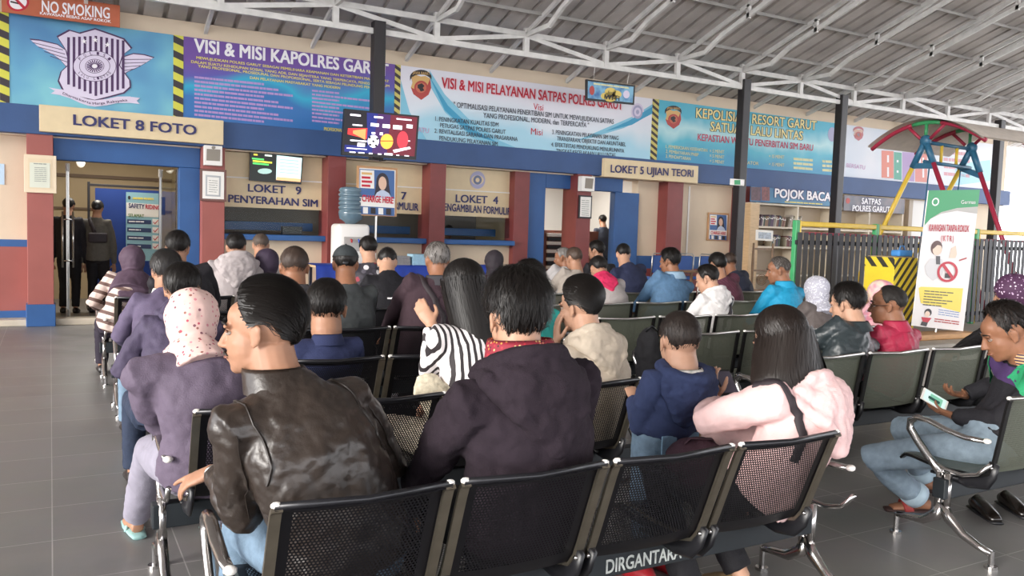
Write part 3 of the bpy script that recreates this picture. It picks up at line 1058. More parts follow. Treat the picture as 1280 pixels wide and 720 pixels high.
for i in range(5):
    sh2([(350, 199 + i * 4), (373, 201 + i * 4), (373, 201.7 + i * 4), (350, 199.7 + i * 4)], emis('screen2_lines', '#7fb0b8', .8), .003)

# hanging Wi-Fi sign
WY = 12.12
wf, wc = screen_px([(733, 99), (794, 106.7), (792.7, 131), (732.7, 125)], WY - .03, .04, 'wifi_sign', 'small blue Wi-Fi sign hanging from the roof truss')
wf['category'] = 'sign'
shw = lambda pts, m, dy, n='print': shape(pts, m, wf, WY - .03 - dy, n, .001)
shw([(735, 101.3), (792, 108.5), (790.8, 128.5), (734.7, 122.6)], ramp_mat('wifi_sign_print', [(.35, '#3f6fa8'), (.6, '#7fb4cf')], 6), .002, 'face')
for x, y, r in ((757, 120, 6), (763, 114.5, 7), (770, 118, 7), (763, 121.5, 8)):
    shw(oval(x, y, r, r * .72, n=18), mat('yellow_cloud_print', '#dfc566', .5), .004, 'cloud')
ltr_px('Wi-Fi', (755.5, 124), (774, 126), 6, WY - .037, M_BLACKPRINT, wf, .03)
ltr_px('Free', (760, 116.6), (768.5, 117.6), 3.2, WY - .037, M_BLACKPRINT, wf, .0)
bars([(742, 103.5, 786, 109, 2)], M_OLIVET, wf, WY - .035)
shw(oval(740, 113, 3.2, 6, n=14), M_REDPRINT, .004, 'emblem')
shw(oval(783, 118, 4, 5, n=14), M_LILAC, .004, 'emblem')
MB().tube([PY(742, 99.5, WY - .01), PY(743.5, 84, WY)], .004, 5).tube([PY(784, 105, WY - .01), PY(786.5, 90, WY)], .004, 5).build('string', M_WHITEP, wf, origin=wc)

# exit arrow on the post
EYY = YT - .12
ex = board(913, 930.6, 223.8, 231.8, EYY, .02, 'exit_sign', 'small green and white arrow sign on the black steel post', M_WHITEP)
shape([(918, 225), (926, 225), (926, 230.8), (918, 230.8)], M_GREENPRINT, ex, EYY - .002, 'green_panel', .001)
shape([(925.5, 225.2), (928, 225.2), (930.3, 227.6), (928, 230.6), (925.5, 230.6)], M_WHITETXT, ex, EYY - .004, 'arrow', .001)

# ------------------------------------------------------------------ framed notices
def framed(x0, x1, yt, yb, Y, label, mframe, marg, name='framed_notice', paper=M_PAPER, thick=.03):
    a, b, z0, z1 = rect_px(x0, yt, x1, yb, Y)
    w = marg
    c = ((a + b) / 2, Y, (z0 + z1) / 2)
    o = MB().bbox(a, b, Y, Y + thick, z0, z1, .004).build(name, mframe, None, origin=c)
    tag(o, label, 'picture frame')
    MB().box(a + w, b - w, Y - .003, Y, z0 + w, z1 - w).build('paper', paper, o, origin=c)
    return o, (a, b, z0, z1)


M_CREAMF = mat('cream_frame', '#e0cdb0', .4)
f1, r1 = framed(30, 70.5, 193.7, 241, PF - .04, 'cream framed letter on the pillar left of the glass door', M_CREAMF, .05, paper=mat('cream_mount', '#dcc8a8', .5))
shape([(37, 203), (62.5, 204), (62.5, 235), (37, 234)], mat('pale_letter_paper', '#d6d8c8', .6), f1, PF - .046, 'letter')
bars([(42, 203.8, 58, 204.6, 1.2)] + [(43, 209 + i * 2.4, 58, 209.6 + i * 2.4, .8) for i in range(8)], mat('grey_small_print', '#9a9c94', .6), f1, PF - .05)
tag(quad_px([(-3, 204), (5.5, 205), (5.5, 231), (-3, 230)], W - .012, 'wall_paper_notice', mat('pale_blue_paper', '#bcd6ea', .5)), 'pale blue paper notice on the cream wall at the left edge', 'notice')
M_BROWNF = mat('brown_frame', '#6b4238', .4)
f2, r2 = framed(250, 283, 211.5, 251.5, PF - .04, 'certificate in a brown and white frame on the pillar below the white speaker', M_BROWNF, .035)
shape([(257, 218.5), (276, 220), (275.5, 246), (256.8, 245)], mat('grey_certificate_border', '#aeb0b2', .6), f2, PF - .046, 'border')
shape([(259.3, 221), (274, 222.2), (273.6, 244), (259, 243)], M_PAPER, f2, PF - .049, 'sheet')
bars([(261, 225 + i * 2.8, 272, 225.9 + i * 2.8, .8) for i in range(6)], mat('grey_small_print', '#9a9c94', .6), f2, PF - .053)
sp1 = board(255.5, 278, 182, 206.8, PF - .13, .12, 'wall_speaker', 'white wall speaker on the pillar beside the LOKET 8 board', M_WHITEP, 'speaker')
shape([(258.5, 186), (275.5, 187), (275, 201.5), (258, 200.5)], mat('grey_speaker_grille', '#8d857a', .7), sp1, PF - .133, 'grille')
shape(oval(267, 184.5, 2.5, 2, n=14), mat('grey_speaker_grille', '#8d857a', .7), sp1, PF - .134, 'tweeter')
sp2 = board(727.5, 743.5, 220.5, 239.2, PF - .16, .14, 'wall_speaker', 'white wall speaker on the pillar in front of the second door', M_WHITEP, 'speaker')
shape([(732, 222.5), (742, 223.3), (740.5, 236), (731, 235.3)], mat('grey_speaker_grille', '#8d857a', .7), sp2, PF - .163, 'grille')
f3, r3 = framed(723.7, 740, 244.2, 273, PF - .04, 'black framed notice on the pillar in front of the second door', M_BLACKP, .03)
bars([(727, 250 + i * 2.6, 736.5, 250.6 + i * 2.6, .8) for i in range(8)], mat('grey_small_print', '#9a9c94', .6), f3, PF - .046)


def portrait_poster(o, x0, x1, y0, y1, Y, text=True):
    """A plain generic advertisement: figure of a woman with dark hair, blue ground."""
    w, h = x1 - x0, y1 - y0
    p = lambda L: [(x0 + u * w, y0 + v * h + u * w * .06) for u, v in L]
    shape(p([(0, 0), (1, 0), (1, 1), (0, 1)]), mat('poster_blue_ground', '#41659b', .5), o, Y - .002, 'poster_ground', .001)
    shape(p([(.02, .02), (.42, .02), (.42, .42), (.02, .42)]), M_PAPER, o, Y - .004, 'text_panel', .001)
    for i in range(4):
        shape(p([(.06, .07 + i * .09), (.36 - .05 * (i % 2), .07 + i * .09), (.36 - .05 * (i % 2), .12 + i * .09), (.06, .12 + i * .09)]), M_REDTXT if i else M_GOLD, o, Y - .006, 'text_dash', .001)
    shape(p(uell(.66, .26, .18, .2)), mat('poster_dark_hair', '#2c2530', .5), o, Y - .006, 'hair', .001)
    shape(p([(.48, .3), (.84, .3), (.9, .6), (.42, .6)]), mat('poster_dark_hair', '#2c2530', .5), o, Y - .007, 'hair', .001)
    shape(p(uell(.66, .29, .115, .15)), mat('poster_skin', '#d9b49c', .5), o, Y - .009, 'face', .001)
    shape(p([(.5, .5), (.62, .44), (.7, .44), (.84, .5), (.95, .64), (.4, .64)]), mat('poster_blouse', '#b9c4d8', .5), o, Y - .010, 'blouse', .001)
    shape(p([(0, .62), (1, .62), (1, .82), (0, .82)]), M_PAPER, o, Y - .011, 'text_band', .001)
    if not text:
        ltr_px('CHARGE HERE', (x0 + .06 * w, y0 + .79 * h), (x1 - .06 * w, y0 + .79 * h + w * .05), .12 * h, Y - .013, M_REDTXT, o, .03)
    for i in range(4):
        shape(p([(.1 + i * .22, .84), (.24 + i * .22, .84), (.24 + i * .22, .98), (.1 + i * .22, .98)]), M_BLACKPRINT if i % 2 else M_PAPER, o, Y - .012, 'device_picture', .001)


M_GOLDF = mat('gold_wood_frame', '#b98a5c', .4, var=.1)
CHY = 12.6
f4, r4 = framed(446, 496.5, 208.5, 270, CHY, 'framed CHARGE HERE poster on a charging stand behind the water cooler', M_GOLDF, .035, name='charging_poster_stand')
f4['category'] = 'poster stand'
portrait_poster(f4, 449.5, 493, 211, 267.5, CHY - .004)
ltr_px('CHARGE HERE', (452.5, 251.5), (491.5, 254.5), 8, CHY - .018, M_REDTXT, f4, .035)
MB().tube([PY(470, 268, CHY + .03), Vector((PY(470, 268, CHY).x, CHY + .03, .03))], .02, 8).build('pole', M_ALU, f4, origin=(0, CHY, 1))
MB().tube([Vector((PY(470, 268, CHY).x, CHY + .03, 0)), Vector((PY(470, 268, CHY).x, CHY + .03, .04))], .2, 20).build('foot', M_BLACKST, f4, origin=(0, CHY, 0))
f5, r5 = framed(885, 910.5, 266, 301, W - .04, 'framed poster of a woman on the cream wall left of the bookshelf', M_GOLDF, .04)
portrait_poster(f5, 887.2, 908.2, 267.8, 299.2, W - .045, False)
# ------------------------------------------------------------------ waiting-room benches
def perforated(name, hexcol, pitch, hole, w, v0, v1, rough=.4, metal=.4, through=1.0, hole_col='#050506'):
    """Sheet metal with a triangular grid of round holes inside a plain margin (UV in metres)."""
    m = bpy.data.materials.new(name)
    m.use_nodes = True
    nt = m.node_tree
    N = nt.nodes
    L = nt.links
    b = N['Principled BSDF']
    b.inputs['Base Color'].default_value = lin(hexcol)
    b.inputs['Roughness'].default_value = rough
    b.inputs['Metallic'].default_value = metal
    uv = N.new('ShaderNodeUVMap')
    uv.uv_map = 'UVMap'

    def math_(op, a, b_=None, c=None):
        n = N.new('ShaderNodeMath')
        n.operation = op
        for i, s in enumerate((a, b_, c)):
            if s is None:
                continue
            if isinstance(s, (int, float)):
                n.inputs[i].default_value = s
            else:
                L.new(s, n.inputs[i])
        return n.outputs[0]

    sp = N.new('ShaderNodeSeparateXYZ')
    L.new(uv.outputs[0], sp.inputs[0])
    u, v = sp.outputs[0], sp.outputs[1]
    us = math_('DIVIDE', u, pitch)
    vs = math_('DIVIDE', v, pitch * 1.732)

    def dist(ou, ov):
        a = math_('SUBTRACT', math_('FRACT', math_('ADD', us, ou)), .5)
        c = math_('MULTIPLY', math_('SUBTRACT', math_('FRACT', math_('ADD', vs, ov)), .5), 1.732)
        return math_('SQRT', math_('ADD', math_('MULTIPLY', a, a), math_('MULTIPLY', c, c)))

    d = math_('MINIMUM', dist(100.0, 100.0), dist(100.5, 100.5))
    inside = math_('LESS_THAN', d, hole / pitch / 2)
    mu = math_('LESS_THAN', math_('ABSOLUTE', u), w)
    mv = math_('MULTIPLY', math_('GREATER_THAN', v, v0), math_('LESS_THAN', v, v1))
    f = math_('MULTIPLY', math_('MULTIPLY', inside, mu), mv)
    f = math_('MULTIPLY', f, through)
    tr = N.new('ShaderNodeBsdfTransparent')
    mx = N.new('ShaderNodeMixShader')
    L.new(f, mx.inputs[0])
    L.new(b.outputs[0], mx.inputs[1])
    L.new(tr.outputs[0], mx.inputs[2])
    L.new(mx.outputs[0], N['Material Output'].inputs[0])
    return m


PROFILE = [(-.385, .805), (-.375, .815), (-.36, .805), (-.345, .77), (-.315, .69), (-.285, .61), (-.255, .53), (-.232, .475), (-.20, .435), (-.13, .415), (0, .408), (.12, .412), (.21, .425), (.25, .425), (.275, .40)]
SPLIT = 8


def shell(i0, i1, w, name, m, parent, x, prof):
    pts = prof[i0:i1 + 1]
    s = [0]
    for a, b in zip(pts, pts[1:]):
        s.append(s[-1] + sqrt((a[0] - b[0]) ** 2 + (a[1] - b[1]) ** 2))
    nx = 6
    vs, uvs = [], []
    for (y, z), v in zip(pts, s):
        for k in range(nx + 1):
            u = -w / 2 + w * k / nx
            vs.append((u, y, z + .012 * (2 * u / w) ** 2))
            uvs.append((u, v))
    n = nx + 1
    fs = [(i * n + k, i * n + k + 1, (i + 1) * n + k + 1, (i + 1) * n + k) for i in range(len(pts) - 1) for k in range(nx)]
    me = bpy.data.meshes.new(name)
    me.from_pydata(vs, [], fs)
    ul = me.uv_layers.new(name='UVMap')
    for l in me.loops:
        ul.data[l.index].uv = uvs[l.vertex_index]
    me.polygons.foreach_set('use_smooth', [True] * len(me.polygons))
    me.materials.append(m)
    o = bpy.data.objects.new(name, me)
    COL.objects.link(o)
    o.parent = parent
    o.location = (x, 0, 0)
    return o


PROFILE_R = [((-.20 + (y + .20) * .42) if y < -.2 else y, z) for y, z in PROFILE]


def make_bench(prof, nseat, x0, pitch, w, mback, mseat, mrim, mframe, armx, legs):
    root = empty('waiting_bench')
    for i in range(nseat):
        x = x0 + w / 2 + i * pitch
        b = shell(0, SPLIT, w, 'backrest', mback, root, x, prof)
        MB().tube([(-w / 2, prof[1][0], prof[1][1] + .012), (0, prof[1][0], prof[1][1]), (w / 2, prof[1][0], prof[1][1] + .012)], .011, 8).build('top_rim', mrim, b, smooth=True, origin=(0, 0, 0))
        b.children[-1].location = (0, 0, 0)
        s = shell(SPLIT, len(prof) - 1, w, 'seat', mseat, root, x, prof)
        for sx in (-1, 1):
            xx = x + sx * (w / 2 - .006)
            fr = MB()
            for (y0, z0), (y1, z1) in zip(prof[1:], prof[2:]):
                fr.bar((xx, y0 - .004, z0 + .004), (xx, y1 - .004, z1 + .004), .012, .034, up=(1, 0, 0)) if False else fr.bar((xx, y0 - .008, z0 + .004), (xx, y1 - .008, z1 + .004), .030, .012, up=(0, -1, .4))
            f = fr.build('side_frame', mframe, root, origin=(xx, -.2, .6))
            MB().ell((xx, prof[1][0], prof[1][1] + .014), (.016, .011, .010), n=10).build('end_cap', M_WHITEP, f, smooth=True, origin=(xx, prof[1][0], .82))
            br = MB()
            br.tube([(xx, prof[6][0] - .005, .50), (xx, prof[7][0], .44), (xx, -.19, .395), (xx, -.10, .375), (xx, -.01, .372)], [(.012, .026), (.013, .034), (.013, .036), (.013, .03), (.013, .012)], 8, side=(1, 0, 0))
            br.bar((xx, -.06, .378), (xx, .09, .378), .03, .014)
            bo = br.build('bracket', M_BLACKP, root, smooth=True, origin=(xx, -.1, .4))
            MB().ell((xx - .014, prof[6][0], .478), .009, n=8).build('bolt', M_CHROME, bo, smooth=True, origin=(xx, -.245, .478))
    L = legs
    MB().bbox(L[0] - .04, L[1] + .02, -.035, .035, .27, .372, .006).build('beam', M_BEAM, root, origin=((L[0] + L[1]) / 2, 0, .32))
    for x in L:
        lg = MB()
        for dy in (-.022, .022):
            lg.tube([(x, dy, .40), (x, dy, .20)], .019, 10)
        lg.tube([(x, .0, .24), (x, .03, .17), (x, .10, .125), (x, .18, .115), (x, .245, .105)], [(.022, .028), (.022, .03), (.02, .024), (.018, .018), (.016, .016)], 10, side=(1, 0, 0))
        lg.tube([(x, -.0, .24), (x, -.04, .175), (x, -.12, .115), (x, -.20, .085), (x, -.265, .07)], [(.022, .028), (.024, .03), (.022, .022), (.02, .018), (.016, .016)], 10, side=(1, 0, 0))
        l = lg.build('leg', M_CHROME, root, smooth=True, origin=(x, 0, .2))
        for y, zt in ((.25, .11), (-.265, .085)):
            MB().tube([(x, y, .012), (x, y, zt)], .013, 10).tube([(x, y, 0), (x, y, .014)], .03, 14).build('foot', M_CHROME, l, smooth=False, origin=(x, y, 0))
    for x in armx:
        ar = MB()
        ar.tube([(x, .01, .38), (x, .09, .455), (x, .16, .525), (x, .205, .58), (x, .205, .62), (x, .165, .645), (x, .10, .642), (x, .0, .615), (x, -.10, .60), (x, -.20, .606)],
                [(.017, .02), (.018, .022), (.018, .022), (.018, .022), (.018, .02), (.02, .016), (.022, .014), (.022, .013), (.02, .013), (.015, .012)], 10, side=(1, 0, 0))
        ar.tube([(x, .07, .44), (x, .0, .415), (x, -.09, .41), (x, -.17, .435), (x, -.23, .50)], .011, 8, side=(1, 0, 0))
        a = ar.build('armrest', M_CHROME, root, smooth=True, origin=(x, 0, .5))
        MB().ell((x, -.205, .608), (.02, .02, .014), n=10).build('end_cap', M_WHITEP, a, smooth=True, origin=(x, -.2, .6))
    return root


M_BEAM = mat('dark_grey_beam', '#23282c', .45, .2, var=.1)
M_BBACK = perforated('black_perforated_sheet', '#1d1c20', .0115, .0068, .195, .05, .37, .38, .5)
M_BSEAT = perforated('black_perforated_seat', '#1d1c20', .0115, .0068, .2, .03, .42, .38, .5)
M_GBACK = perforated('grey_perforated_sheet', '#727668', .0085, .0035, .25, .04, .38, .42, .55, .8)
M_GSEAT = perforated('grey_perforated_seat', '#727668', .0085, .0035, .25, .03, .42, .42, .55, .8)
M_FRAMEST = mat('satin_steel_strip', '#8d8577', .35, .9, var=.1, vscale=15)
M_DARKFR = mat('dark_steel_strip', '#2c2b2b', .35, .8)
M_BRIM = mat('black_rim', '#202024', .3, .3)

LB = make_bench(PROFILE, 4, .075, .537, .50, M_BBACK, M_BSEAT, M_BRIM, M_FRAMEST, (.0, 2.49), (.0, 2.49))
RPROTO = {}


def right_bench(n):
    if n not in RPROTO:
        e = .08 + .66 * n
        RPROTO[n] = make_bench(PROFILE_R, n, .03, .66, .60, M_GBACK, M_GSEAT, M_ALU, M_DARKFR, (.0, e), (.0, e))
        return RPROTO[n]
    return copy_tree(RPROTO[n])


LEFT_ROWS = [(.42, 2.1, 'black perforated four-seat bench nearest the camera, with DIRGANTARA stencilled on its beam'),
             (.40, 3.28, 'black perforated bench second from the camera, behind the grey-purple blouse woman'),
             (.50, 4.33, 'black perforated bench third from the camera, behind the man in the navy shirt'),
             (.48, 5.60, 'black perforated bench fourth from the camera, behind the grey-haired man in maroon'),
             (.46, 6.92, 'black perforated bench fifth from the camera, behind the man in the dark cap'),
             (.44, 8.30, 'black perforated bench sixth from the camera, with the brown headscarf woman on its left seat'),
             (.44, 9.40, 'black perforated bench farthest from the camera on the left, nearest the LOKET 9 counter')]
RIGHT_ROWS = [(3.95, 2.15, 4, 'grey metal bench with chrome armrest under the man looking at a phone'),
              (3.97, 3.53, 5, 'grey metal bench with empty seats behind the man in the red jacket'),
              (4.02, 4.70, 4, 'grey metal bench beyond the standing boy, with an empty seat'),
              (4.04, 5.75, 4, 'grey metal bench under the boy in the white hoodie, with an empty seat'),
              (4.09, 7.00, 5, 'grey metal bench under the man in the blue denim shirt'),
              (4.09, 8.25, 7, 'grey metal bench under the man in the navy sweater'),
              (4.09, 9.35, 5, 'grey metal bench farthest from the camera, nearest the second door')]
BENCHES = []
for i, (x, yb, lab) in enumerate(LEFT_ROWS):
    o = LB if i == 0 else copy_tree(LB)
    o.location = (x, yb + .37, 0)
    tag(o, lab, 'bench', 'black four-seat benches')
    BENCHES.append(o)
for i, (x, yb, n, lab) in enumerate(RIGHT_ROWS):
    o = right_bench(n)
    o.location = (x, yb + (.37 if i == 0 else .28), 0)
    tag(o, lab, 'bench', 'grey four-seat benches')
    BENCHES.append(o)
A0 = PY(757, 722, 2.1 + .335)
B0 = PY(851, 703, 2.1 + .335)
zb = .288
lo = lettering('DIRGANTARA', (A0.x - .42, -.035, zb), (B0.x - .42, -.035, zb), .052, mat('white_stencil_paint', '#b9bdb8', .6, var=.3, vscale=40), BENCHES[0], .02, thick=.002)
lo.location = Vector((A0.x - .42, -.035, zb))
# ------------------------------------------------------------------ things along the rear wall
# glass door leaves, both standing open into the room
def glass_leaf(hx, ang, w, name, label, handle=True):
    root = empty(name, (hx, W + .05, 0), ang)
    tag(root, label, 'glass door')
    MB().bbox(0, w, -.006, .006, .03, 2.31, .002).build('glass_pane', M_GLASS, root)
    MB().bbox(w - .035, w + .005, -.022, .022, .02, 2.32, .004).build('edge_rail', M_ALU, root)
    MB().bbox(w - .05, w + .01, -.03, .03, 2.22, 2.34, .006).bbox(w - .05, w + .01, -.03, .03, .01, .14, .006).build('corner_fitting', M_WHITEP, root)
    if handle:
        hm = MB()
        for dy in (-.07, .07):
            hm.tube([(w - .10, dy, .78), (w - .10, dy, 1.62)], .014, 8)
        for z in (.88, 1.50):
            hm.tube([(w - .10, -.07, z), (w - .10, .07, z)], .01, 8)
        hm.build('pull_handle', M_CHROME, root, smooth=True)
    return root


dl = glass_leaf(.22, radians(89), .62, 'glass_door_leaf', 'left glass door leaf with chrome ladder handle beside the terracotta pillar')
dr = glass_leaf(1.68, radians(100), .8, 'glass_door_leaf', 'right glass door leaf with a dark sticker beside the blue jamb', False)
MB().box(.55, .75, -.012, -.007, 1.62, 1.9).box(.6, .7, -.014, -.012, 1.68, 1.84).build('door_sticker', mat('dark_blue_sticker', '#2c3450', .5), dr)

# blue cloth screen with the safety poster
SY = 15.6
scr = empty('room_screen', (PY(160, 300, SY).x, SY, 0))
tag(scr, 'blue cloth screen in a black frame inside the glass doorway', 'room divider')
a, b, z0, z1 = rect_px(111, 233, 201, 330, SY)
z0 = .1
MB().box(PY(119, 250, SY).x, b - .03, SY - .01, SY + .01, z0, z1 - .05).build('cloth', mat('royal_blue_cloth', '#22418c', .8, bump=.2), scr, origin=(a, SY, 1))
fr = MB()
for x in (a, b):
    fr.bbox(x - .02, x + .02, SY - .02, SY + .02, 0, z1 + .05, .004)
fr.bbox(a, b, SY - .018, SY + .018, z1 - .02, z1 + .02, .004)
fr.bbox(a - .03, a + .03, SY - .25, SY + .25, 0, .04, .006).bbox(b - .03, b + .03, SY - .25, SY + .25, 0, .04, .006)
fr.build('frame', M_BLACKST, scr, origin=(a, SY, 1))
pa, pb, pz0, pz1 = rect_px(157.5, 241, 202.5, 326, SY - .05)
pp = MB().box(pa, pb, SY - .06, SY - .045, pz0, pz1).build('safety_poster', mat('pale_teal_print', '#8db9c4', .5), None, origin=((pa + pb) / 2, SY - .05, (pz0 + pz1) / 2))
tag(pp, 'pale teal SAFETY RIDING poster with ticked lines on the blue screen', 'poster')
SP = SY - .06
shape([(158, 253), (202, 256), (202, 272), (158, 270)], M_PAPER, pp, SP - .002, 'white_band', .001)
ltr_px('SAFETY', (161, 259.5), (180.5, 261), 5.5, SP - .004, M_NAVYTXT, pp, .03)
ltr_px('RIDING', (182, 261), (200.5, 262.5), 5.5, SP - .004, M_REDTXT, pp, .03)
ltr_px('SELAMAT', (160.5, 271), (180, 272), 4, SP - .004, mat('olive_print', '#5d7d3a', .5), pp, .03)
bars([(166, 246.5, 192, 247.5, 2.4)], M_YELTXT, pp, SP - .004)
shape(oval(161.5, 247, 1.8, 2.4, n=10), M_BLACKPRINT, pp, SP - .004, 'emblem', .001)
for i in range(4):
    y = 274 + i * 10.2
    shape([(159, y), (189, y + 1.2), (189, y + 6.4), (159, y + 5.4)], mat('navy_print', '#27375f', .5), pp, SP - .003, 'navy_bar', .001)
    bars([(161, y + 2, 180 - 4 * (i % 2), y + 2.6, 1.4)], M_WHITETXT, pp, SP - .005)
    shape([(190.5, y - .4), (198.5, y), (198.5, y + 7.4), (190.5, y + 7)], M_PAPER, pp, SP - .003, 'tick_box', .001)
    shape([(192, y + 3), (193.6, y + 5), (197.4, y + .8), (198, y + 1.6), (193.7, y + 6.4), (191.4, y + 3.6)], M_REDTXT, pp, SP - .005, 'tick', .001)
# ceiling bulb in the passage
bl = empty('ceiling_lamp', (PY(101, 200, 16.2).x, 16.2, 0))
tag(bl, 'small pale ceiling bulb seen through the glass doorway', 'lamp')
zb_ = PY(101, 203, 16.2).z
MB().ell((bl.location.x, 16.2, zb_), (.07, .07, .09), n=14).build('bulb', mat('bulb_white', '#f0e8d8', .3, emit=.4), bl, smooth=True, origin=(bl.location.x, 16.2, zb_))
MB().tube([(bl.location.x, 16.2, zb_ + .05), (bl.location.x, 16.2, 3.0)], .012, 8).build('cord', M_WHITEP, bl, origin=(bl.location.x, 16.2, zb_))

# water cooler
CX, CY = PY(438, 300, 12.75).x, 12.75
wc_ = empty('water_cooler', (CX, CY, 0))
tag(wc_, 'white water cooler with a grey-blue bottle in front of the maroon pillar', 'water cooler')
zt = PY(438, 280, CY).z
ztop = PY(438, 234, CY).z
MB().bbox(CX - .26, CX + .26, CY - .2, CY + .24, .02, zt, .06, seg=3).build('cabinet', M_WHITEP, wc_, smooth=True, origin=(CX, CY, zt / 2))
MB().bbox(CX - .17, CX + .17, CY - .212, CY - .198, zt - .42, zt - .2, .01).build('tap_recess', mat('grey_plastic', '#aaa6a0', .5), wc_, origin=(CX, CY - .18, zt - .3))
for dx in (-.06, .06):
    MB().tube([(CX + dx, CY - .2, zt - .24), (CX + dx, CY - .25, zt - .25), (CX + dx, CY - .255, zt - .29)], .014, 8).build('tap', mat('red_tap', '#b03030', .4) if dx < 0 else mat('blue_tap', '#3050b0', .4), wc_, smooth=True, origin=(CX + dx, CY - .2, zt - .25))
bt = MB()
hh = ztop - zt
rs = [(.06, -.02), (.10, .03), (.18, .08), (.192, .14)]
for k in range(5):
    z = .16 + k * (hh - .24) / 5
    rs += [(.196, z), (.196, z + .045), (.180, z + .055), (.180, z + .065)]
rs += [(.196, hh - .06), (.185, hh - .02), (.14, hh)]
bt.tube([(CX, CY, zt + z) for r, z in rs], [r for r, z in rs], 24)
bt.build('bottle', mat('grey_blue_bottle', '#5f7480', .12, spec=.6, var=.1), wc_, smooth=True, origin=(CX, CY, zt + hh / 2))

# long table with a blue cloth
TY = 12.0
tb = empty('reading_table', (6.0, TY, 0))
tag(tb, 'long table under a royal blue cloth below the counters', 'table')
txa, txb = PY(386, 335, TY).x, PY(622, 335, TY).x
tz = PY(500, 331, TY).z
cl = MB()
rows_ = []
for (dy, dz, amp) in ((.35, 0, 0), (-.35, 0, 0), (-.37, -.03, .0), (-.39, -.25, .012), (-.40, -tz + .12, .03)):
    rows_.append([Vector((txa + (txb - txa) * k / 80, TY + dy + amp * sin(k * 1.1 + sin(k * .37) * 2), tz + dz)) for k in range(81)])
cl.sheet(rows_)
cl.build('tablecloth', mat('royal_blue_tablecloth', '#1e3a97', .55, bump=.2), tb, smooth=True, origin=(6, TY, tz))
MB().bbox(txa + .02, txb - .02, TY - .33, TY + .33, tz - .04, tz - .008, .005).build('tabletop', M_WOODL, tb, origin=(6, TY, tz))
for x in (txa + .1, txb - .1):
    for y in (TY - .28, TY + .28):
        MB().bbox(x - .025, x + .025, y - .025, y + .025, 0, tz - .04, .004).build('leg', M_ALU, tb, origin=(x, y, 0))
px0 = PY(512, 330, TY).x
k = 0
for i, (wd, hgt, c, nm, lab) in enumerate(((.30, .17, '#8fb3c4', 'file_box', 'pale blue file box standing on the blue tablecloth'), (.30, .14, '#8f8d8c', 'paper_stack', 'grey stack of papers on the blue tablecloth beside the file box'))):
    x = px0 + .16 - i * .34
    o = MB()
    if i:
        for s in range(7):
            o.bbox(x - wd / 2 + random.uniform(-.01, .01), x + wd / 2 + random.uniform(-.01, .01), TY - .1, TY + .12, tz + .001 + s * hgt / 7, tz + (s + .88) * hgt / 7, .003)
    else:
        o.bbox(x - wd / 2, x + wd / 2, TY - .1, TY + .14, tz, tz + hgt, .006)
        o.box(x - wd / 2 + .03, x + wd / 2 - .03, TY - .103, TY - .1, tz + .05, tz + .12)
    tag(o.build(nm, mat('paper_' + c[1:], c, .6, var=.1, vscale=30), None, origin=(x, TY, tz)), lab, 'papers')

# counter clutter: black card reader by window 9
cr = MB().bbox(3.30, 3.62, W + .05, W + .2, 1.36, 1.50, .01)
tag(cr.build('card_terminal', M_BLACKP, None, origin=(3.46, W + .1, 1.36)), 'black device standing on the LOCKET counter ledge under the cream board'.replace('LOCKET', 'LOKET 9'), 'device')

# office things seen through the second door
kx0, kx1 = PY(684, 300, 15.2).x, PY(716, 300, 15.2).x
kz = PY(700, 288, 15.2).z
kc = MB().bbox(kx0 - .3, kx1 + .9, 15.2, 15.8, 0, kz, .01).build('office_counter', mat('red_brown_wood', '#6b3a2c', .5, var=.1), None, origin=(kx0, 15.4, 0))
tag(kc, 'red-brown office counter inside the second door', 'counter')
MB().box(kx1 + .1, kx1 + .8, 15.19, 15.2, .2, kz - .2).build('counter_door', mat('red_brown_wood_light', '#7d4936', .5), kc, origin=(kx1, 15.2, 0))
fs_ = MB()
for i in range(9):
    fs_.bbox(kx0 - .02 + .01 * (i % 2), kx0 + .42, 15.14, 15.195, .75 + i * (kz - .8) / 9, .75 + (i + .8) * (kz - .8) / 9, .004, mi=i % 2)
fo = fs_.build('file_rack', [M_WHITEP, M_BLACKP], None, origin=(kx0, 15.1, .8))
tag(fo, 'rack of black and white files on the front of the red-brown counter', 'file rack')

# blue upholstered chairs by the wall
def blue_chair(x, y, label, first=[None]):
    if first[0] is None:
        r = empty('stacking_chair')
        bk = MB()
        bk.bbox(-.21, .21, -.215, -.18, .55, .88, .02, seg=3)
        bk.build('backrest', mat('blue_upholstery', '#2d4f8f', .7), r, smooth=False)
        MB().bbox(-.22, .22, -.2, .22, .42, .47, .02).build('seat', mat('blue_upholstery', '#2d4f8f', .7), r)
        f = MB()
        f.tube([(-.235, -.2, .45), (-.235, -.22, .7), (-.235, -.225, .88), (-.20, -.225, .915), (.20, -.225, .915), (.235, -.225, .88), (.235, -.22, .7), (.235, -.2, .45)], .012, 8)
        f.build('back_frame', M_ALU, r, smooth=True)
        for sx in (-1, 1):
            for sy in (-1, 1):
                MB().tube([(sx * .22, sy * .19, .44), (sx * .235, sy * .22, 0)], .012, 8).build('leg', M_ALU, r, smooth=True)
        first[0] = r
        o = r
    else:
        o = copy_tree(first[0])
    o.location = (x, y, .30)
    tag(o, label, 'chair', 'blue chairs along the rear wall')
    return o


for px, lab in ((818, 'blue chair with silver frame by the wall, behind the navy sweater man'), (845, 'blue chair with silver frame by the wall, behind the denim shirt man'), (876, 'blue chair with silver frame by the wall, below the framed poster')):
    p = PY(px, 330, 12.3)
    blue_chair(p.x, 12.3, lab)
tag(MB().bbox(10.1, 13.0, 11.95, 13.25, 0, .30, .01).build('trim_8', mat('pale_step_tile', '#c8bca9', .4)), kind='structure')
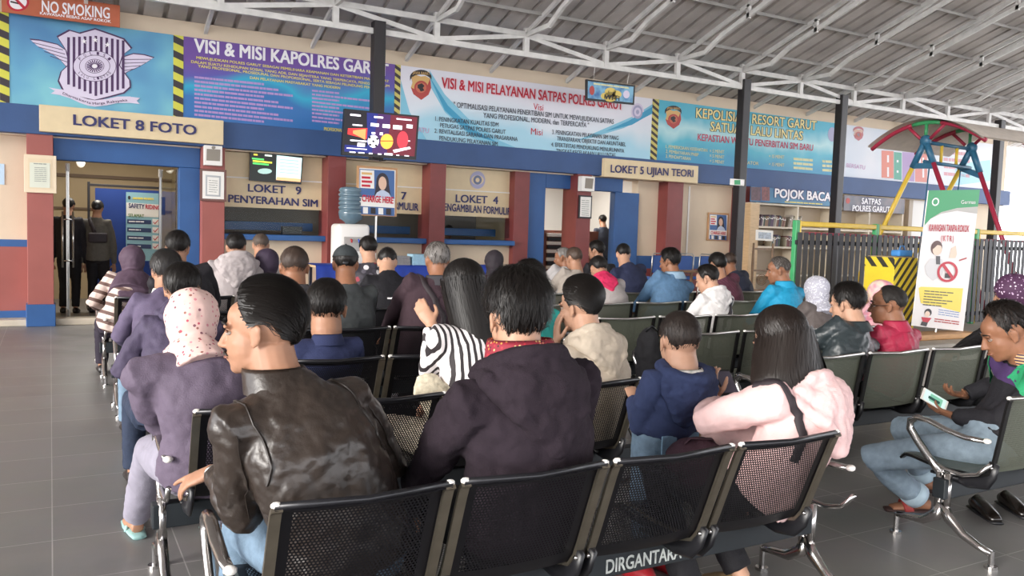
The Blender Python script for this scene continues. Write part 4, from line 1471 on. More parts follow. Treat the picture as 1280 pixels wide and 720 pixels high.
# small side table top between the blue chairs
p = PY(858, 338, 11.0)
st = empty('side_table', (p.x, 11.0, 0))
tag(st, 'small brown table between the blue chairs', 'table')
MB().bbox(p.x - .3, p.x + .3, 10.8, 11.2, p.z - .03, p.z, .006).build('tabletop', mat('brown_wood', '#7c5b40', .5, var=.15, stretch=(1, 8, 8)), st, origin=(p.x, 11, p.z))
for sx in (-1, 1):
    for sy in (-1, 1):
        MB().bbox(p.x + sx * .26 - .02, p.x + sx * .26 + .02, 11 + sy * .16 - .02, 11 + sy * .16 + .02, 0, p.z - .03, .003).build('leg', mat('brown_wood', '#7c5b40', .5), st, origin=(p.x, 11, 0))

# ------------------------------------------------------------------ reading corner: bookshelf, books, fascia boards
BYF = 13.08
bx0 = PY(937, 290, BYF).x
bx1 = PY(1128, 280, BYF).x
ztp = PY(990, 257, BYF).z
bs_ = empty('bookshelf', ((bx0 + bx1) / 2, BYF + .2, 0))
tag(bs_, 'long pale wooden bookshelf under the POJOK BACA board', 'bookshelf')
M_SHELF = mat('cream_shelf_board', '#d9cdb9', .5, var=.04)
vert = [bx0 + t * (bx1 - bx0) for t in (0, .045, .285, .52, .76, 1)]
for i, x in enumerate(vert):
    MB().bbox(x - .02, x + .02, BYF, BYF + .4, 0, ztp, .004).build('upright', M_WOODL if i < 2 else M_SHELF, bs_, origin=(x, BYF, 1))
MB().box(bx0, bx1, BYF + .38, BYF + .4, 0, ztp).build('back_panel', mat('shelf_back', '#b8a791', .6), bs_, origin=(bx0, BYF + .4, 1))
levels = [.08, .75, PY(960, 309, BYF).z, PY(960, 284, BYF).z, ztp]
for z in levels:
    MB().bbox(bx0, bx1, BYF + .005, BYF + .38, z - .02, z + .02, .004).build('shelf_board', M_SHELF, bs_, origin=(bx0, BYF, z))
MB().bbox(bx0, bx0 + (bx1 - bx0) * .05, BYF - .01, BYF + .02, 0, ztp, .004).build('side_panel', M_WOODL, bs_, origin=(bx0, BYF, 1))
BOOKC = ['#6b3b3b', '#8d8478', '#3f4a58', '#a39a86', '#5b4a5e', '#43524a', '#8a6f5a', '#b5aca0', '#4b3440', '#7a7f86']
nbk = [0]
cols_names = ['dark red', 'grey', 'slate', 'tan', 'plum', 'dark green', 'brown', 'pale', 'maroon', 'blue-grey']


def books(xa, xb, z, hmax, lean, place, grp):
    x = xa
    i = 0
    while x < xb:
        t = random.uniform(.025, .05)
        h = hmax * random.uniform(.78, 1)
        ci = random.randrange(len(BOOKC))
        M_ = Matrix.Translation((x, 0, z + .02)) @ Matrix.Rotation(lean + (random.uniform(-.04, .04) if lean else 0), 4, 'Y')
        mb = MB().bbox(0, t, BYF + .06, BYF + .26, 0.002, h, .003, M=M_)
        o = mb.build('book', mat('book_cover_%d' % ci, BOOKC[ci], .6), None, origin=(x, BYF + .1, z))
        MB().box(.004, t - .004, BYF + .058, BYF + .06, h * .7, h * .8, M=M_).build('spine_label', M_PAPER, o, origin=(x, BYF + .1, z))
        nbk[0] += 1
        tag(o, '%s book standing in the %s' % (cols_names[ci], place), 'book', grp)
        x += t + .004
        i += 1


wz = vert
zs = levels[3]
books(PY(951, 275, BYF).x, PY(983, 275, BYF).x, zs, PY(965, 268, BYF).z - zs - .02, .12, 'upper left compartment of the bookshelf', 'books on the upper left shelf')
books(PY(988, 275, BYF).x, PY(1002, 275, BYF).x, zs, PY(995, 268, BYF).z - zs - .02, .28, 'upper second compartment of the bookshelf', 'books on the upper second shelf')
books(PY(985, 300, BYF).x, PY(1000, 300, BYF).x, levels[2], PY(992, 295, BYF).z - levels[2] - .02, .0, 'lower second compartment of the bookshelf', 'books on the lower second shelf')
books(PY(966, 305, BYF).x, PY(977, 305, BYF).x, levels[2], .26, .05, 'lower left compartment of the bookshelf', 'books on the lower left shelf')

pb_ = board(938.5, 1052, 237, 255.5, BYF - .03, .03, 'fascia_board', 'blue POJOK BACA board over the bookshelf', ramp_mat('reading_corner_print', [(.3, '#2a4c80'), (.7, '#3f86a8')], 1.5))
ltr_px('POJOK BACA', (968.5, 246.5), (1038, 251.5), 11, BYF - .033, M_NAVYTXT, pb_, .09)
ltr_px('POJOK BACA', (968.5, 246.5), (1038, 251.5), 10.5, BYF - .037, M_WHITETXT, pb_, .03)
bars([(981, 251.5, 1028, 254.5, 1.4)], M_YELTXT, pb_, BYF - .034)
for x0, x1, c in ((938.5, 951, '#5a3f48'), (952, 962, '#7c4a4a')):
    shape([(x0, 233.5), (x1, 234), (x1, 251), (x0, 250.5)], mat('collage_print_' + c[1:], c, .5, var=.5, vscale=14), pb_, BYF - .033, 'photo_collage', .001)
pc_ = board(1055, 1131, 246.5, 265.5, BYF - .03, .03, 'fascia_board', 'grey SATPAS POLRES GARUT board right of the POJOK BACA board', ramp_mat('satpas_board_print', [(.3, '#4c5668'), (.6, '#7d7478'), (.8, '#566b74')], 2))
for tx, a_, c_ in (('SATPAS', (1077, 254.6), (1100.5, 256)), ('POLRES GARUT', (1065.5, 263.6), (1112, 265.4))):
    ltr_px(tx, a_, c_, 7.2, BYF - .033, M_NAVYTXT, pc_, .08)
    ltr_px(tx, a_, c_, 7, BYF - .037, M_WHITETXT, pc_, .03)
shape(oval(1060, 251, 2.6, 3.6, n=14), M_REDPRINT, pc_, BYF - .033, 'emblem', .001)

# carved wooden lectern with a leaflet
lx0, lx1 = PY(942, 310, 12.2).x, PY(966, 310, 12.2).x
lz0, lz1 = .3, PY(955, 304, 12.2).z
le = empty('carved_stand', ((lx0 + lx1) / 2, 12.2, 0))
tag(le, 'carved brown wooden stand holding a leaflet in front of the bookshelf', 'stand')
M_CARVE = mat('carved_brown_wood', '#7b6149', .5, var=.25, vscale=12)
lf = MB()
for x in (lx0, lx1):
    lf.tube([(x, 12.2, 0), (x, 12.2, lz1 * .4), (x, 12.2, lz1 * .7), (x, 12.2, lz1)], [.03, .022, .03, .02], 8)
for z in (lz1 * .35, lz1 * .62, lz1 * .92):
    lf.bar((lx0, 12.2, z), (lx1, 12.2, z), .03, .04)
lf.build('frame', M_CARVE, le, origin=(lx0, 12.2, .5))
cv = MB()
for i in range(3):
    cv.tube([((lx0 + lx1) / 2 + (.06 + .035 * i) * cos(a * .5), 12.2, lz1 * .49 + (.05 + .03 * i) * sin(a * .5)) for a in range(13)], .009, 6)
cv.build('carved_panel', M_CARVE, le, origin=(lx0, 12.2, .6))
lp = quad_px([(945, 287), (966.5, 288.5), (966, 301.5), (944.5, 300)], 12.1, 'leaflet', M_PAPER)
tag(lp, 'white leaflet propped on the carved stand before the bookshelf', 'leaflet')
shape([(948, 290), (964, 291), (964, 299), (948, 298)], mat('grey_leaflet_print', '#a9b2bc', .6, var=.3, vscale=20), lp, 12.097, 'picture', .001)
MB().bar(PY(955, 300, 12.11), PY(955, 304, 12.19), .03, .03).build('clip', M_CARVE, lp, origin=PY(955, 301, 12.11))

# white door and fridge to the right of the shelf
wd = MB().bbox(PY(1138, 270, W).x, PY(1160, 270, W).x, W - .05, W, 0, PY(1150, 246, W).z, .01)
tag(wd.build('door_3', M_WHITEP), kind='structure')
tag(MB().bbox(PY(1131, 260, W).x, PY(1136, 260, W).x, W - .12, W, 0, 2.66, .01).build('trim_7', mat('grey_trim', '#b5a694', .5)), kind='structure')
tag(MB().bbox(PY(1163, 270, W).x, PY(1178, 270, W).x, W - .03, W, .8, PY(1165, 251, W).z, .01).build('window_2', mat('pale_window_blue', '#c8dcea', .2)), kind='structure')

# ------------------------------------------------------------------ playground on its plinth
FYY = 6.6
PLZ = .50
plx = PY(996, 320, FYY).x
tag(MB().bbox(plx - .15, 22, 5.35, 6.85, 0, PLZ, .02).bbox(9.6, 22, 6.8, 11.2, 0, PLZ, .02).build('floor_plinth', mat('pale_concrete', '#a9a196', .7, var=.1, vscale=4, bump=.1)), kind='structure')
fc = empty('playground_fence', (plx, FYY, PLZ))
tag(fc, 'black slatted playground fence with a yellow top rail', 'fence')
fz = PY(998, 290, FYY).z
M_SLAT = mat('black_fence_slats', '#1c1a1f', .5, var=.15)
sl = MB()
x = plx
fx1 = 20.0
while x < fx1:
    sl.bbox(x, x + .070, FYY - .004, FYY + .004, PLZ + .03, fz + random.uniform(-.004, .004), .002)
    x += .098
sl.build('slats', M_SLAT, fc, origin=(plx, FYY, 1))
MB().bbox(plx, fx1, FYY + .013, FYY + .04, fz - .14, fz - .09, .004).bbox(plx, fx1, FYY + .013, FYY + .04, PLZ + .12, PLZ + .17, .004).build('cross_rail', M_SLAT, fc, origin=(plx, FYY, 1))
M_YEL = mat('yellow_paint', '#d6b43c', .4, var=.08)
M_REDP = mat('crimson_paint', '#a52c46', .4, var=.08)
M_GRNP = mat('green_paint', '#3f9a62', .4, var=.08)
M_BLUP = mat('teal_blue_paint', '#2f6583', .4, var=.08)
zr = PY(1010, 280, FYY).z
MB().bbox(plx + .05, fx1, FYY + .05, FYY + .10, zr - .03, zr + .03, .012).build('top_rail', M_YEL, fc, origin=(plx, FYY, zr))
MB().bbox(plx + .2, fx1, FYY + .06, FYY + .09, zr - .12, zr - .09, .008).build('middle_rail', M_REDP, fc, origin=(plx, FYY, zr))
for px in (1002, 1102, 1228):
    X_ = PY(px, 285, FYY).x
    MB().bbox(X_ - .03, X_ + .03, FYY + .045, FYY + .11, PLZ, zr + .04, .01).build('post', M_GRNP, fc, origin=(X_, FYY, PLZ))
    MB().bbox(X_ + .03, X_ + .055, FYY + .045, FYY + .11, PLZ, zr + .04, .01).build('post', M_YEL, fc, origin=(X_, FYY, PLZ))

# swing with a vaulted canopy
X1, X2 = 12.6, 13.8
sw = empty('canopy_swing', ((X1 + X2) / 2, 8.6, PLZ))
tag(sw, 'playground swing with red, blue and yellow frames under a curved grey canopy', 'swing')
for X_, ap, yl, rd in ((X1, (1157, 176), (1104, 284), (1190, 270)), (X2, (1214.5, 185), (1168, 272), (1250, 290))):
    A = PX(ap[0], ap[1], X_)
    for tgt, mm in ((yl, M_YEL), (rd, M_REDP)):
        B = PX(tgt[0], tgt[1], X_)
        d = (B - A)
        Bf = A + d * ((PLZ - A.z) / d.z)
        T = A + d * .16
        MB().tube([T, Bf], .038, 12).build('leg', mm, sw, smooth=True, origin=A)
        MB().tube([A, A + d * .30], .052, 12).build('leg_sleeve', M_BLUP, sw, smooth=True, origin=A)
    Bl, Br = PX(yl[0], yl[1], X_), PX(rd[0], rd[1], X_)
    MB().bar(A + (Bl - A) * .28, A + (Br - A) * .34, .06, .09).build('gusset', M_BLUP, sw, origin=A)
    MB().ell(A, (.07, .10, .10), n=14).build('apex', M_BLUP, sw, smooth=True, origin=A)
A1, A2 = PX(1157, 176, X1), PX(1214.5, 185, X2)
for dz in (-.02, -.34):
    MB().tube([A1 + Vector((0, 0, dz)), A2 + Vector((0, 0, dz))], .03, 10).build('cross_beam', M_BLUP, sw, smooth=True, origin=A1)
for t in (.35, .68):
    P_ = A1.lerp(A2, t)
    MB().tube([P_ + Vector((0, 0, -.02)), P_ + Vector((0, 0, -.34))], .025, 8).build('rung', M_YEL, sw, smooth=True, origin=P_)
el = PX(1090, 187, X1)
pk = PX(1160, 153, X1)
half = el.y - A1.y
rise = pk.z - el.z


def vault(t):
    return A1.y + half * t, pk.z - rise * t * t


cv = []
for X_ in (X1 - .12, X2 + 1.0):
    cv.append([Vector((X_, vault(t / 12)[0], vault(t / 12)[1] + .03)) for t in range(-12, 13)])
MB().sheet(cv).sheet([[v + Vector((0, 0, .02)) for v in r] for r in cv]).build('canopy', mat('pale_grey_canopy', '#d3c8bc', .6, var=.08), sw, smooth=True, origin=A1)
for X_ in (X1, X2):
    for t0, t1, mm in ((-12, -3, M_REDP), (-3, 3, M_GRNP), (3, 12, M_REDP)):
        MB().tube([(X_, vault(t / 12)[0], vault(t / 12)[1]) for t in range(t0, t1 + 1)], .035, 8).build('arch_rib', mm, sw, smooth=True, origin=A1)
    for t in (-4, 0, 4):
        y_, z_ = vault(t / 12)
        MB().tube([(X_, A1.y + (y_ - A1.y) * .25, A1.z + .03), (X_, y_, z_)], .028, 8).build('strut', M_GRNP if t == 0 else M_REDP, sw, smooth=True, origin=A1)
for X_ in (X1 + .15, X2 - .2):
    MB().tube([(X_, A1.y, A1.z - .3), (X_, A1.y + .1, PLZ + .5)], .012, 6).build('swing_rod', M_BLUP, sw, smooth=True, origin=A1)
MB().bbox(X1 + .1, X2 - .15, A1.y - .05, A1.y + .3, PLZ + .45, PLZ + .5, .01).build('swing_seat', M_YEL, sw, origin=A1)

# hazard-striped box and a blue bag on it
HY = 5.95
HB = PY(1117, 350, HY)
hzt = PY(1117, 322, HY).z
hx1 = PY(1145, 350, HY).x
hy1 = PX(1081, 330, HB.x).y
hb = empty('hazard_box', ((HB.x + hx1) / 2, (HY + hy1) / 2, PLZ))
tag(hb, 'yellow box with black hazard stripes before the black fence', 'box')
oc = ((HB.x + hx1) / 2, (HY + hy1) / 2, PLZ)
MB().bbox(HB.x, hx1, HY, hy1, PLZ, hzt, .006).build('body', mat('hazard_yellow', '#d9c02f', .5, var=.06), hb, origin=oc)
MB().box(HB.x - .004, HB.x, HY, hy1, hzt - .11, hzt).build('striped_band', stripe_mat('box_stripes', '#d9c02f', '#2c2a22', .11, (0, .75, -.66), .5), hb, origin=oc)
MB().box(HB.x, hx1, HY - .004, HY, PLZ, hzt).build('striped_panel', stripe_mat('box_stripes_b', '#2c2a22', '#d9c02f', .085, (.75, 0, -.66), .45), hb, origin=oc)
MB().box(HB.x + .02, hx1 - .02, HY + .02, hy1 - .02, hzt, hzt + .012).build('lid', mat('worn_brown_board', '#8c7a5c', .7, var=.3), hb, origin=oc)
gx0, gx1 = PY(1119, 312, HY + .12).x, PY(1136, 312, HY + .12).x
bgo = MB().bbox(gx0, gx1, HY + .06, HY + .18, hzt + .012, hzt + .085, .02, seg=3).build('lunch_bag', mat('sky_blue_cloth', '#3f83c4', .7), None, smooth=True, origin=((gx0 + gx1) / 2, HY + .12, hzt))
tag(bgo, 'small bright blue bag on top of the hazard-striped box', 'bag')
gm = (gx0 + gx1) / 2
MB().tube([(gm - .05, HY + .12, hzt + .08), (gm - .03, HY + .12, hzt + .13), (gm + .03, HY + .12, hzt + .13), (gm + .05, HY + .12, hzt + .08)], .006, 6).build('handle', mat('sky_blue_cloth', '#3f83c4', .7), bgo, smooth=True, origin=(gm, HY + .12, hzt))

# standing smoke-free banner
SBY = 5.75
ru = [(1161, 238), (1225, 237), (1204, 414), (1140, 407)]
RP = [PY(x, y, SBY) for x, y in ru]
rc = sum(RP, Vector()) / 4
rb_ = MB().poly3(RP, (0, .012, 0)).build('standing_banner', mat('white_banner_vinyl', '#e9e4e2', .45), None, origin=rc)
tag(rb_, 'tall white and green KAWASAN TANPA ROKOK banner standing before the black fence', 'banner')


def rup(u, v):
    a0 = (1161 + 64 * u, 238 - 1 * u)
    b0 = (1140 + 64 * u, 407 + 7 * u)
    return (a0[0] + (b0[0] - a0[0]) * v, a0[1] + (b0[1] - a0[1]) * v)


def rsh(pts, m, dy, n='print'):
    return shape([rup(u, v) for u, v in pts], m, rb_, SBY - dy, n, .001)


def rtx(body, u0, u1, v, h, m, bold=.02, dy=.006):
    ltr_px(body, rup(u0, v), rup(u1, v), h, SBY - dy, m, rb_, bold, thick=.002)


rsh([(0, 0), (1, 0), (1, .12), (.6, .13), (.3, .16), (.1, .21), (0, .26)], M_GREENPRINT, .003, 'green_header')
rsh([(1, .12), (.6, .13), (.3, .16), (.1, .21), (.3, .172), (.6, .15), (1, .17)], mat('grey_curve_print', '#b9b5ae', .5), .004, 'curve')
rsh(uell(.16, .085, .07, .03), M_WHITETXT, .005, 'emblem')
rsh(uell(.16, .085, .045, .02), M_GREENPRINT, .006, 'emblem')
rtx('Germas', .66, .94, .10, 4.5, M_WHITETXT, .0)
rtx('KAWASAN TANPA ROKOK', .10, .88, .30, 8.5, M_REDTXT, .02)
rtx('( K T R )', .36, .60, .37, 7, M_REDTXT, .02)
M_SKINP = mat('print_skin', '#e8cdb8', .5)
M_HAIRP = mat('print_brown_hair', '#5a3a34', .5)
rsh(uell(.29, .42, .11, .052), M_HAIRP, .004, 'cartoon_hair')
rsh(uell(.31, .435, .09, .04), M_SKINP, .005, 'cartoon_face')
rsh([(.23, .43), (.3, .4), (.4, .405), (.36, .39), (.26, .385), (.2, .41)], M_HAIRP, .006, 'cartoon_fringe')
rsh([(.2, .5), (.42, .5), (.5, .56), (.46, .62), (.3, .66), (.16, .62), (.1, .56)], mat('print_pale_shirt', '#d5d2d2', .5), .004, 'cartoon_shirt')
rsh([(.3, .48), (.38, .48), (.4, .54), (.32, .54)], mat('print_dark_tie', '#4a4548', .5), .006, 'cartoon_tie')
rsh([(.58, .42), (.66, .4), (.7, .46), (.68, .49), (.56, .49)], M_SKINP, .005, 'cartoon_hand')
ring = [(.56 + .2 * cos(2 * pi * i / 24), .59 + .075 * sin(2 * pi * i / 24)) for i in range(25)]
ring += [(.56 + .155 * cos(2 * pi * i / 24), .59 + .058 * sin(2 * pi * i / 24)) for i in range(24, -1, -1)]
rsh(ring, M_REDTXT, .008, 'ring')
rsh([(.42, .54), (.46, .525), (.72, .635), (.68, .65)], M_REDTXT, .009, 'slash')
rsh([(.52, .6), (.62, .6), (.62, .635), (.52, .635)], M_BLACKPRINT, .007, 'lighter')
rsh([(.76, .5), (.9, .48), (.9, .49), (.76, .51)], M_REDPRINT, .007, 'cigarette')
rsh([(.04, .72), (.08, .71), (.9, .70), (.9, .90 - .03), (.5, .845), (.12, .83), (.1, .81)], mat('print_yellow_note', '#ecd65a', .5), .004, 'yellow_note')
M_LINEP = mat('print_dark_lines', '#5a5246', .5)
bars([(*rup(.16, .735 + .02 * i), *rup(.72 - .1 * (i % 3), .735 + .02 * i), 1.3) for i in range(6)], M_LINEP, rb_, SBY - .006)
rsh(uell(.28, .893, .07, .028), M_BLACKPRINT, .004, 'cartoon_hair')
rsh(uell(.27, .905, .05, .022), M_SKINP, .005, 'cartoon_face')
rsh([(.16, .93), (.36, .93), (.3, .965), (.2, .965)], M_REDTXT, .004, 'cartoon_shirt')
rsh([(.18, .962), (.3, .965), (.28, .995), (.16, .99)], M_BLACKPRINT, .005, 'cartoon_trousers')
bars([(*rup(.48, .862 + .016 * i), *rup(.88, .87 + .016 * i), 1.2) for i in range(3)], mat('print_blue_lines', '#8a9cc0', .5), rb_, SBY - .004)
bars([(*rup(.42, .93 + .016 * i), *rup(.9, .935 + .016 * i), 1.4) for i in range(2)], M_REDPRINT, rb_, SBY - .004)
base = MB()
pl, pr_ = PY(1137, 412, SBY), PY(1206, 420, SBY)
zb1 = min(pl.z, pr_.z)
base.bbox(pl.x - .05, pr_.x + .05, SBY - .14, SBY + .14, PLZ, max(PLZ + .06, zb1 + .02), .012)
base.build('wooden_base', mat('orange_wood', '#b98a55', .5, var=.15, stretch=(1, 8, 8)), rb_, origin=((pl.x + pr_.x) / 2, SBY, PLZ))
MB().tube([((RP[2].x + RP[3].x) / 2, SBY + .03, PLZ + .05), ((RP[0].x + RP[1].x) / 2, SBY + .03, RP[0].z)], .012, 8).build('pole', M_ALU, rb_, origin=rc)
# ------------------------------------------------------------------ people
M_SKIN = mat('skin_tan', '#a27860', .5, var=.05, vscale=30, spec=.35)
M_SKIN2 = mat('skin_brown', '#8a5f47', .5, var=.06, vscale=30, spec=.35)
M_SKIN3 = mat('skin_light', '#b58c74', .5, var=.05, vscale=30, spec=.35)
M_HAIR = mat('black_hair', '#15110f', .5, spec=.35)
M_HAIRB = mat('dark_brown_hair', '#1f1713', .48, spec=.4)
M_HAIRG = mat('grey_hair', '#77726e', .5)
M_HAIRS = mat('cropped_hair', '#2a211c', .65)
M_SHOE = mat('dark_shoe_leather', '#1e1a1a', .4)

TEX = {}
PEOPLE = []


def cloud_tex(size, kind='CLOUDS'):
    k = (round(size, 4), kind)
    if k not in TEX:
        t = bpy.data.textures.new('folds', kind)
        t.noise_scale = size
        if kind == 'CLOUDS':
            t.noise_depth = 2
        TEX[k] = t
    return TEX[k]


def voxel(mb, size, smooth, name, m, parent, origin, disp=()):
    """Fuse overlapping shapes into one continuous surface, soften it and add folds."""
    me = bpy.data.meshes.new('tmp')
    off = Vector(origin)
    me.from_pydata([Vector(v) - off for v in mb.v], [], mb.f)
    bm = bmesh.new()
    bm.from_mesh(me)
    bmesh.ops.recalc_face_normals(bm, faces=bm.faces)
    bm.to_mesh(me)
    bm.free()
    o = bpy.data.objects.new('tmp', me)
    COL.objects.link(o)
    r = o.modifiers.new('r', 'REMESH')
    r.mode = 'VOXEL'
    r.voxel_size = size
    r.use_smooth_shade = True
    if smooth:
        s = o.modifiers.new('s', 'SMOOTH')
        s.factor = .5
        s.iterations = smooth
    for sz, st in disp:
        d = o.modifiers.new('d', 'DISPLACE')
        d.texture = cloud_tex(sz)
        d.strength = st
        d.mid_level = .5
        d.texture_coords = 'LOCAL'
    out = evaluated_mesh(o)
    bpy.data.objects.remove(o)
    bpy.data.meshes.remove(me)
    out.name = name
    out.materials.clear()
    out.materials.append(m)
    out.polygons.foreach_set('use_smooth', [True] * len(out.polygons))
    ob = bpy.data.objects.new(name, out)
    COL.objects.link(ob)
    ob.parent = parent
    ob.location = off - world_loc(parent)[0]
    return ob


def frame(yaw, pitch=0.0, roll=0.0):
    """Right, forward, up of something facing yaw (clockwise from +Y), nodding down by pitch, tilting to its right by roll."""
    f = Vector((sin(yaw) * cos(pitch), cos(yaw) * cos(pitch), -sin(pitch)))
    r = Vector((cos(yaw), -sin(yaw), 0))
    u = r.cross(f)
    r2 = r * cos(roll) - u * sin(roll)
    u2 = u * cos(roll) + r * sin(roll)
    return r2, f, u2


def ik(a, b, l1, l2, pole):
    d = b - a
    L = d.length
    mx_ = (l1 + l2) * .995
    if L > mx_:
        s = L / mx_
        l1, l2 = l1 * s, l2 * s
    x = (L * L + l1 * l1 - l2 * l2) / (2 * L)
    h = sqrt(max(0, l1 * l1 - x * x))
    n = d.normalized()
    p = Vector(pole) - n * n.dot(Vector(pole))
    if p.length < 1e-6:
        p = Vector((0, 0, -1))
    p.normalize()
    return a + n * x + p * h


def lerp_list(L, t):
    for (a, va), (b, vb) in zip(L, L[1:]):
        if a <= t <= b:
            k = (t - a) / (b - a) if b > a else 0
            if isinstance(va, tuple):
                return tuple(x + (y - x) * k for x, y in zip(va, vb))
            return va + (vb - va) * k
    return L[-1][1] if t > L[-1][0] else L[0][1]


def hand(mb, wrist, d, palm, side, s=1.0, curl=.5, spread=.12, point=()):
    """Palm, four unequal bent fingers and a thumb from the side of the palm near its base.
    d: direction to the fingertips; palm: direction the palm faces; side: direction to the thumb."""
    d, palm = Vector(d).normalized(), Vector(palm)
    palm = (palm - d * palm.dot(d)).normalized()
    side = Vector(side)
    side = (side - d * side.dot(d) - palm * side.dot(palm)).normalized()
    B = wrist
    mb.tube([B - d * .02 * s, B + d * .015 * s, B + d * .05 * s, B + d * .085 * s], [(.024 * s, .019 * s), (.03 * s, .018 * s), (.038 * s, .016 * s), (.038 * s, .013 * s)], 12, side=side)
    for i, (off, ln) in enumerate(((.028, .078), (.009, .086), (-.010, .079), (-.028, .062))):
        base = B + d * (.082 - .004 * abs(i - 1)) * s + side * off * s
        dd = (d + side * spread * (1.5 - i) * .35).normalized()
        pts = [base - dd * .01 * s]
        c = curl if i not in point else .08
        a = 0
        cur = base
        pts.append(cur)
        for j, fr in enumerate((.45, .32, .23)):
            a += c * (1.0 if j else .7)
            q = dd * cos(a) + palm * sin(a)
            cur = cur + q * (ln * fr * s)
            pts.append(cur)
        r = (.0092 if i < 3 else .0080) * s
        mb.tube(pts, [r * 1.05, r, r * .97, r * .9, r * .72], 8)
        mb.ell(pts[-1], r * .72, n=8)
    t0 = B + d * .018 * s + side * .022 * s
    t1 = t0 + (side * .75 + d * .55 + palm * .25).normalized() * .036 * s
    t2 = t1 + (side * .25 + d * .8 + palm * (.3 + curl * .4)).normalized() * .032 * s
    t3 = t2 + (d * .8 + palm * (.3 + curl * .6)).normalized() * .024 * s
    mb.tube([t0, t1, t2, t3], [.0135 * s, .0115 * s, .0105 * s, .008 * s], 8)
    mb.ell(t3, .008 * s, n=8)


def head_shapes(mb, C, R, s, ears=True, detail=True):
    r, f, u = R
    P = lambda x, y, z: C + r * (x * s) + f * (y * s) + u * (z * s)
    M3 = Matrix((r, f, u)).transposed()
    E = lambda c, q: mb.ell(P(*c), tuple(a * s for a in q), M3, 20)
    E((0, -.014, .028), (.076, .096, .090))
    E((0, .030, -.035), (.062, .064, .080))
    E((0, .040, -.080), (.046, .046, .036))
    E((0, .066, -.098), (.024, .020, .017))
    for q in (-1, 1):
        E((q * .037, .047, -.030), (.022, .028, .026))
        E((q * .038, .012, -.072), (.018, .036, .028))
        if detail:
            E((q * .028, .083, .017), (.026, .011, .008))
            E((q * .010, .100, -.037), (.0085, .011, .0075))
        if ears:
            Me = M3 @ Matrix.Rotation(q * .35, 3, 'Z')
            mb.ell(P(q * .079, -.006, -.008), (.007 * s, .019 * s, .032 * s), Me, 14)
            mb.ell(P(q * .084, -.012, .004), (.006 * s, .014 * s, .018 * s), Me, 12)
            mb.ell(P(q * .078, .000, -.032), (.006 * s, .009 * s, .011 * s), Me, 12)
    E((0, .050, .040), (.052, .040, .045))
    if detail:
        mb.tube([P(0, .080, .022), P(0, .092, .000), P(0, .104, -.022), P(0, .108, -.034)], [.0075 * s, .0085 * s, .0105 * s, .0115 * s], 10)
        mb.ell(P(0, .111, -.034), .0105 * s, n=10)
        E((0, .086, -.058), (.020, .010, .010))
        E((0, .090, -.064), (.023, .0085, .0052))
        E((0, .087, -.074), (.020, .0088, .0062))
        E((0, .078, -.085), (.018, .010, .010))


HAIRLINES = {
    'short': [(0, 48), (25, 46), (48, 34), (62, 12), (74, -14), (82, -16), (90, 6), (104, 2), (118, -18), (140, -38), (180, -47)],
    'high': [(0, 62), (30, 58), (48, 42), (62, 14), (74, -10), (82, -10), (90, 8), (104, 4), (118, -16), (140, -36), (180, -45)],
    'long': [(0, 52), (35, 46), (55, 24), (70, -18), (90, -40), (120, -50), (180, -55)],
    'bald': [(0, 78), (30, 70), (50, 46), (64, 14), (76, -8), (90, 6), (118, -16), (140, -34), (180, -42)],
}


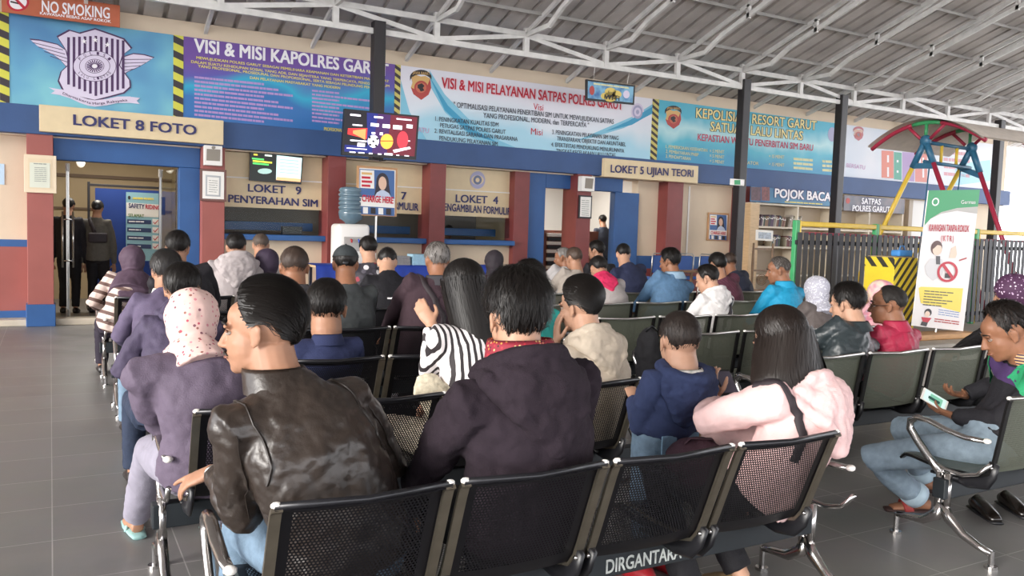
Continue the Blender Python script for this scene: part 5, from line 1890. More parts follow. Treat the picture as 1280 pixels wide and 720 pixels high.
def hair_cap(C, R, s, style, top, side, name, m, parent, origin, nstr=0, m2=None, sweep=0.0, slen=.05, lift=.006, crown=(0.0, -.02), noise_amp=.0035, bare=None, seed=1, flow='crown'):
    """Hair as a thick cap following the hairline, with loose locks laid over it."""
    rnd = random.Random(seed)
    r, f, u = R
    line = HAIRLINES[style]
    CC = (0, -.014, .028)
    RX, RY, RZ = .0775, .0975, .0915

    def surf(az, el, extra):
        d = Vector((sin(az) * cos(el), cos(az) * cos(el), sin(el)))
        back = max(0.0, -cos(az)) * max(0.0, -sin(el))
        t = extra
        x, y, z = d.x * (RX + t), d.y * (RY + t), d.z * (RZ + t)
        y += back * .030
        return C + r * ((x + CC[0]) * s) + f * ((y + CC[1]) * s) + u * ((z + CC[2]) * s)

    def limit(az):
        return radians(lerp_list(line, abs(math.degrees(az))))

    def thick(az, el):
        k = max(0.0, sin(el))
        return side + (top - side) * k ** .8

    NA, NE = 72, 22
    grid = []
    for j in range(NE + 1):
        row = []
        for i in range(NA):
            az = -pi + 2 * pi * i / NA
            lim = limit(az)
            q = j / NE
            el = pi / 2 * .995 - (pi / 2 * .995 - lim) * q
            edge = min(1.0, (1 - q) / .16)
            th = thick(az, el) * (sqrt(max(0, 1 - (1 - edge) ** 2)))
            n = noise.noise(Vector((sin(az) * 5, cos(az) * 5, el * 3.0 + seed * 7.1)))
            n2 = noise.noise(Vector((az * 9, el * 2.2, seed * 3.3)))
            th += (n * noise_amp + n2 * noise_amp * .6) * edge
            row.append(surf(az, el, th - .004 * (1 - edge)))
        grid.append(row)
    mb = MB().sheet(grid, 0, wrap=True)
    mb.add([surf(0, pi / 2, top)], [])
    tip = len(mb.v) - 1
    for i in range(NA):
        mb.f.append((tip, i, (i + 1) % NA))
        mb.mi.append(0)
    for k in range(nstr):
        az = rnd.uniform(-pi, pi)
        lim = limit(az)
        el = lim + (pi / 2 - lim) * (rnd.random() ** .7)
        L = slen * rnd.uniform(.6, 1.25)
        steps = 4
        pts = []
        a, e = az, el
        l0 = rnd.uniform(.0, .003)
        w = rnd.uniform(.0012, .0026) * s
        mi = 1 if (m2 is not None and rnd.random() < .5) else 0
        dirn = rnd.uniform(-.5, .5) + sweep
        d = Vector((sin(a) * cos(e), cos(a) * cos(e), sin(e)))
        wob = rnd.uniform(-.25, .25)
        for q in range(steps + 1):
            lo_ = max(e, limit(a) - .12)
            ext = thick(a, max(lo_, limit(a))) + l0 + lift * (q / steps) ** 2 * rnd.uniform(.4, 1.3)
            if lo_ < limit(a) + .12:
                ext *= .75
            pts.append(surf(a, lo_, ext))
            if flow == 'back':
                t = Vector((wob, -1.0, -.25 - .5 * max(0, -d.y)))
                t = t - d * t.dot(d)
                d = (d + t.normalized() * (L / steps / .09)).normalized()
                a, e = atan2(d.x, d.y), math.asin(max(-1, min(1, d.z)))
            else:
                e -= L / steps / .09
                a += dirn * L / steps / .09 / max(.35, cos(e))
        base = len(mb.v)
        for q, p in enumerate(pts):
            t = pts[min(q + 1, steps)] - pts[max(q - 1, 0)]
            nrm = (p - C).normalized()
            sd = t.cross(nrm)
            if sd.length < 1e-7:
                sd = r.copy()
            sd.normalize()
            ww = w * (1 - .75 * q / steps)
            mb.v += [tuple(p - sd * ww), tuple(p + sd * ww)]
        for q in range(steps):
            b = base + 2 * q
            mb.f.append((b, b + 1, b + 3, b + 2))
            mb.mi.append(mi)
    return mb.build(name, [m, m2] if m2 else m, parent, smooth=True, origin=origin, fix=False)


def long_hair(C, R, s, down, m, parent, origin, width=.105, length=.42, nstr=900, seed=3, back=.05, side_shift=0.0):
    """Straight hair falling from the crown over the back of the shoulders."""
    rnd = random.Random(seed)
    r, f, u = R
    rows = []
    NA = 40
    NR = 16
    down = Vector(down).normalized()

    def pt(a, t, ext=0.0):
        # a: angle round the back, -pi/2..pi/2 past the ears; t: 0 at ear level, 1 at the tips
        wv = (.099 + (width - .099) * min(1, t * 1.6)) * (1 - .10 * max(0, t - .7) / .3)
        dv = .120 - .030 * min(1, t * 1.4)
        x = sin(a) * (wv + ext)
        y = -cos(a) * (dv + ext) - .010
        base = C + u * (.03 * s)
        drop = down * (length * t * s)
        return base + r * ((x + side_shift * t) * s) + f * ((y - back * t) * s) + drop

    amax = radians(112)
    for j in range(NR + 1):
        t = j / NR
        row = []
        for i in range(NA + 1):
            a = -amax + 2 * amax * i / NA
            n = noise.noise(Vector((a * 7, t * 1.2, seed)))
            tt = t * (1 - .06 * abs(noise.noise(Vector((a * 9, 3.1, seed)))))
            row.append(pt(a, tt, n * .007 * (.3 + t)))
        rows.append(row)
    mb = MB().sheet(rows)
    inner = [[p + (C + down * (length * j / NR * .9 * s) - p) * .22 for p in row] for j, row in enumerate(rows)]
    mb.sheet(inner)
    for i in range(NA):
        mb.add([rows[-1][i], rows[-1][i + 1], inner[-1][i + 1], inner[-1][i]], [(0, 1, 2, 3)])
    for k in range(nstr):
        a = rnd.uniform(-amax, amax)
        t0 = rnd.uniform(-.05, .6)
        t1 = min(1.03, t0 + rnd.uniform(.25, .6))
        w = rnd.uniform(.0012, .003) * s
        ex = rnd.uniform(.001, .007)
        da = rnd.uniform(-.12, .12)
        base = len(mb.v)
        for q in range(6):
            t = t0 + (t1 - t0) * q / 5
            p = pt(a + da * q / 5, max(0, t), ex)
            if t < 0:
                p = p + u * (-t * length * s)
            nr = (p - C)
            sd = r * cos(a) + f * sin(a)
            ww = w * (1 - .7 * q / 5)
            mb.v += [tuple(p - sd * ww), tuple(p + sd * ww)]
        for q in range(5):
            b = base + 2 * q
            mb.f.append((b, b + 1, b + 3, b + 2))
            mb.mi.append(0)
    return mb.build('long_hair', m, parent, smooth=True, origin=origin, fix=False)


def headscarf(C, R, s, N, bodyR, m, parent, origin, vox, drape=.17, bag=.0, tail=.0):
    """Headscarf: a hood open at the face, gathered at the neck and spread over the shoulders."""
    r, f, u = R
    br, bf, bu = bodyR
    P = lambda x, y, z: C + r * (x * s) + f * (y * s) + u * (z * s)
    M3 = Matrix((r, f, u)).transposed()
    mb = MB()
    mb.ell(P(0, -.026, .022), (.102 * s, .114 * s, .108 * s), M3, 24)
    mb.ell(P(0, -.030, -.03), (.094 * s, .104 * s, .088 * s), M3, 24)
    if bag:
        mb.ell(P(0, -.10, .0), (.055 * s, .05 * s, .06 * s), M3, 18)
    mb.ell(P(0, -.005, -.085), (.078 * s, .085 * s, .055 * s), M3, 20)
    D = N - bu * (.01 * s)
    pts = [P(0, -.02, -.05), P(0, -.025, -.095), D - bf * .005, D - bu * .05 * s - bf * .01, D - bu * (.09 + tail * .5) * s - bf * .015]
    mb.tube(pts, [(.080 * s, .085 * s), (.072 * s, .076 * s), (.098 * s, .095 * s), (drape * s, .125 * s), ((drape + .02) * s, .14 * s)], 28, side=br)
    for k in range(9):
        a_ = 2 * pi * k / 9 + .2
        w_ = br * cos(a_) + bf * sin(a_)
        mb.tube([P(0, -.025, -.02) + w_ * (.088 * s), P(0, -.025, -.085) + w_ * (.070 * s), D + w_ * (.098 * s), D - bu * .06 * s + w_ * (min(drape, .14) * s)], [.006 * s, .010 * s, .011 * s, .008 * s], 8)
    if tail:
        mb.tube([D - bf * .09 * s, D - bf * .115 * s - bu * .12 * s, D - bf * .12 * s - bu * tail * s], [(.12 * s, .03 * s), (.13 * s, .03 * s), (.08 * s, .02 * s)], 20, side=br)
    return voxel(mb, vox, 5, 'headscarf', m, parent, origin, disp=((.10, .016), (.035, .006)))


def person(label, hip, head, hs=1.0, face=0.0, hyaw=None, hpitch=.15, hroll=0.0, top=None, trousers=None, skin=None, vox=.010, cvox=None, S=1.06,
           build=1.0, bulge=.05, hands=None, poles=(None, None), elbows=(None, None), hcurl=(.55, .55), feet=None, knees=None, hair=None, sleeve=1.0, topname='jacket', folds=((.09, .014), (.03, .006)),
           hood=None, collar=None, shoes=M_SHOE, shoename='shoe', stand=False, hand_dirs=(None, None), shoulder_drop=0.0, ears=True, detail=True, hem=0.0, shw=1.0, female=False, shrug=(0, 0), neck=0.0, hand_points=((), ())):
    """A whole seated or standing figure. hip and head are world points; returns its root and useful landmarks."""
    hip, head = Vector(hip), Vector(head)
    skin = skin or M_SKIN
    cvox = cvox or max(vox, .009)
    hyaw = face if hyaw is None else hyaw
    br, bf, bu0 = frame(face)
    HR = frame(hyaw, hpitch, hroll)
    root = empty('person', (hip.x, hip.y, 0))
    tag(root, label, 'person')
    N = head - HR[2] * (.110 * hs) - HR[1] * (.034 * hs) - Vector((0, 0, .024 * S + neck)) - bf * .016
    spine_mid = (hip + N) / 2 - bf * bulge
    ctrl = spine_mid * 2 - (hip + N) / 2

    def sp(t):
        return hip * (1 - t) ** 2 + ctrl * (2 * t * (1 - t)) + N * t * t

    def spt(t):
        return ((ctrl - hip) * (2 * (1 - t)) + (N - ctrl) * (2 * t)).normalized()

    up_sh = spt(.85)
    shr = (br - up_sh * br.dot(up_sh)).normalized()
    sw = .172 * S * build * shw
    Sh = [sp(.87) + shr * (q * sw) - up_sh * (.008 + shoulder_drop) + up_sh * shrug[i] + bf * .01 for i, q in enumerate((-1, 1))]
    ua, fa = .285 * S, .25 * S
    if hands is None:
        hands = (None, None)
    H = []
    for i, q in enumerate((-1, 1)):
        if hands[i] is None:
            H.append(hip + bf * (.34 * S) + br * (q * .09 * S) + Vector((0, 0, .13)))
        else:
            H.append(Vector(hands[i]))
    El = []
    for i, q in enumerate((-1, 1)):
        pole = poles[i] if poles[i] is not None else br * (q * .8) - bf * .35 - Vector((0, 0, .6))
        if elbows[i] is not None:
            pole = Vector(elbows[i]) - (Sh[i] + H[i]) / 2
        El.append(ik(Sh[i], H[i], ua, fa, pole))
    # legs
    Hj = [hip + br * (q * .085 * S) - Vector((0, 0, .02)) for q in (-1, 1)]
    Kn, An = [], []
    for i, q in enumerate((-1, 1)):
        if stand:
            a = Vector(feet[i]) if feet else Vector((hip.x, hip.y, 0)) + br * (q * .09)
            An.append(a + Vector((0, 0, .075 * S)))
            Kn.append(ik(Hj[i], An[i], (hip.z - .08) * .5, (hip.z - .08) * .5, bf))
        else:
            k = Vector(knees[i]) if knees and knees[i] is not None else hip + bf * (.40 * S) + br * (q * .13 * S) + Vector((0, 0, .015 - hip.z + .50))
            a = Vector(feet[i]) if feet and feet[i] is not None else Vector((k.x, k.y, 0)) + bf * .05
            Kn.append(k)
            An.append(a + Vector((0, 0, .075)))
    # --- body: one continuous surface
    mb = MB()
    head_shapes(mb, head, HR, hs, ears, detail)
    nk = head - HR[2] * (.06 * hs) - HR[1] * (.022 * hs)
    mb.tube([nk + HR[2] * .03, nk, nk.lerp(N, .6), N, sp(.93)], [.064 * hs, .066 * hs, .067 * hs, .076 * S, .088 * S], 18)
    b = build * S
    tor = [(0, (.15, .105)), (.15, (.155, .11)), (.4, (.135, .095)), (.65, (.155, .105)), (.85, (.145, .085)), (.95, (.08, .06))]
    mb.tube([sp(t) for t, _ in tor], [(x * b, y * b) for _, (x, y) in tor], 22, side=br)
    for i in (0, 1):
        mb.tube([sp(.82), Sh[i], Sh[i].lerp(El[i], .45), El[i], El[i].lerp(H[i], .35), H[i]], [.06 * b, .052 * b, .044 * b, .037 * S, .036 * S, .025 * S], 14)
        mb.tube([Hj[i], Hj[i].lerp(Kn[i], .5), Kn[i], Kn[i].lerp(An[i], .35), An[i]], [.085 * b, .07 * b, .052 * S, .05 * S, .034 * S], 14)
        toe = bf
        mb.tube([An[i] - toe * .05 - Vector((0, 0, .03)), An[i] + toe * .02 - Vector((0, 0, .02)), An[i] + toe * .10 - Vector((0, 0, .045)), An[i] + toe * .17 - Vector((0, 0, .052))], [.03, .036, (.042, .026), (.036, .016)], 12, side=br)
        q = (-1, 1)[i]
        hd = hand_dirs[i]
        if hd is None:
            d = (H[i] - El[i]).normalized()
            hd = (d, Vector((0, 0, -1)) - bf * .1, -br * q)
        hand(mb, H[i], hd[0], hd[1], hd[2], S * .98, hcurl[i], point=hand_points[i])
    body = voxel(mb, vox, 5 if vox < .007 else 2, 'body', skin, root, hip)
    # --- top garment
    if top is not None:
        mb = MB()
        e = .020 * S
        if female:
            tor = [(-.03 - hem, (.19, .15)), (.08, (.185, .14)), (.32, (.155, .12)), (.6, (.165, .13)), (.80, (.165, .11)), (.91, (.11, .078)), (.975, (.068, .066))]
        else:
            tor = [(-.03 - hem, (.185, .14)), (.08, (.19, .14)), (.32, (.18, .13)), (.6, (.19, .132)), (.80, (.178, .108)), (.91, (.118, .088)), (.985, (.082, .083))]
        mb.tube([sp(max(t, 0)) - (spt(0) * (-min(t, 0)) * .5 if t < 0 else Vector()) for t, _ in tor], [(x * b, y * b) for _, (x, y) in tor], 26, side=br)
        for i in (0, 1):
            mb.ell(Sh[i] - shr * ((-1, 1)[i] * .012), (.068 * b, .066 * b, .062 * b), n=16)
            w_ = El[i].lerp(H[i], .93 * sleeve if sleeve >= .5 else 0)
            if sleeve >= .5:
                mb.tube([sp(.80), Sh[i], Sh[i].lerp(El[i], .45), El[i], El[i].lerp(w_, .4), w_], [.085 * b, .072 * b, .063 * b, .056 * S, .053 * S, .040 * S], 16)
            else:
                w_ = Sh[i].lerp(El[i], .35 + sleeve)
                mb.tube([sp(.80), Sh[i], w_], [.085 * b, .072 * b, .066 * b], 16)
        jk = voxel(mb, cvox, 4, topname, top, root, hip, disp=folds)
    if trousers is not None:
        mb = MB()
        mb.tube([hip + Vector((0, 0, .09)), hip, hip - Vector((0, 0, .07))], [(.16 * b, .125 * b), (.17 * b, .135 * b), (.15 * b, .12 * b)], 20, side=br)
        for i in (0, 1):
            a_ = Kn[i].lerp(An[i], .93)
            mb.tube([Hj[i], Hj[i].lerp(Kn[i], .5), Kn[i], Kn[i].lerp(An[i], .4), a_], [.10 * b, .088 * b, .072 * S, .068 * S, .06 * S], 16)
        voxel(mb, max(cvox, .010), 4, 'trousers', trousers, root, hip, disp=((.08, .012), (.03, .005)))
    if shoes is not None:
        for i in (0, 1):
            A_ = An[i]
            z0 = A_.z - .075
            mb = MB()
            mb.tube([A_ - bf * .075 - Vector((0, 0, .045)), A_ - bf * .03 - Vector((0, 0, .025)), A_ + bf * .05 - Vector((0, 0, .03)), A_ + bf * .13 - Vector((0, 0, .045)), A_ + bf * .19 - Vector((0, 0, .058))], [(.028, .025), (.042, .046), (.046, .044), (.05, .032), (.034, .018)], 14, side=br)
            mb.build(shoename, shoes, root, smooth=True, origin=A_)
    if abs((N - hip).length - .5) > .09:
        print('TORSO', label, round((N - hip).length, 3), round(hip.z, 2), [round(c, 2) for c in N])
    info = dict(top=jk if top is not None else None, root=root, N=N, Sh=Sh, El=El, H=H, sp=sp, br=br, bf=bf, HR=HR, head=head, hip=hip, hs=hs, S=S, b=b, An=An, Kn=Kn, shr=shr, up=up_sh, cvox=cvox, spt=spt)
    PEOPLE.append(info)
    if hood is not None:
        hood_down(info, hood)
    if collar is not None:
        collar_ring(info, collar)
    return info


def hood_down(I, m, size=1.0, shift=0.0):
    """A sweatshirt hood lying on the upper back."""
    N, bf, br, b = I['N'], I['bf'], I['br'], I['b']
    up = I['spt'](.9)
    bk = -(bf - up * bf.dot(up)).normalized()
    mb = MB()
    s = size * b
    loop = []
    for k in range(20):
        a = 2 * pi * k / 20
        loop.append(N + br * (cos(a) * .093 * s) - bk * (sin(a) * .088 * s) + up * (.015 - .02 * sin(a)) * s)
    mb.tube(loop, [(.030 * s, .024 * s)] * 20, 10, closed=True)
    c = N + bk * (.085 * s) - up * (.05 * s) + br * shift
    mb.ell(N - up * .035 * s, (.10 * s, .09 * s, .045 * s), Matrix((br, bk, up)).transposed(), 20)
    M3 = Matrix((br, bk, up)).transposed()
    mb.ell(c, (.125 * s, .048 * s, .085 * s), M3, 22)
    mb.ell(c - up * .06 * s, (.085 * s, .040 * s, .075 * s), M3, 22)
    mb.ell(c - up * .11 * s, (.045 * s, .034 * s, .05 * s), M3, 18)
    for q in (-1, 1):
        mb.ell(N + br * (q * .075 * s) + bk * (.045 * s) - up * (.012 * s), .05 * s, n=14)
        mb.tube([N + br * (q * .10 * s) - bk * .03 * s, N + br * (q * .125 * s) + bk * .05 * s - up * .02 * s, c + br * (q * .085 * s) - up * .05 * s + bk * .02, c - up * .13 * s + bk * .02], [.028 * s, .026 * s, .022 * s, .016 * s], 12)
    return voxel(mb, max(.007, I['cvox'] * .8), 2, 'hood', m, I['root'], I['hip'], disp=((.07, .022), (.03, .006)))


def collar_ring(I, m, h=.045, r=.082, raise_=0.0):
    """A shirt or jacket collar standing round the neck."""
    N, bf, br, b = I['N'], I['bf'], I['br'], I['b']
    up = (I['head'] - I['sp'](.9)).normalized()
    rows = []
    for k, (dz, rr) in enumerate(((-.028, 1.16), (.0, 1.02), (h * .8, .96), (h, .99), (h * .75, 1.05), (.0, 1.16), (-.025, 1.24))):
        row = []
        for i in range(28):
            a = radians(20) + (2 * pi - radians(40)) * i / 27
            row.append(N - bf * .012 + br * (sin(a) * r * rr * b) + bf * (cos(a) * r * rr * b * .98) + up * (dz + raise_ - .012 * (1 + cos(a)) * .5) * b)
        rows.append(row)
    return MB().sheet(rows).build('collar', m, I['root'], smooth=True, origin=I['hip'], fix=False)


def add_hair(I, style='short', top=.026, side=.010, m=None, m2=None, nstr=500, **kw):
    kw.setdefault('seed', random.randrange(1000))
    return hair_cap(I['head'], I['HR'], I['hs'], style, top, side, 'hair', m or M_HAIR, I['root'], I['hip'], nstr, m2, **kw)


def add_face(I, moustache=False, glasses=False, brow=M_HAIR, eyes=True, look=0.0):
    C, (r, f, u), s = I['head'], I['HR'], I['hs']
    I['faced'] = True
    P = lambda x, y, z: C + r * (x * s) + f * (y * s) + u * (z * s)
    M3 = Matrix((r, f, u)).transposed()
    for q in (-1, 1):
        if eyes:
            e = MB().ell(P(q * .031, .0775, -.002), (.0135 * s, .0095 * s, .0062 * s), M3, 16).build('eye', mat('eye_white', '#a89c92', .25), I['root'], smooth=True, origin=I['hip'])
            i_ = MB().ell(P(q * .031 + look, .0830, -.0022), (.0056 * s, .0048 * s, .0056 * s), M3, 12).build('iris', mat('dark_iris', '#1c1310', .15), e, smooth=True, origin=P(0, 0, 0))
            MB().tube([P(q * .016, .083, .0), P(q * .025, .0865, .0045), P(q * .036, .0855, .0045), P(q * .046, .079, .0)], [.002 * s, .0032 * s, .0034 * s, .002 * s], 8).build('eyelid', mat('eyelid_skin', '#7a5340', .5), I['root'], smooth=True, origin=I['hip'])
        MB().tube([P(q * .012, .0945, .022), P(q * .026, .0965, .0265), P(q * .04, .090, .026), P(q * .052, .078, .020)], [.0022 * s, .0038 * s, .0034 * s, .0016 * s], 8).build('eyebrow', brow, I['root'], smooth=True, origin=I['hip'])
    MB().tube([P(-.023, .088, -.0695), P(-.01, .0975, -.0675), P(0, .0985, -.0685), P(.01, .0975, -.0675), P(.023, .088, -.0695)], [(.002 * s, .0016 * s), (.004 * s, .0045 * s), (.004 * s, .0042 * s), (.004 * s, .0045 * s), (.002 * s, .0016 * s)], 8).build('lips', mat('lip_skin', '#80503f', .4), I['root'], smooth=True, origin=I['hip'])
    if moustache:
        MB().tube([P(-.027, .086, -.064), P(-.014, .0975, -.0555), P(0, .1, -.0535), P(.014, .0975, -.0555), P(.027, .086, -.064)], [.0018 * s, .0042 * s, .0038 * s, .0042 * s, .0018 * s], 8).build('moustache', M_HAIRB, I['root'], smooth=True, origin=I['hip'])
    if glasses:
        g = MB()
        for q in (-1, 1):
            g.tube([P(q * (.032 + .019 * cos(a)), .103 - .008 * abs(cos(a)), -.004 + .015 * sin(a)) for a in [2 * pi * k / 16 for k in range(16)]], .0016 * s, 6, closed=True)
            g.tube([P(q * .051, .097, .0), P(q * .074, .06, .004), P(q * .085, .0, .006)], .0018 * s, 6)
        g.tube([P(-.013, .105, .0), P(0, .108, .003), P(.013, .105, .0)], .0016 * s, 6)
        g.build('glasses', M_BLACKP, I['root'], smooth=True, origin=I['hip'])


def cap_hat(I, m):
    C, (r, f, u), s = I['head'], I['HR'], I['hs']
    P = lambda x, y, z: C + r * (x * s) + f * (y * s) + u * (z * s)
    M3 = Matrix((r, f, u)).transposed()
    mb = MB()
    rows = []
    for j in range(9):
        el = radians(88 - j * 10)
        rows.append([P(.089 * cos(el) * sin(a), -.014 + .108 * cos(el) * cos(a), .034 + .098 * sin(el)) for a in [2 * pi * k / 32 for k in range(32)]])
    mb.sheet(rows, wrap=True)
    mb.add([P(0, -.014, .134)], [])
    tip = len(mb.v) - 1
    for i in range(32):
        mb.f.append((tip, i, (i + 1) % 32))
        mb.mi.append(0)
    c = mb.build('cap', m, I['root'], smooth=True, origin=I['hip'], fix=False)
    br_ = MB()
    br_.sheet([[P(x, .07 + d * (1 - (x / .085) ** 2) * .9, .045 - .2 * d * d / .06 - .5 * x * x) for x in [(-.08 + .16 * k / 12) for k in range(13)]] for d in (0, .025, .05, .075)])
    br_.build('visor', m, c, smooth=True, origin=I['hip'], fix=False)
    MB().ell(P(0, -.014, .134), .006 * s, n=8).build('button', m, c, smooth=True, origin=I['hip'])
    MB().ell(P(0, -.124, .0), (.02 * s, .004 * s, .012 * s), M3, 10).build('strap', M_BLACKP, c, smooth=True, origin=I['hip'])
    return c


def hip_at(bx, yb, dy=.30, z=.53):
    p = PY(bx, 400, yb + .25)
    return Vector((p.x, yb + dy, z))


def head_at(px, py, y):
    return PY(px, py, y)



def on_surface(o, pts, n=6, lift=.002):
    """Points of a polyline laid onto a garment's surface."""
    off = world_loc(o)[0]
    out = []
    for a, b in zip(pts, pts[1:]):
        for k in range(n):
            p = Vector(a).lerp(Vector(b), k / n)
            ok, loc, nor, _ = o.closest_point_on_mesh(p - off)
            out.append(loc + off + nor * lift)
    ok, loc, nor, _ = o.closest_point_on_mesh(Vector(pts[-1]) - off)
    out.append(loc + off + nor * lift)
    return out


def strap(I, pts, name, m, w=.02, t=.004, o=None, lift=.004):
    o = o or I['top']
    P_ = on_surface(o, pts, 7, lift)
    off = world_loc(o)[0]
    vs = []
    mb = MB()
    rows = []
    for k, p in enumerate(P_):
        tg = (P_[min(k + 1, len(P_) - 1)] - P_[max(k - 1, 0)]).normalized()
        ok, loc, nor, _ = o.closest_point_on_mesh(p - off)
        sd = tg.cross(nor).normalized()
        rows.append([p - sd * w - nor * t, p - sd * w * .9 + nor * t, p + sd * w * .9 + nor * t, p + sd * w - nor * t])
    mb.sheet(rows)
    return mb.build(name, m, I['root'], smooth=True, origin=I['hip'], fix=False)


def seat_hip(bx, yb, dy=.32, z=.535):
    return hip_at(bx, yb, dy, z)
def cloth(name, c, rough=.8, var=.10, vs=14, bump=.25, bs=160, sheen=.0, spec=.3):
    return mat(name, c, rough, 0, var, vs, bump, bs, sheen=sheen, spec=spec)


D = radians
DENIM = cloth('blue_denim', '#6a7f92', .8, .18, 25)
DENIMD = cloth('dark_denim', '#2a3346', .8, .15, 25)
BLACKT = cloth('black_trousers', '#1c1b1f', .75)
GREYT = cloth('grey_trousers', '#4a474a', .8)
SKINS = [M_SKIN, M_SKIN2, M_SKIN3]


def seated(label, yb, bx, hx, hy, hw, top, hyaw=15, yh=.34, face=0, vox=.011, trousers=None, hs=None, z=.535, dy=.30, **kw):
    y = yb + yh
    h = head_at(hx, hy, y) - Vector((0, 0, .028))
    if hs is None:
        hs = min(1.16, max(.98, hw * depth(h) / F_PX / .172))
    hp = hip_at(bx, yb, dy, z)
    L = (h - hp).length
    S = kw.pop('S', min(1.15, max(.95, 1.06 * L / .72)))
    return person(label, hp, h, hs, D(face), D(hyaw), top=top, trousers=trousers or BLACKT, vox=vox, S=S, **kw)


# ---------------------------------------------------------------- front row
# 1: man in the dark leather jacket
LEATHER = mat('worn_dark_leather', '#2f2722', .37, 0, .18, 9, .22, 45, spec=.55)
hp = Vector((.80, 2.42, .54))
hd = head_at(327, 414, 2.60)
lh = PY(268, 588, 2.80)
I1 = person('man in a dark brown leather jacket with swept-back hair looking left, nearest bench', hp, hd, 1.13, D(-12), D(-62), .05, D(4), top=LEATHER, trousers=DENIM, skin=M_SKIN, vox=.0048, cvox=.0085, S=1.10, build=1.04,
            hands=(lh, None), elbows=(PY(318, 650, 2.42), None), hcurl=(.42, .5), folds=((.11, .026), (.045, .012), (.018, .003)),
            hand_dirs=((PY(228, 604, 2.86) - lh, (.3, .2, -1), (0.1, .2, 1)), None), topname='leather_jacket', hand_points=((0,), ()), bulge=.06, shw=1.03, neck=.0, shrug=(0, -.06))
collar_ring(I1, LEATHER, .048, .083)
hair1 = mat('black_combed_hair', '#14100e', .5, spec=.4)
add_hair(I1, 'high', .036, .014, hair1, None, 3200, sweep=.0, slen=.085, lift=.007, noise_amp=.003, seed=11, flow='back')
add_face(I1, True)
S1 = I1['Sh']
for a in (0, 1):
    s_, e_ = I1['Sh'][a], I1['El'][a]
    up, bf, br = I1['up'], I1['bf'], I1['br']
    q = (-1, 1)[a]
    pts = [s_ + up * .09 - br * q * .05, s_ + up * .0 - bf * .10 - br * q * .045, s_ - up * .10 - bf * .1 - br * q * .03, s_ - up * .17 - bf * .05 - br * q * .01]
    strap(I1, pts, 'seam', mat('leather_seam', '#241d19', .4), .003, .003)
    strap(I1, [s_ - bf * .09 + br * q * .02, s_.lerp(e_, .5) - bf * .09 + br * q * .02, s_.lerp(e_, .95) - bf * .07 + br * q * .01], 'seam', mat('leather_seam', '#241d19', .4), .002, .0025)
w_ = I1['H'][0]
wd = (I1['H'][0] - I1['El'][0]).normalized()
wm = MB()
sd = wd.cross(Vector((0, 0, 1))).normalized()
up_ = sd.cross(wd)
wm.tube([w_ - wd * .012 + sd * (.034 * cos(a)) + up_ * (.029 * sin(a)) for a in [2 * pi * k / 18 for k in range(18)]], .0045, 6, closed=True)
wm.build('bracelet', M_ALU, I1['root'], smooth=True, origin=w_)

# 2: man in the dark hoodie
HOOD2 = cloth('dark_plum_fleece', '#2a2229', .9, .12, 30, .3, 220, spec=.2)
I2 = person('man in a dark plum hoodie with a red patterned scarf, seen from behind', Vector((1.42, 2.42, .54)), head_at(645, 398, 2.44), 1.14, D(-4), D(6), .05, 0, top=HOOD2, trousers=BLACKT, skin=M_SKIN3, vox=.007, cvox=.009, S=1.13, build=1.12,
            hands=(Vector((1.12, 2.75, .52)), Vector((1.66, 2.72, .52))), elbows=(PY(524, 590, 2.34), PY(730, 575, 2.38)), folds=((.11, .034), (.045, .011)), topname='hoodie', shw=1.08, neck=.02)
hood_down(I2, HOOD2, 1.12)
SC2 = spot_mat('red_patterned_scarf', '#8a2434', ['#d9a24a', '#2a1a1c', '#e0c080', '#b8303c'], 85, .33)
collar_ring(I2, SC2, .050, .088, .045).name = 'scarf'
add_hair(I2, 'short', .040, .012, M_HAIR, None, 2600, slen=.05, lift=.016, noise_amp=.009, seed=5)

# 3: girl in the pink hoodie, with bag and telephone
PINK = cloth('pale_pink_fleece', '#e2bfbd', .9, .05, 20, .2, 200, spec=.2)
ph = PY(893, 500, 2.72)
I3 = person('girl in a pale pink hoodie with straight black hair, holding a telephone', Vector((2.55, 2.42, .54)), head_at(975, 428, 2.46), 1.12, D(-18), D(-4), .28, D(-3), top=PINK, trousers=BLACKT, skin=M_SKIN3, vox=.006, cvox=.009, S=1.06, female=True,
            hands=(ph, None), elbows=(PY(862, 556, 2.40), None), hcurl=(.5, .5), hand_dirs=((Vector((.0, .35, .9)), Vector((1, .3, .1)), Vector((-.5, -.7, .4))), None), folds=((.10, .020), (.04, .008)), topname='hoodie', neck=.07, build=1.12, bulge=.07, shw=1.02,
            feet=(Vector((2.30, 2.52, 0)), Vector((2.62, 2.55, 0))), shoes=mat('tan_suede', '#8d7452', .8, var=.2, vscale=40))
hood_down(I3, PINK, 1.15, .04)
long_hair(I3['head'], I3['HR'], I3['hs'], (0.0, -.16, -1), M_HAIRB, I3['root'], I3['hip'], .172, .235, 2200, 4, back=.055, side_shift=-.02)
add_hair(I3, 'long', .020, .008, M_HAIRB, None, 900, slen=.07, lift=.001, noise_amp=.002, seed=8)
MAROONB = cloth('dark_maroon_bag_cloth', '#3a2630', .7)
sh_, el_ = I3['Sh'][0], I3['El'][0]
strap(I3, [sh_ + Vector((-.02, .06, .03)), sh_ + Vector((.0, -.04, .09)), sh_ + Vector((.03, -.12, .0)), sh_ + Vector((.05, -.13, -.12)), sh_ + Vector((.03, -.10, -.22))], 'bag_strap', mat('black_webbing', '#2a2126', .7), .018, .003)
bc = PY(868, 572, 2.56)
bag = MB()
bag.ell(bc, (.15, .085, .085), n=20).ell(bc + Vector((.05, .0, -.06)), (.13, .09, .09), n=20)
bgv = voxel(bag, .009, 4, 'shoulder_bag', MAROONB, None, bc, ((.08, .02),))
tag(bgv, 'dark maroon shoulder bag resting against the girl in the pink hoodie', 'bag')
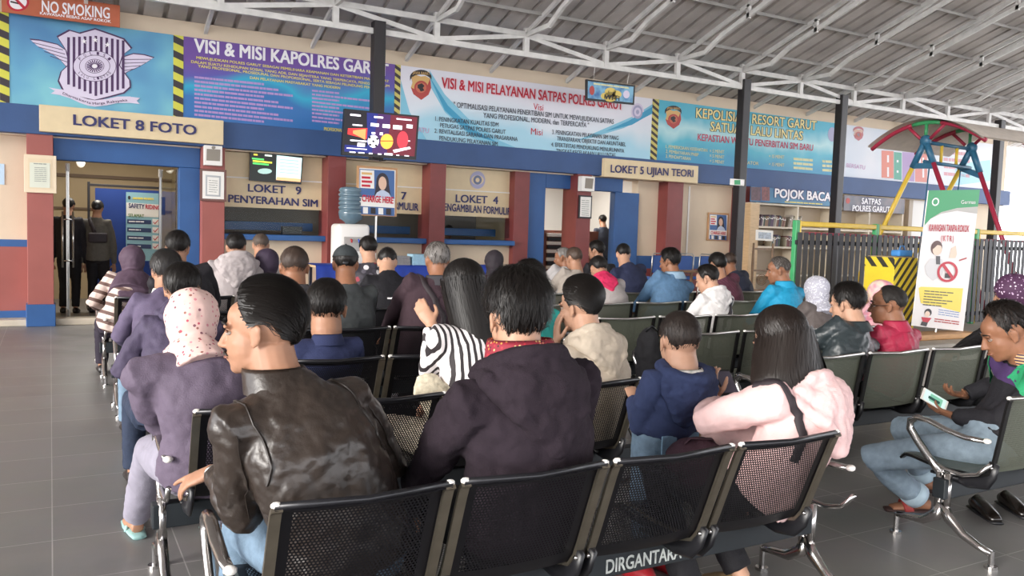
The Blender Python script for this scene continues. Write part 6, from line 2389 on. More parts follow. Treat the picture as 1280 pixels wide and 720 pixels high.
strapm = MB().tube([bc + Vector((-.12, 0, .02)), bc + Vector((-.05, -.02, .09)), bc + Vector((.06, -.03, .08)), bc + Vector((.12, -.02, .02))], [(.012, .004)] * 4, 8)
strapm.build('handle', MAROONB, bgv, smooth=True, origin=bc)
MB().tube([bc + Vector((-.08, -.085, .03)), bc + Vector((.02, -.09, .035)), bc + Vector((.1, -.085, .02))], .004, 6).build('zip', M_ALU, bgv, smooth=True, origin=bc)


def phone(center, right, up, w, h, label, glow, case):
    right, up = Vector(right).normalized(), Vector(up).normalized()
    n = right.cross(up).normalized()
    M_ = Matrix((right, up, n)).transposed().to_4x4()
    M_.translation = center
    o = MB().bbox(-w / 2, w / 2, -h / 2, h / 2, -.004, .004, .003, M=M_, seg=3).build('telephone', case, None, origin=center)
    tag(o, label, 'telephone')
    MB().box(-w / 2 + .004, w / 2 - .004, -h / 2 + .012, h / 2 - .012, .004, .0046, M=M_).build('screen', glow[0], o, origin=center)
    if len(glow) > 1:
        MB().box(-w / 2 + .014, w / 2 - .014, -h * .2, h * .28, .0047, .0051, M=M_).build('screen_picture', glow[1], o, origin=center)
        MB().box(-w * .05, w * .18, -h * .25, h * .2, .0052, .0056, M=M_).build('screen_figure', glow[2], o, origin=center)
    return o


phone(PY(908, 478, 2.75), (.85, -.3, .0), (.25, .75, .62), .075, .15, 'dark telephone held by the girl in the pink hoodie', (emis('phone_dark_screen', '#3a3540', .5),), M_BLACKP)

# 4: standing boy
NAVYH = cloth('slate_navy_fleece', '#343d5c', .9, .08, 25, .25, 200, spec=.2)
bh = head_at(848, 427, 2.80)
bx_ = PY(829, 560, 2.86)
I4 = person('small boy in a navy hoodie and jeans standing between the benches', Vector((bx_.x, 2.86, .72)), bh, 1.04, D(-2), D(14), .0, D(-2), top=NAVYH, trousers=DENIM, skin=M_SKIN3, vox=.006, cvox=.008, S=.80, stand=True, build=1.12, sleeve=1.0,
            hands=(Vector((bx_.x - .06, 3.02, .80)), Vector((bx_.x + .14, 3.02, .80))), elbows=(Vector((bx_.x - .16, 2.80, .80)), Vector((bx_.x + .20, 2.84, .80))), shoes=mat('red_child_shoe', '#a8242c', .4), folds=((.09, .016), (.035, .006)), topname='hoodie', bulge=.0, shw=1.05, hem=.0)
hood_down(I4, NAVYH, 1.22)
collar_ring(I4, cloth('pale_printed_tee', '#c9c6bf', .8, .3, 60), .035, .083).name = 'shirt_collar'
add_hair(I4, 'short', .011, .004, M_HAIRS, M_HAIRB, 1500, slen=.022, lift=.002, noise_amp=.001, seed=3)
hem = MB()
hc = I4['hip']
hem.tube([hc + Vector((0, 0, -.015)), hc + Vector((0, 0, .05))], [(.150 * I4['b'] / .9, .118 * I4['b'] / .9)] * 2, 24, side=I4['br'])
hem.build('shirt_hem', cloth('mustard_tee', '#c2963a', .8), I4['root'], smooth=True, origin=hc)
for q in (-1, 1):
    c = hc + I4['br'] * (q * .065) - I4['bf'] * .108 - Vector((0, 0, .085))
    MB().bbox(-.042, .042, -.004, .004, -.05, .05, .004, M=Matrix.Translation(c)).build('back_pocket', cloth('worn_denim', '#7391ab', .8, .2, 30), I4['root'], origin=c)

# man with the telephone, right-hand bench
VARS = cloth('black_jacket_cloth', '#232227', .75, .1, 30)
hp = Vector((4.40, 2.54, .54))
hd = head_at(1257, 416, 2.52)
k0, k1 = PY(1088, 572, 3.02), PY(1128, 536, 3.20)
lw, rw = PY(1192, 520, 2.74), PY(1204, 494, 2.86)
I34 = person('man in a black, green and purple jacket looking down at a white telephone', hp, hd, 1.18, D(-60), D(-48), .42, 0, top=VARS, trousers=cloth('pale_blue_denim', '#7f8f9c', .8, .15, 25), skin=M_SKIN2, vox=.006, cvox=.009, S=1.10,
             hands=(lw, rw), elbows=(PY(1222, 575, 2.52), PY(1235, 505, 2.9)), hcurl=(.45, .45), knees=(k0, k1), feet=(PZ(1150, 640, 0), PZ(1155, 615, 0)), topname='varsity_jacket', shoes=None, bulge=.07,
             hand_dirs=((PY(1160, 508, 2.82) - lw, Vector((.1, .3, 1)), Vector((.3, .8, .2))), (PY(1165, 488, 2.9) - rw, Vector((0, -.1, 1)), Vector((-.5, -.6, .3)))))
collar_ring(I34, stripe_mat('ribbed_stripe_collar', '#3a2f45', '#d0a070', .016, (0, 0, 1), .5), .045, .083)
add_hair(I34, 'high', .022, .004, M_HAIR, M_HAIRS, 2400, slen=.022, lift=.010, noise_amp=.006, seed=14)
add_face(I34)
GREENP = cloth('bright_green_panel', '#2f9a68', .75, .06)
PURP = cloth('dark_purple_panel', '#4a3560', .75, .06)
s_, e_ = I34['Sh'][0], I34['El'][0]
up, bf, br = I34['up'], I34['bf'], I34['br']


def shoulder_panel(I, i, t0, t1, m, name, rad):
    """A band of coloured cloth round the upper arm or yoke, laid on the jacket."""
    o = I['top']
    off = world_loc(o)[0]
    a = I['sp'](.84).lerp(I['Sh'][i], .55)
    path = [a, I['Sh'][i], I['Sh'][i].lerp(I['El'][i], .5), I['El'][i]]

    def at(t):
        k = min(2, int(t * 3))
        return path[k].lerp(path[k + 1], t * 3 - k)
    rows = []
    for j in range(9):
        t = t0 + (t1 - t0) * j / 8
        c = at(t)
        d = (at(min(1, t + .05)) - at(max(0, t - .05))).normalized()
        s1 = d.cross(I['bf']).normalized()
        s2 = d.cross(s1)
        row = []
        for k in range(26):
            an = 2 * pi * k / 26
            q = c + (s1 * cos(an) + s2 * sin(an)) * rad
            ok, loc, nor, _ = o.closest_point_on_mesh(q - off)
            row.append(loc + off + nor * .008)
        rows.append(row)
    return MB().sheet(rows, wrap=True).build(name, m, I['root'], smooth=True, origin=I['hip'], fix=False)


shoulder_panel(I34, 0, .30, .60, GREENP, 'green_sleeve_panel', .14)
shoulder_panel(I34, 1, .30, .60, GREENP, 'green_sleeve_panel', .14)
rows = []
o = I34['top']
off = world_loc(o)[0]
for j in range(7):
    t = .74 + .035 * j
    c = I34['sp'](t)
    row = []
    for k in range(40):
        an = 2 * pi * k / 40
        q = c + (I34['shr'] * cos(an) * 1.5 + bf * sin(an)) * .17
        ok, loc, nor, _ = o.closest_point_on_mesh(q - off)
        row.append(loc + off + nor * .003)
    rows.append(row)
MB().sheet(rows, wrap=True).build('purple_yoke', PURP, I34['root'], smooth=True, origin=I34['hip'], fix=False)
pc = PY(1168, 500, 2.80)
la = PY(1187, 517, 2.74) - PY(1143, 491, 2.86)
nv = ((hd - pc).normalized() * .55 + (EYE - pc).normalized() * .6)
ra = la.cross(nv)
phone(pc, ra, la, .076, .150, 'white telephone held by the man in the black and green jacket', (emis('phone_pale_screen', '#b8d0cc', .6), emis('phone_green_picture', '#6fa890', .6), emis('phone_dark_picture', '#284a44', .5)), M_WHITEP)
rd = MB()
for wv, ev in ((lw, I34['El'][0]), (rw, I34['El'][1])):
    wd = (wv - ev).normalized()
    sd = wd.cross(Vector((0, 0, 1))).normalized()
    u2 = sd.cross(wd)
    MB().tube([wv - wd * .02 + sd * (.034 * cos(a)) + u2 * (.030 * sin(a)) for a in [2 * pi * k / 18 for k in range(18)]], [(.010, .004)] * 18, 6, closed=True).build('wrist_band', M_BLACKP, I34['root'], smooth=True, origin=wv)
for i in (0, 1):
    a = I34['An'][i]
    z0 = a.z - .075
    f_ = I34['bf']
    r_ = I34['br']
    sl_ = MB()
    sl_.tube([Vector((a.x, a.y, .012)) - f_ * .085, Vector((a.x, a.y, .012)) - f_ * .02, Vector((a.x, a.y, .012)) + f_ * .1, Vector((a.x, a.y, .012)) + f_ * .2], [(.03, .012), (.04, .012), (.05, .012), (.035, .012)], 14, side=r_)
    so = sl_.build('sandal', mat('dark_sandal_sole', '#3a2522', .7), I34['root'], smooth=True, origin=a)
    MB().tube([Vector((a.x, a.y, .015)) + f_ * .08 - r_ * .05, Vector((a.x, a.y, .062)) + f_ * .09 - r_ * .02, Vector((a.x, a.y, .066)) + f_ * .09 + r_ * .02, Vector((a.x, a.y, .015)) + f_ * .08 + r_ * .05], [(.028, .004)] * 4, 8, side=f_).build('sandal_strap', mat('red_sandal_strap', '#8d2a26', .6), so, smooth=True, origin=a)
    cu = I34['Kn'][i].lerp(a, .86)
    dn = (a - I34['Kn'][i]).normalized()
    MB().tube([cu - dn * .035, cu, cu + dn * .03], [.074, .079, .077], 18).build('turned_up_cuff', cloth('pale_denim_cuff', '#a5b8c4', .8), I34['root'], smooth=True, origin=a)

# ---------------------------------------------------------------- second row, left bench
# 5: woman with the spotted headscarf
MAUVE = cloth('grey_mauve_blouse', '#5d5262', .75, .06, 20)
SPOT = spot_mat('pink_spotted_cotton', '#d6b5ad', ['#b0465a', '#7a4a58', '#c9808a', '#8d5a52'], 42, .26)
hd = head_at(241, 402, 3.72)
I5 = person('woman in a grey-mauve blouse and pink spotted headscarf leaning forward', Vector((.60, 3.60, .54)), hd, 1.10, D(-6), D(14), .25, top=MAUVE, trousers=cloth('lilac_grey_trousers', '#8b8794', .8), skin=M_SKIN, vox=.010, cvox=.010, S=1.10, female=True, build=1.12,
            hands=(PY(232, 560, 3.95), None), elbows=(PY(158, 566, 3.70), None), shoes=None, feet=(Vector((.36, 4.36, 0)), Vector((.70, 4.12, 0))), knees=(Vector((.40, 4.02, .5)), Vector((.70, 4.03, .5))), folds=((.13, .03), (.05, .010)), bulge=.10, topname='blouse', shw=1.08, neck=-.03)
headscarf(I5['head'], I5['HR'], I5['hs'] * 1.0, I5['N'], (I5['br'], I5['bf'], I5['up']), SPOT, I5['root'], I5['hip'], .008, .10)
nb = I5['head'] - I5['HR'][2] * .105 - I5['bf'] * .105 + I5['br'] * .035
kn = MB()
kn.ell(nb, (.05, .035, .035), n=14).tube([nb, nb + Vector((.05, -.03, -.05)), nb + Vector((.06, -.05, -.10))], [(.03, .02), (.035, .015), (.03, .01)], 10).tube([nb, nb + Vector((-.06, -.03, -.03)), nb + Vector((-.10, -.04, -.07))], [(.03, .02), (.035, .015), (.03, .01)], 10)
voxel(kn, .006, 2, 'scarf_knot', SPOT, I5['root'], I5['hip'], ((.03, .01),))
for i in (0, 1):
    a = I5['An'][i]
    f_, r_ = I5['bf'], I5['br']
    b0 = Vector((a.x, a.y, .011))
    so = MB().tube([b0 - f_ * .09, b0 - f_ * .03, b0 + f_ * .09, b0 + f_ * .19], [(.032, .011), (.04, .011), (.046, .011), (.036, .011)], 14, side=r_).build('sandal', mat('pale_teal_sandal', '#8fb5b2', .6), I5['root'], smooth=True, origin=a)
    MB().tube([b0 + f_ * .03 - r_ * .042, b0 + f_ * .10 - r_ * .01 + Vector((0, 0, .045)), b0 + f_ * .12, b0 + f_ * .10 + r_ * .01 + Vector((0, 0, .045)), b0 + f_ * .03 + r_ * .042], .008, 8).build('sandal_strap', mat('pale_teal_sandal', '#8fb5b2', .6), so, smooth=True, origin=a)

# 7: woman in the striped blouse
STRIPE = stripe_mat('black_and_white_stripes', '#e4dede', '#2b2528', .030, (.985, .17, .0), .56, .7)
eh = PY(540, 406, 3.80)
I7 = person('woman in a black and white striped blouse with long black hair, hand raised', Vector((1.74, 3.60, .53)), head_at(577, 362, 3.62), 1.10, D(-10), D(-14), .15, D(4), top=STRIPE, trousers=cloth('cream_skirt_cloth', '#b9ae9c', .8, .2, 20), skin=M_SKIN3, vox=.008, cvox=.009, S=1.06, female=True,
            hands=(eh, None), elbows=(PY(541, 470, 3.60), None), hcurl=(.35, .5), hand_dirs=((Vector((-.35, .5, .75)), Vector((.5, .6, -.3)), Vector((.6, -.2, .6))), None), folds=((.10, .018), (.04, .006)), topname='blouse', bulge=.08)
long_hair(I7['head'], I7['HR'], I7['hs'], (.06, -.26, -1), M_HAIR, I7['root'], I7['hip'], .112, .46, 2200, 6, back=.06, side_shift=.03)
add_hair(I7, 'long', .018, .007, M_HAIR, None, 800, slen=.07, lift=.001, noise_amp=.002, seed=21)
tl = MB()
tl.tube([PY(533, 470, 3.5), PY(536, 485, 3.46), PY(545, 500, 3.45), PY(585, 503, 3.47)], [(.05, .03), (.08, .035), (.09, .04), (.08, .04)], 16)
voxel(tl, .008, 3, 'blouse_tail', cloth('cream_lace', '#c8bea8', .85, .25, 40), I7['root'], I7['hip'], ((.04, .022),))

# beige hooded young man
BEIGE = cloth('beige_fleece', '#b7aa9a', .9, .06, 25, .2, 200, spec=.2)
h12 = PY(696, 428, 3.72)
I10 = person('young man in a beige hoodie resting his cheek on his left hand', Vector((2.56, 3.60, .53)), head_at(725, 384, 3.66), 1.13, D(-8), D(-22), .08, D(-2), top=BEIGE, trousers=BLACKT, skin=M_SKIN3, vox=.0055, cvox=.009, S=1.04,
             hands=(h12, None), elbows=(PY(694, 452, 3.60), None), hcurl=(.22, .5), hand_dirs=((Vector((-.02, .02, 1)), Vector((.8, -.15, .0)), Vector((.0, -1, .2))), None), topname='hoodie', sleeve=.55, neck=.02)
hood_down(I10, BEIGE, 1.12)
collar_ring(I10, cloth('dark_tee', '#3a3644', .8), .03, .083).name = 'shirt_collar'
add_hair(I10, 'short', .038, .010, M_HAIR, None, 2200, slen=.08, lift=.003, noise_amp=.003, seed=31, flow='back')
add_face(I10)
wb_ = PY(762, 470, 3.45)
tag(MB().bbox(wb_.x - .14, wb_.x + .06, 3.58, 3.64, .70, .80, .02).build('waist_bag', cloth('black_bag_cloth', '#1d1c20', .7), None, origin=wb_), 'small black waist bag behind the beige hoodie', 'bag')

# ---------------------------------------------------------------- third row, left bench
NAVYP = cloth('navy_polo_cloth', '#2a3152', .85, .06)
I6 = seated('man in a navy polo shirt with short black hair, seen from behind', 4.33, 410, 408, 380, 53, NAVYP, 15, .30, vox=.008, hs=1.3, skin=M_SKIN, folds=((.10, .014), (.04, .004)), topname='polo_shirt', hpitch=.05, neck=.0)
collar_ring(I6, NAVYP, .040, .083)
add_hair(I6, 'short', .016, .008, M_HAIR, None, 1800, slen=.028, lift=.005, noise_amp=.003, seed=41)
TEAL = cloth('teal_shirt_cloth', '#1f7f78', .8)
I8 = seated('person in a teal shirt with curly black hair behind the plum hoodie man', 4.33, 668, 661, 352, 44, TEAL, 22, .34, vox=.010, hs=1.12)
add_hair(I8, 'short', .036, .018, M_HAIR, None, 1500, slen=.04, lift=.014, noise_amp=.010, seed=44)
# left column: purple jacket man leaning forward
PURJ = cloth('slate_purple_jacket', '#453d52', .7, .1, 20)
I9 = seated('person in a slate purple hooded jacket just beyond the spotted headscarf', 4.33, 214, 228, 356, 44, PURJ, 12, .62, vox=.010, hs=1.10, z=.53, dy=.42, trousers=DENIMD, folds=((.10, .03), (.04, .01)), bulge=.12, skin=M_SKIN)
hood_down(I9, PURJ, 1.05)
add_hair(I9, 'short', .022, .012, M_HAIR, None, 1300, slen=.04, lift=.008, seed=47)

# ---------------------------------------------------------------- fourth row, left bench
MARS = cloth('dark_maroon_sweater', '#3c2c33', .85, .08)
I11 = seated('grey-haired man in a dark maroon sweater with a bag strap across his back', 5.6, 522, 546, 322, 36, MARS, 6, .36, vox=.010, hs=1.12, skin=M_SKIN2, topname='sweater', build=1.1)
add_hair(I11, 'short', .018, .010, M_HAIRG, M_HAIRS, 900, slen=.03, lift=.005, seed=51)
collar_ring(I11, mat('dark_grey_shirt_collar', '#39373c', .8), .04, .083)
u_, b_, r_ = I11['up'], I11['bf'], I11['br']
strap(I11, [I11['Sh'][0] + u_ * .1 + r_ * .05, I11['Sh'][0] - b_ * .15 + r_ * .07, I11['sp'](.6) - b_ * .25 + r_ * .02, I11['sp'](.3) - b_ * .25 + r_ * .14], 'bag_strap', mat('black_webbing', '#2a2126', .7), .022, .003)
OLV = cloth('dark_olive_jacket', '#36393a', .55, .12, 20)
I12 = seated('man in a dark grey cap and dark jacket in front of the water cooler', 5.6, 438, 432, 326, 33, OLV, 18, .34, vox=.010, hs=1.10, skin=M_SKIN2)
add_hair(I12, 'short', .008, .008, M_HAIR, None, 300, slen=.02, seed=53)
cap_hat(I12, cloth('charcoal_cap_cloth', '#33383a', .8))
GREYS = cloth('dark_grey_shirt', '#4a484b', .8, .08)
I13 = seated('man in a dark grey shirt with thinning brown hair, beyond the leather jacket man', 5.6, 374, 368, 330, 41, GREYS, 15, .30, vox=.010, hs=1.2, skin=M_SKIN2, dy=.34, S=1.12)
add_hair(I13, 'bald', .008, .005, mat('thin_brown_hair', '#3a2c24', .6), None, 900, slen=.025, lift=.003, seed=55)
collar_ring(I13, GREYS, .045, .083)
LILJ = cloth('lilac_grey_jacket', '#574d64', .7)
I14 = seated('person in a lilac-grey jacket with untidy black hair in the left aisle seats', 5.6, 196, 208, 335, 38, LILJ, 10, .55, vox=.011, hs=1.10, dy=.40, bulge=.12, trousers=DENIM)
add_hair(I14, 'short', .026, .014, mat('dusty_black_hair', '#2a2726', .5), None, 1000, slen=.045, lift=.010, seed=57)
collar_ring(I14, M_PAPER, .045, .083)

# ---------------------------------------------------------------- fifth row, left bench
BLK = cloth('black_tee_cloth', '#19181d', .8)
I15 = seated('young man in a black shirt with white print bending forward beside the file box', 6.92, 484, 484, 325, 31, BLK, 22, .52, vox=.011, hs=1.10, hpitch=.6, dy=.34, bulge=.13, skin=M_SKIN3, build=1.1)
add_hair(I15, 'short', .012, .006, M_HAIR, None, 600, slen=.025, seed=61)
c_ = I15['sp'](.74) - I15['bf'] * .3
for i, (w, dz) in enumerate(((.12, .0), (.09, -.025))):
    strap(I15, [c_ - I15['br'] * w + Vector((0, 0, dz)), c_ + I15['br'] * w + Vector((0, 0, dz))], 'chest_print', M_WHITETXT, .008 if i == 0 else .003, .001)
BLKJ = cloth('black_jacket_dark', '#211f24', .7)
I16 = seated('person in a black jacket with black hair before the blue door jamb', 6.92, 252, 222, 307, 38, BLKJ, 12, .40, vox=.011, hs=1.08)
add_hair(I16, 'short', .024, .012, M_HAIR, None, 700, slen=.04, lift=.008, seed=63)

# ---------------------------------------------------------------- sixth row, left bench
BRS = mat('dusk_brown_scarf', '#4b3848', .75, var=.12, vscale=6, bump=.15, bscale=120)
BST = stripe_mat('brown_and_cream_stripes', '#c6b3aa', '#5d4640', .085, (.35, .1, .93), .62, .8)
I18 = seated('woman in a brown headscarf and striped top on the far left seat', 8.3, 150, 163, 322, 40, BST, -30, .62, vox=.011, hs=1.14, dy=.36, bulge=.12, female=True, build=1.15, trousers=cloth('dark_skirt', '#2a2430', .8), folds=((.10, .03), (.04, .008)))
headscarf(I18['head'], I18['HR'], I18['hs'], I18['N'], (I18['br'], I18['bf'], I18['up']), BRS, I18['root'], I18['hip'], .010, .15, tail=.30)
PALEG = cloth('pale_grey_fleece', '#a59c9c', .9, .06)
I19 = seated('man in a pale grey hoodie in front of the terracotta pillar', 8.3, 286, 295, 306, 28, PALEG, 14, .38, vox=.011, hs=1.12, build=1.15)
hood_down(I19, PALEG, 1.15)
add_hair(I19, 'short', .018, .010, M_HAIR, None, 500, slen=.03, seed=67)
PALES = cloth('pale_shirt', '#b9b2ae', .85)
I20 = seated('man with cropped brown hair in a pale shirt below the LOKET 9 counter', 9.3, 326, 326, 304, 26, PALES, 12, .38, vox=.012, hs=1.10)
add_hair(I20, 'short', .008, .004, mat('cropped_brown_hair', '#51443b', .6), None, 500, slen=.02, seed=69)
DPS = mat('deep_purple_scarf', '#33263a', .75, var=.12, vscale=6, bump=.15, bscale=120)
I21 = seated('woman in a deep purple headscarf left of the man in the dark grey shirt', 8.3, 336, 334, 326, 36, cloth('cream_blouse', '#b3a8a4', .8), 14, .36, vox=.012, hs=1.2, female=True, build=1.15)
headscarf(I21['head'], I21['HR'], I21['hs'], I21['N'], (I21['br'], I21['bf'], I21['up']), DPS, I21['root'], I21['hip'], .011, .15, tail=.34)
PLAID = spot_mat('black_white_red_print', '#2e2b33', ['#8a2a3a', '#c9c6c8', '#3a3640', '#54505a'], 14, .4)
I22 = seated('young man in a black and red printed jacket beside the framed poster', 8.3, 458, 460, 309, 28, PLAID, 4, .36, vox=.012, hs=1.10, skin=M_SKIN3)
add_hair(I22, 'short', .020, .010, M_HAIR, None, 500, slen=.03, seed=73)

# ---------------------------------------------------------------- right block, far rows
BLKS = mat('black_scarf_cloth', '#221a22', .75, var=.12, vscale=6, bump=.15, bscale=120)
I23 = seated('woman in a black headscarf below the LOKET 4 counter', 8.25, 616, 617, 325, 30, cloth('dark_patterned_blouse', '#3a2a2e', .8, .4, 60), 14, .36, vox=.012, hs=1.12, female=True)
headscarf(I23['head'], I23['HR'], I23['hs'], I23['N'], (I23['br'], I23['bf'], I23['up']), BLKS, I23['root'], I23['hip'], .011, .12, tail=.1)
I24 = seated('grey-haired man with his face turned left by the second door', 9.2, 690, 703, 320, 22, cloth('pale_grey_shirt', '#aaa6a6', .8), -45, .36, vox=.012, hs=1.10, skin=M_SKIN2)
add_hair(I24, 'short', .014, .008, M_HAIRG, None, 400, slen=.03, seed=79)
BGJ = cloth('grey_beige_jacket', '#9d948c', .75, .08)
I25 = seated('man in a grey-beige jacket with short brown hair by the second door', 8.25, 706, 717, 321, 27, BGJ, -8, .36, vox=.011, hs=1.12, skin=M_SKIN)
add_hair(I25, 'short', .012, .006, mat('short_brown_hair', '#4a3a30', .6), None, 500, slen=.025, seed=83)
I26 = seated('person with black hair in front of the maroon pillar of the second door', 9.2, 748, 745, 312, 25, BLKJ, -25, .36, vox=.012, hs=1.10)
add_hair(I26, 'short', .028, .014, M_HAIR, None, 500, slen=.04, seed=87)
GRJ = cloth('light_grey_jacket', '#a19a98', .8, .05)
I27 = seated('man in a light grey jacket with a bright pink hood lining', 7.0, 765, 748, 334, 30, GRJ, 10, .42, vox=.010, hs=1.10, hpitch=.5, bulge=.12, build=1.15, face=6)
add_hair(I27, 'short', .018, .010, M_HAIR, None, 700, slen=.03, seed=91)
HP = cloth('bright_pink_lining', '#c22a55', .7)
hd_ = hood_down(I27, HP, .95)
NVS = cloth('navy_sweater_cloth', '#262b44', .85)
I28 = seated('man in a navy sweater before the blue door jamb', 8.25, 790, 779, 316, 24, NVS, 22, .40, vox=.011, hs=1.10, hpitch=.35, bulge=.12, build=1.12, skin=M_SKIN3)
add_hair(I28, 'short', .014, .008, M_HAIR, None, 500, slen=.03, seed=93)
CHAM = cloth('denim_shirt_cloth', '#51708f', .8, .12, 25)
I29 = seated('man in a blue denim shirt with upright black hair, face turned left', 7.0, 828, 837, 325, 30, CHAM, -20, .36, vox=.009, hs=1.12, skin=M_SKIN2, build=1.15)
collar_ring(I29, cloth('pale_denim_collar', '#8aa3b8', .8), .045, .083)
add_hair(I29, 'short', .034, .010, M_HAIR, None, 900, slen=.045, lift=.014, noise_amp=.006, seed=97)
add_face(I29)
WHT = cloth('white_speckled_fleece', '#cfcccb', .85, .12, 18)
I30 = seated('boy in a white hoodie with a black bag strap, head bent left', 5.75, 893, 884, 346, 38, WHT, -30, .36, vox=.008, hs=1.08, hpitch=.3, skin=M_SKIN3, topname='hoodie', S=.95)
hood_down(I30, WHT, 1.05)
add_hair(I30, 'short', .020, .008, M_HAIR, None, 900, slen=.035, seed=101)
u_, b_, r_ = I30['up'], I30['bf'], I30['br']
strap(I30, [I30['Sh'][1] + u_ * .05 - b_ * .1, I30['sp'](.55) - b_ * .3 + r_ * .06, I30['sp'](.25) - b_ * .3 - r_ * .02], 'bag_strap', mat('black_webbing', '#2a2126', .7), .022, .003)
add_face(I30)
PLM = stripe_mat('maroon_check_cloth', '#5a2a3c', '#462230', .03, (.8, .2, .6), .5, .8)
I31 = seated('man in a maroon checked shirt beyond the boy in the white hoodie', 7.0, 915, 896, 329, 32, PLM, 8, .36, vox=.010, hs=1.12, build=1.12)
add_hair(I31, 'short', .022, .012, M_HAIR, None, 600, slen=.035, seed=103)
I32 = seated('man in a dark navy jacket with thinning hair below the black steel post', 8.25, 926, 912, 326, 24, cloth('dark_navy_jacket', '#2a2e3e', .75), 20, .40, vox=.011, hs=1.10, skin=M_SKIN2, bulge=.10, build=1.15)
add_hair(I32, 'bald', .010, .006, mat('thin_brown_hair', '#3a2c24', .6), None, 500, slen=.025, seed=107)
CYN = cloth('bright_cyan_jacket', '#1f8fb8', .6, .05)
I33 = seated('man in a bright cyan jacket with cropped hair, face turned left', 5.75, 980, 973, 335, 36, CYN, -48, .36, vox=.008, hs=1.12, skin=M_SKIN2, build=1.08)
add_hair(I33, 'short', .010, .004, mat('cropped_grey_hair', '#3f3833', .6), M_HAIRG, 900, slen=.02, seed=109)
add_face(I33)
collar_ring(I33, CYN, .045, .083)
strap(I33, [I33['sp'](.6) + I33['br'] * .3 - I33['bf'] * .1, I33['sp'](.6) - I33['bf'] * .3 + I33['br'] * .1], 'white_stripe', M_WHITETXT, .03, .002)
LACE = spot_mat('silver_lace_scarf', '#a9a8b4', ['#d8d8de', '#c9c9d4', '#e2e2e6'], 60, .34)
I35 = seated('woman in a silver lace headscarf beside the man in the cyan jacket', 4.70, 1016, 1019, 360, 40, cloth('grey_brown_jacket', '#5a5250', .6), 10, .40, vox=.010, hs=1.06, female=True)
headscarf(I35['head'], I35['HR'], I35['hs'], I35['N'], (I35['br'], I35['bf'], I35['up']), LACE, I35['root'], I35['hip'], .009, .105)
GLE = mat('green_black_leather', '#2b3336', .4, 0, .15, 10, .3, 40, spec=.5)
I36 = seated('man in a dark green-black leather jacket with black hair', 3.53, 1044, 1059, 376, 46, GLE, -12, .34, vox=.007, hs=1.12, skin=M_SKIN3, folds=((.10, .024), (.04, .010)), topname='leather_jacket', build=1.05)
collar_ring(I36, GLE, .045, .083)
add_hair(I36, 'short', .026, .010, M_HAIR, None, 1500, slen=.04, lift=.009, noise_amp=.006, seed=113)
PKS = ramp_mat('pastel_patchwork_scarf', [(.3, '#d9b58a'), (.42, '#e0c6b8'), (.52, '#d98a9a'), (.62, '#b8a5b4'), (.7, '#dcb9b6')], 7)
I37 = seated('woman in a pastel pink and yellow headscarf behind the man in red', 4.70, 1080, 1098, 366, 46, cloth('dusty_pink_cloth', '#c99aa0', .8), -10, .36, vox=.010, hs=1.12, female=True)
headscarf(I37['head'], I37['HR'], I37['hs'] * 1.04, I37['N'], (I37['br'], I37['bf'], I37['up']), PKS, I37['root'], I37['hip'], .009, .17, tail=.2)
REDJ = cloth('crimson_jacket_cloth', '#a02a45', .5, .08, 10, .35, 60)
I38 = seated('man in a crimson jacket with glasses, face turned left', 3.53, 1118, 1110, 377, 50, REDJ, -38, .32, vox=.006, hs=1.14, skin=M_SKIN2, folds=((.12, .03), (.045, .014)), topname='jacket', build=1.05, hpitch=.05)
collar_ring(I38, REDJ, .055, .083)
add_hair(I38, 'high', .007, .004, mat('cropped_dark_hair', '#1d1815', .65), None, 1500, slen=.016, lift=.002, noise_amp=.001, seed=117)
add_face(I38, glasses=True)
PDS = spot_mat('purple_white_dotted_scarf', '#4d2b4a', ['#cdb3cc', '#e0cfe0', '#b294b4'], 38, .27)
hp = Vector((PY(1262, 400, 3.82).x, 3.82, .54))
I39 = person('woman in a purple dotted headscarf and black coat leaning left', hp, head_at(1262, 366, 4.15), 1.16, D(-55), D(-30), .3, top=cloth('black_coat_cloth', '#1c1a1c', .8), trousers=BLACKT, skin=M_SKIN, vox=.010, S=1.06, female=True, build=1.1,
             hands=(PY(1184, 446, 4.40), None), elbows=(PY(1215, 412, 4.1), None))
headscarf(I39['head'], I39['HR'], I39['hs'] * 1.1, I39['N'], (I39['br'], I39['bf'], I39['up']), PDS, I39['root'], I39['hip'], .010, .2, tail=.2)

# ---------------------------------------------------------------- people behind the counters and doors
DGJ = cloth('dark_grey_green_jacket', '#5a5650', .8)


def standing(label, px, head_py, y, top, z_h=None, trousers=None, **kw):
    h = PY(px, head_py, y)
    hz = h.z - .80
    return person(label, Vector((h.x, y, max(.7, hz))), h, 1.0, D(12), top=top, trousers=trousers or BLACKT, vox=.012, S=.98, stand=True, bulge=.02,
                  hands=kw.pop('hands', (Vector((h.x - .24, y + .05, .78)), Vector((h.x + .24, y + .05, .78)))), **kw)


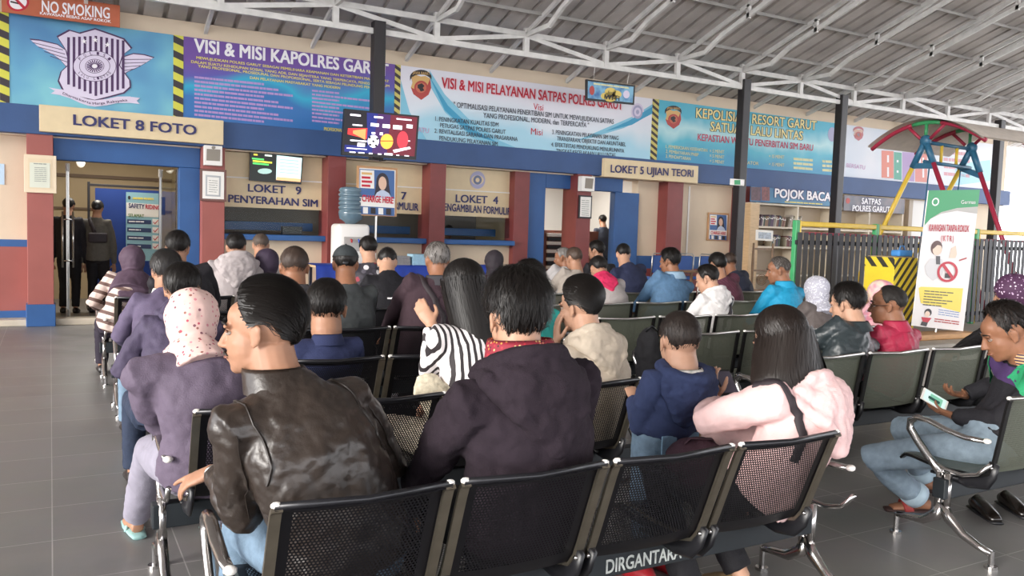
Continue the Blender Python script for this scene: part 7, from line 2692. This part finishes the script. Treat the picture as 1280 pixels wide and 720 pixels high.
Ia = standing('person in black with a black cap standing behind the ladder door handle', 86, 258, 15.0, BLKJ)
add_hair(Ia, 'short', .02, .012, M_HAIR, None, 200, seed=121)
Ib = standing('person in a grey jacket with a cross-body bag standing inside the glass doorway', 122, 261, 15.0, DGJ)
add_hair(Ib, 'short', .022, .014, M_BLACKP, None, 100, seed=123)
cap_hat(Ib, M_BLACKP)
u_, b_, r_ = Ib['up'], Ib['bf'], Ib['br']
strap(Ib, [Ib['Sh'][0] + u_ * .08 + r_ * .06, Ib['sp'](.7) - b_ * .3 - r_ * .05, Ib['sp'](.4) - b_ * .3 + r_ * .1], 'bag_strap', mat('black_webbing', '#2a2126', .7), .03, .01)
cb = Ib['sp'](.5) - b_ * .17 + r_ * .04
MB().bbox(cb.x - .14, cb.x + .14, cb.y - .04, cb.y + .03, cb.z - .08, cb.z + .08, .03, seg=3).build('cross_body_bag', mat('black_webbing', '#2a2126', .7), Ib['root'], smooth=True, origin=cb)
h_ = PY(561, 290, 14.55)
Ic = person('officer with black hair seated behind the LOKET 4 counter', Vector((h_.x, 14.6, h_.z - .75)), h_, 1.0, D(180), D(180), .2, top=cloth('officer_dark_shirt', '#3a3430', .8), trousers=BLACKT, skin=M_SKIN2, vox=.012, S=1.0)
add_hair(Ic, 'short', .014, .008, M_HAIR, None, 200, seed=127)
add_face(Ic)
st_ = MB().bbox(h_.x - .2, h_.x + .2, 14.4, 14.8, max(.3, h_.z - .95), max(.36, h_.z - .87), .02)
for sx in (-1, 1):
    for sy in (-1, 1):
        st_.bar((h_.x + sx * .16, 14.6 + sy * .16, 0), (h_.x + sx * .16, 14.6 + sy * .16, max(.3, h_.z - .95)), .03, .03)
tag(st_.build('stool', M_BLACKST, None, origin=(h_.x, 14.6, 0)), 'black stool under the officer behind the LOKET 4 counter', 'stool')
Id = standing('person in dark clothes seen inside the second door', 753, 276, 15.3, cloth('dark_blue_grey_shirt', '#3a3f4c', .8))
add_hair(Id, 'short', .018, .012, M_HAIR, None, 200, seed=131)

# ---------------------------------------------------------------- bags and shoes on and under the seats
for (px, py, y, sx, sy, sz, lab) in ((811, 432, 4.98, .08, .10, .14, 'black jacket heaped over the chrome armrest left of the standing boy'),):
    c = PY(px, py, y)
    mb = MB().ell(c, (sx, sy, sz), n=18).ell(c - Vector((0, 0, sz * .5)), (sx * 1.2, sy * 1.2, sz * .7), n=18)
    zb_ = min(v[2] for v in mb.v)
    mb.ell((c.x, c.y, (zb_ + .46) / 2 + .02), (sx * 1.1, sy * 1.1, max(.05, (c.z - .44) * .6)), n=18)
    o = voxel(mb, .012, 3, 'black_bundle', mat('black_jacket_heap_cloth', '#1a191d', .85, bump=.2, bscale=120), None, c, ((.09, .03), (.04, .006)))
    tag(o, lab, 'bag')
    MB().tube([c + Vector((-.05, -.02, sz * .8)), c + Vector((-.02, -.05, sz * 1.15)), c + Vector((.04, -.04, sz * .85))], .008, 8).build('loop', M_BLACKP, o, smooth=True, origin=c)
for px, py, lab in ((1226, 642, 'left black leather shoe under the grey bench at the lower right'), (1262, 636, 'right black leather shoe under the grey bench at the lower right')):
    c = PZ(px, py, .0)
    d_ = Vector((-.55, -.83, 0)).normalized()
    r_ = Vector((.83, -.55, 0)).normalized()
    o = MB().tube([c - d_ * .10 + Vector((0, 0, .035)), c - d_ * .05 + Vector((0, 0, .05)), c + d_ * .05 + Vector((0, 0, .042)), c + d_ * .13 + Vector((0, 0, .03)), c + d_ * .18 + Vector((0, 0, .022))], [(.028, .03), (.038, .048), (.042, .04), (.045, .028), (.03, .016)], 16, side=r_).build('shoe', mat('polished_black_leather', '#17120f', .22), None, smooth=True, origin=c)
    tag(o, lab, 'shoe')
    MB().tube([c - d_ * .11 + Vector((0, 0, .008)), c + d_ * .03 + Vector((0, 0, .008)), c + d_ * .19 + Vector((0, 0, .008))], [(.036, .008), (.046, .008), (.036, .008)], 14, side=r_).build('sole', M_BLACKP, o, smooth=True, origin=c)

for I_ in PEOPLE:
    if not I_.get('faced'):
        add_face(I_)
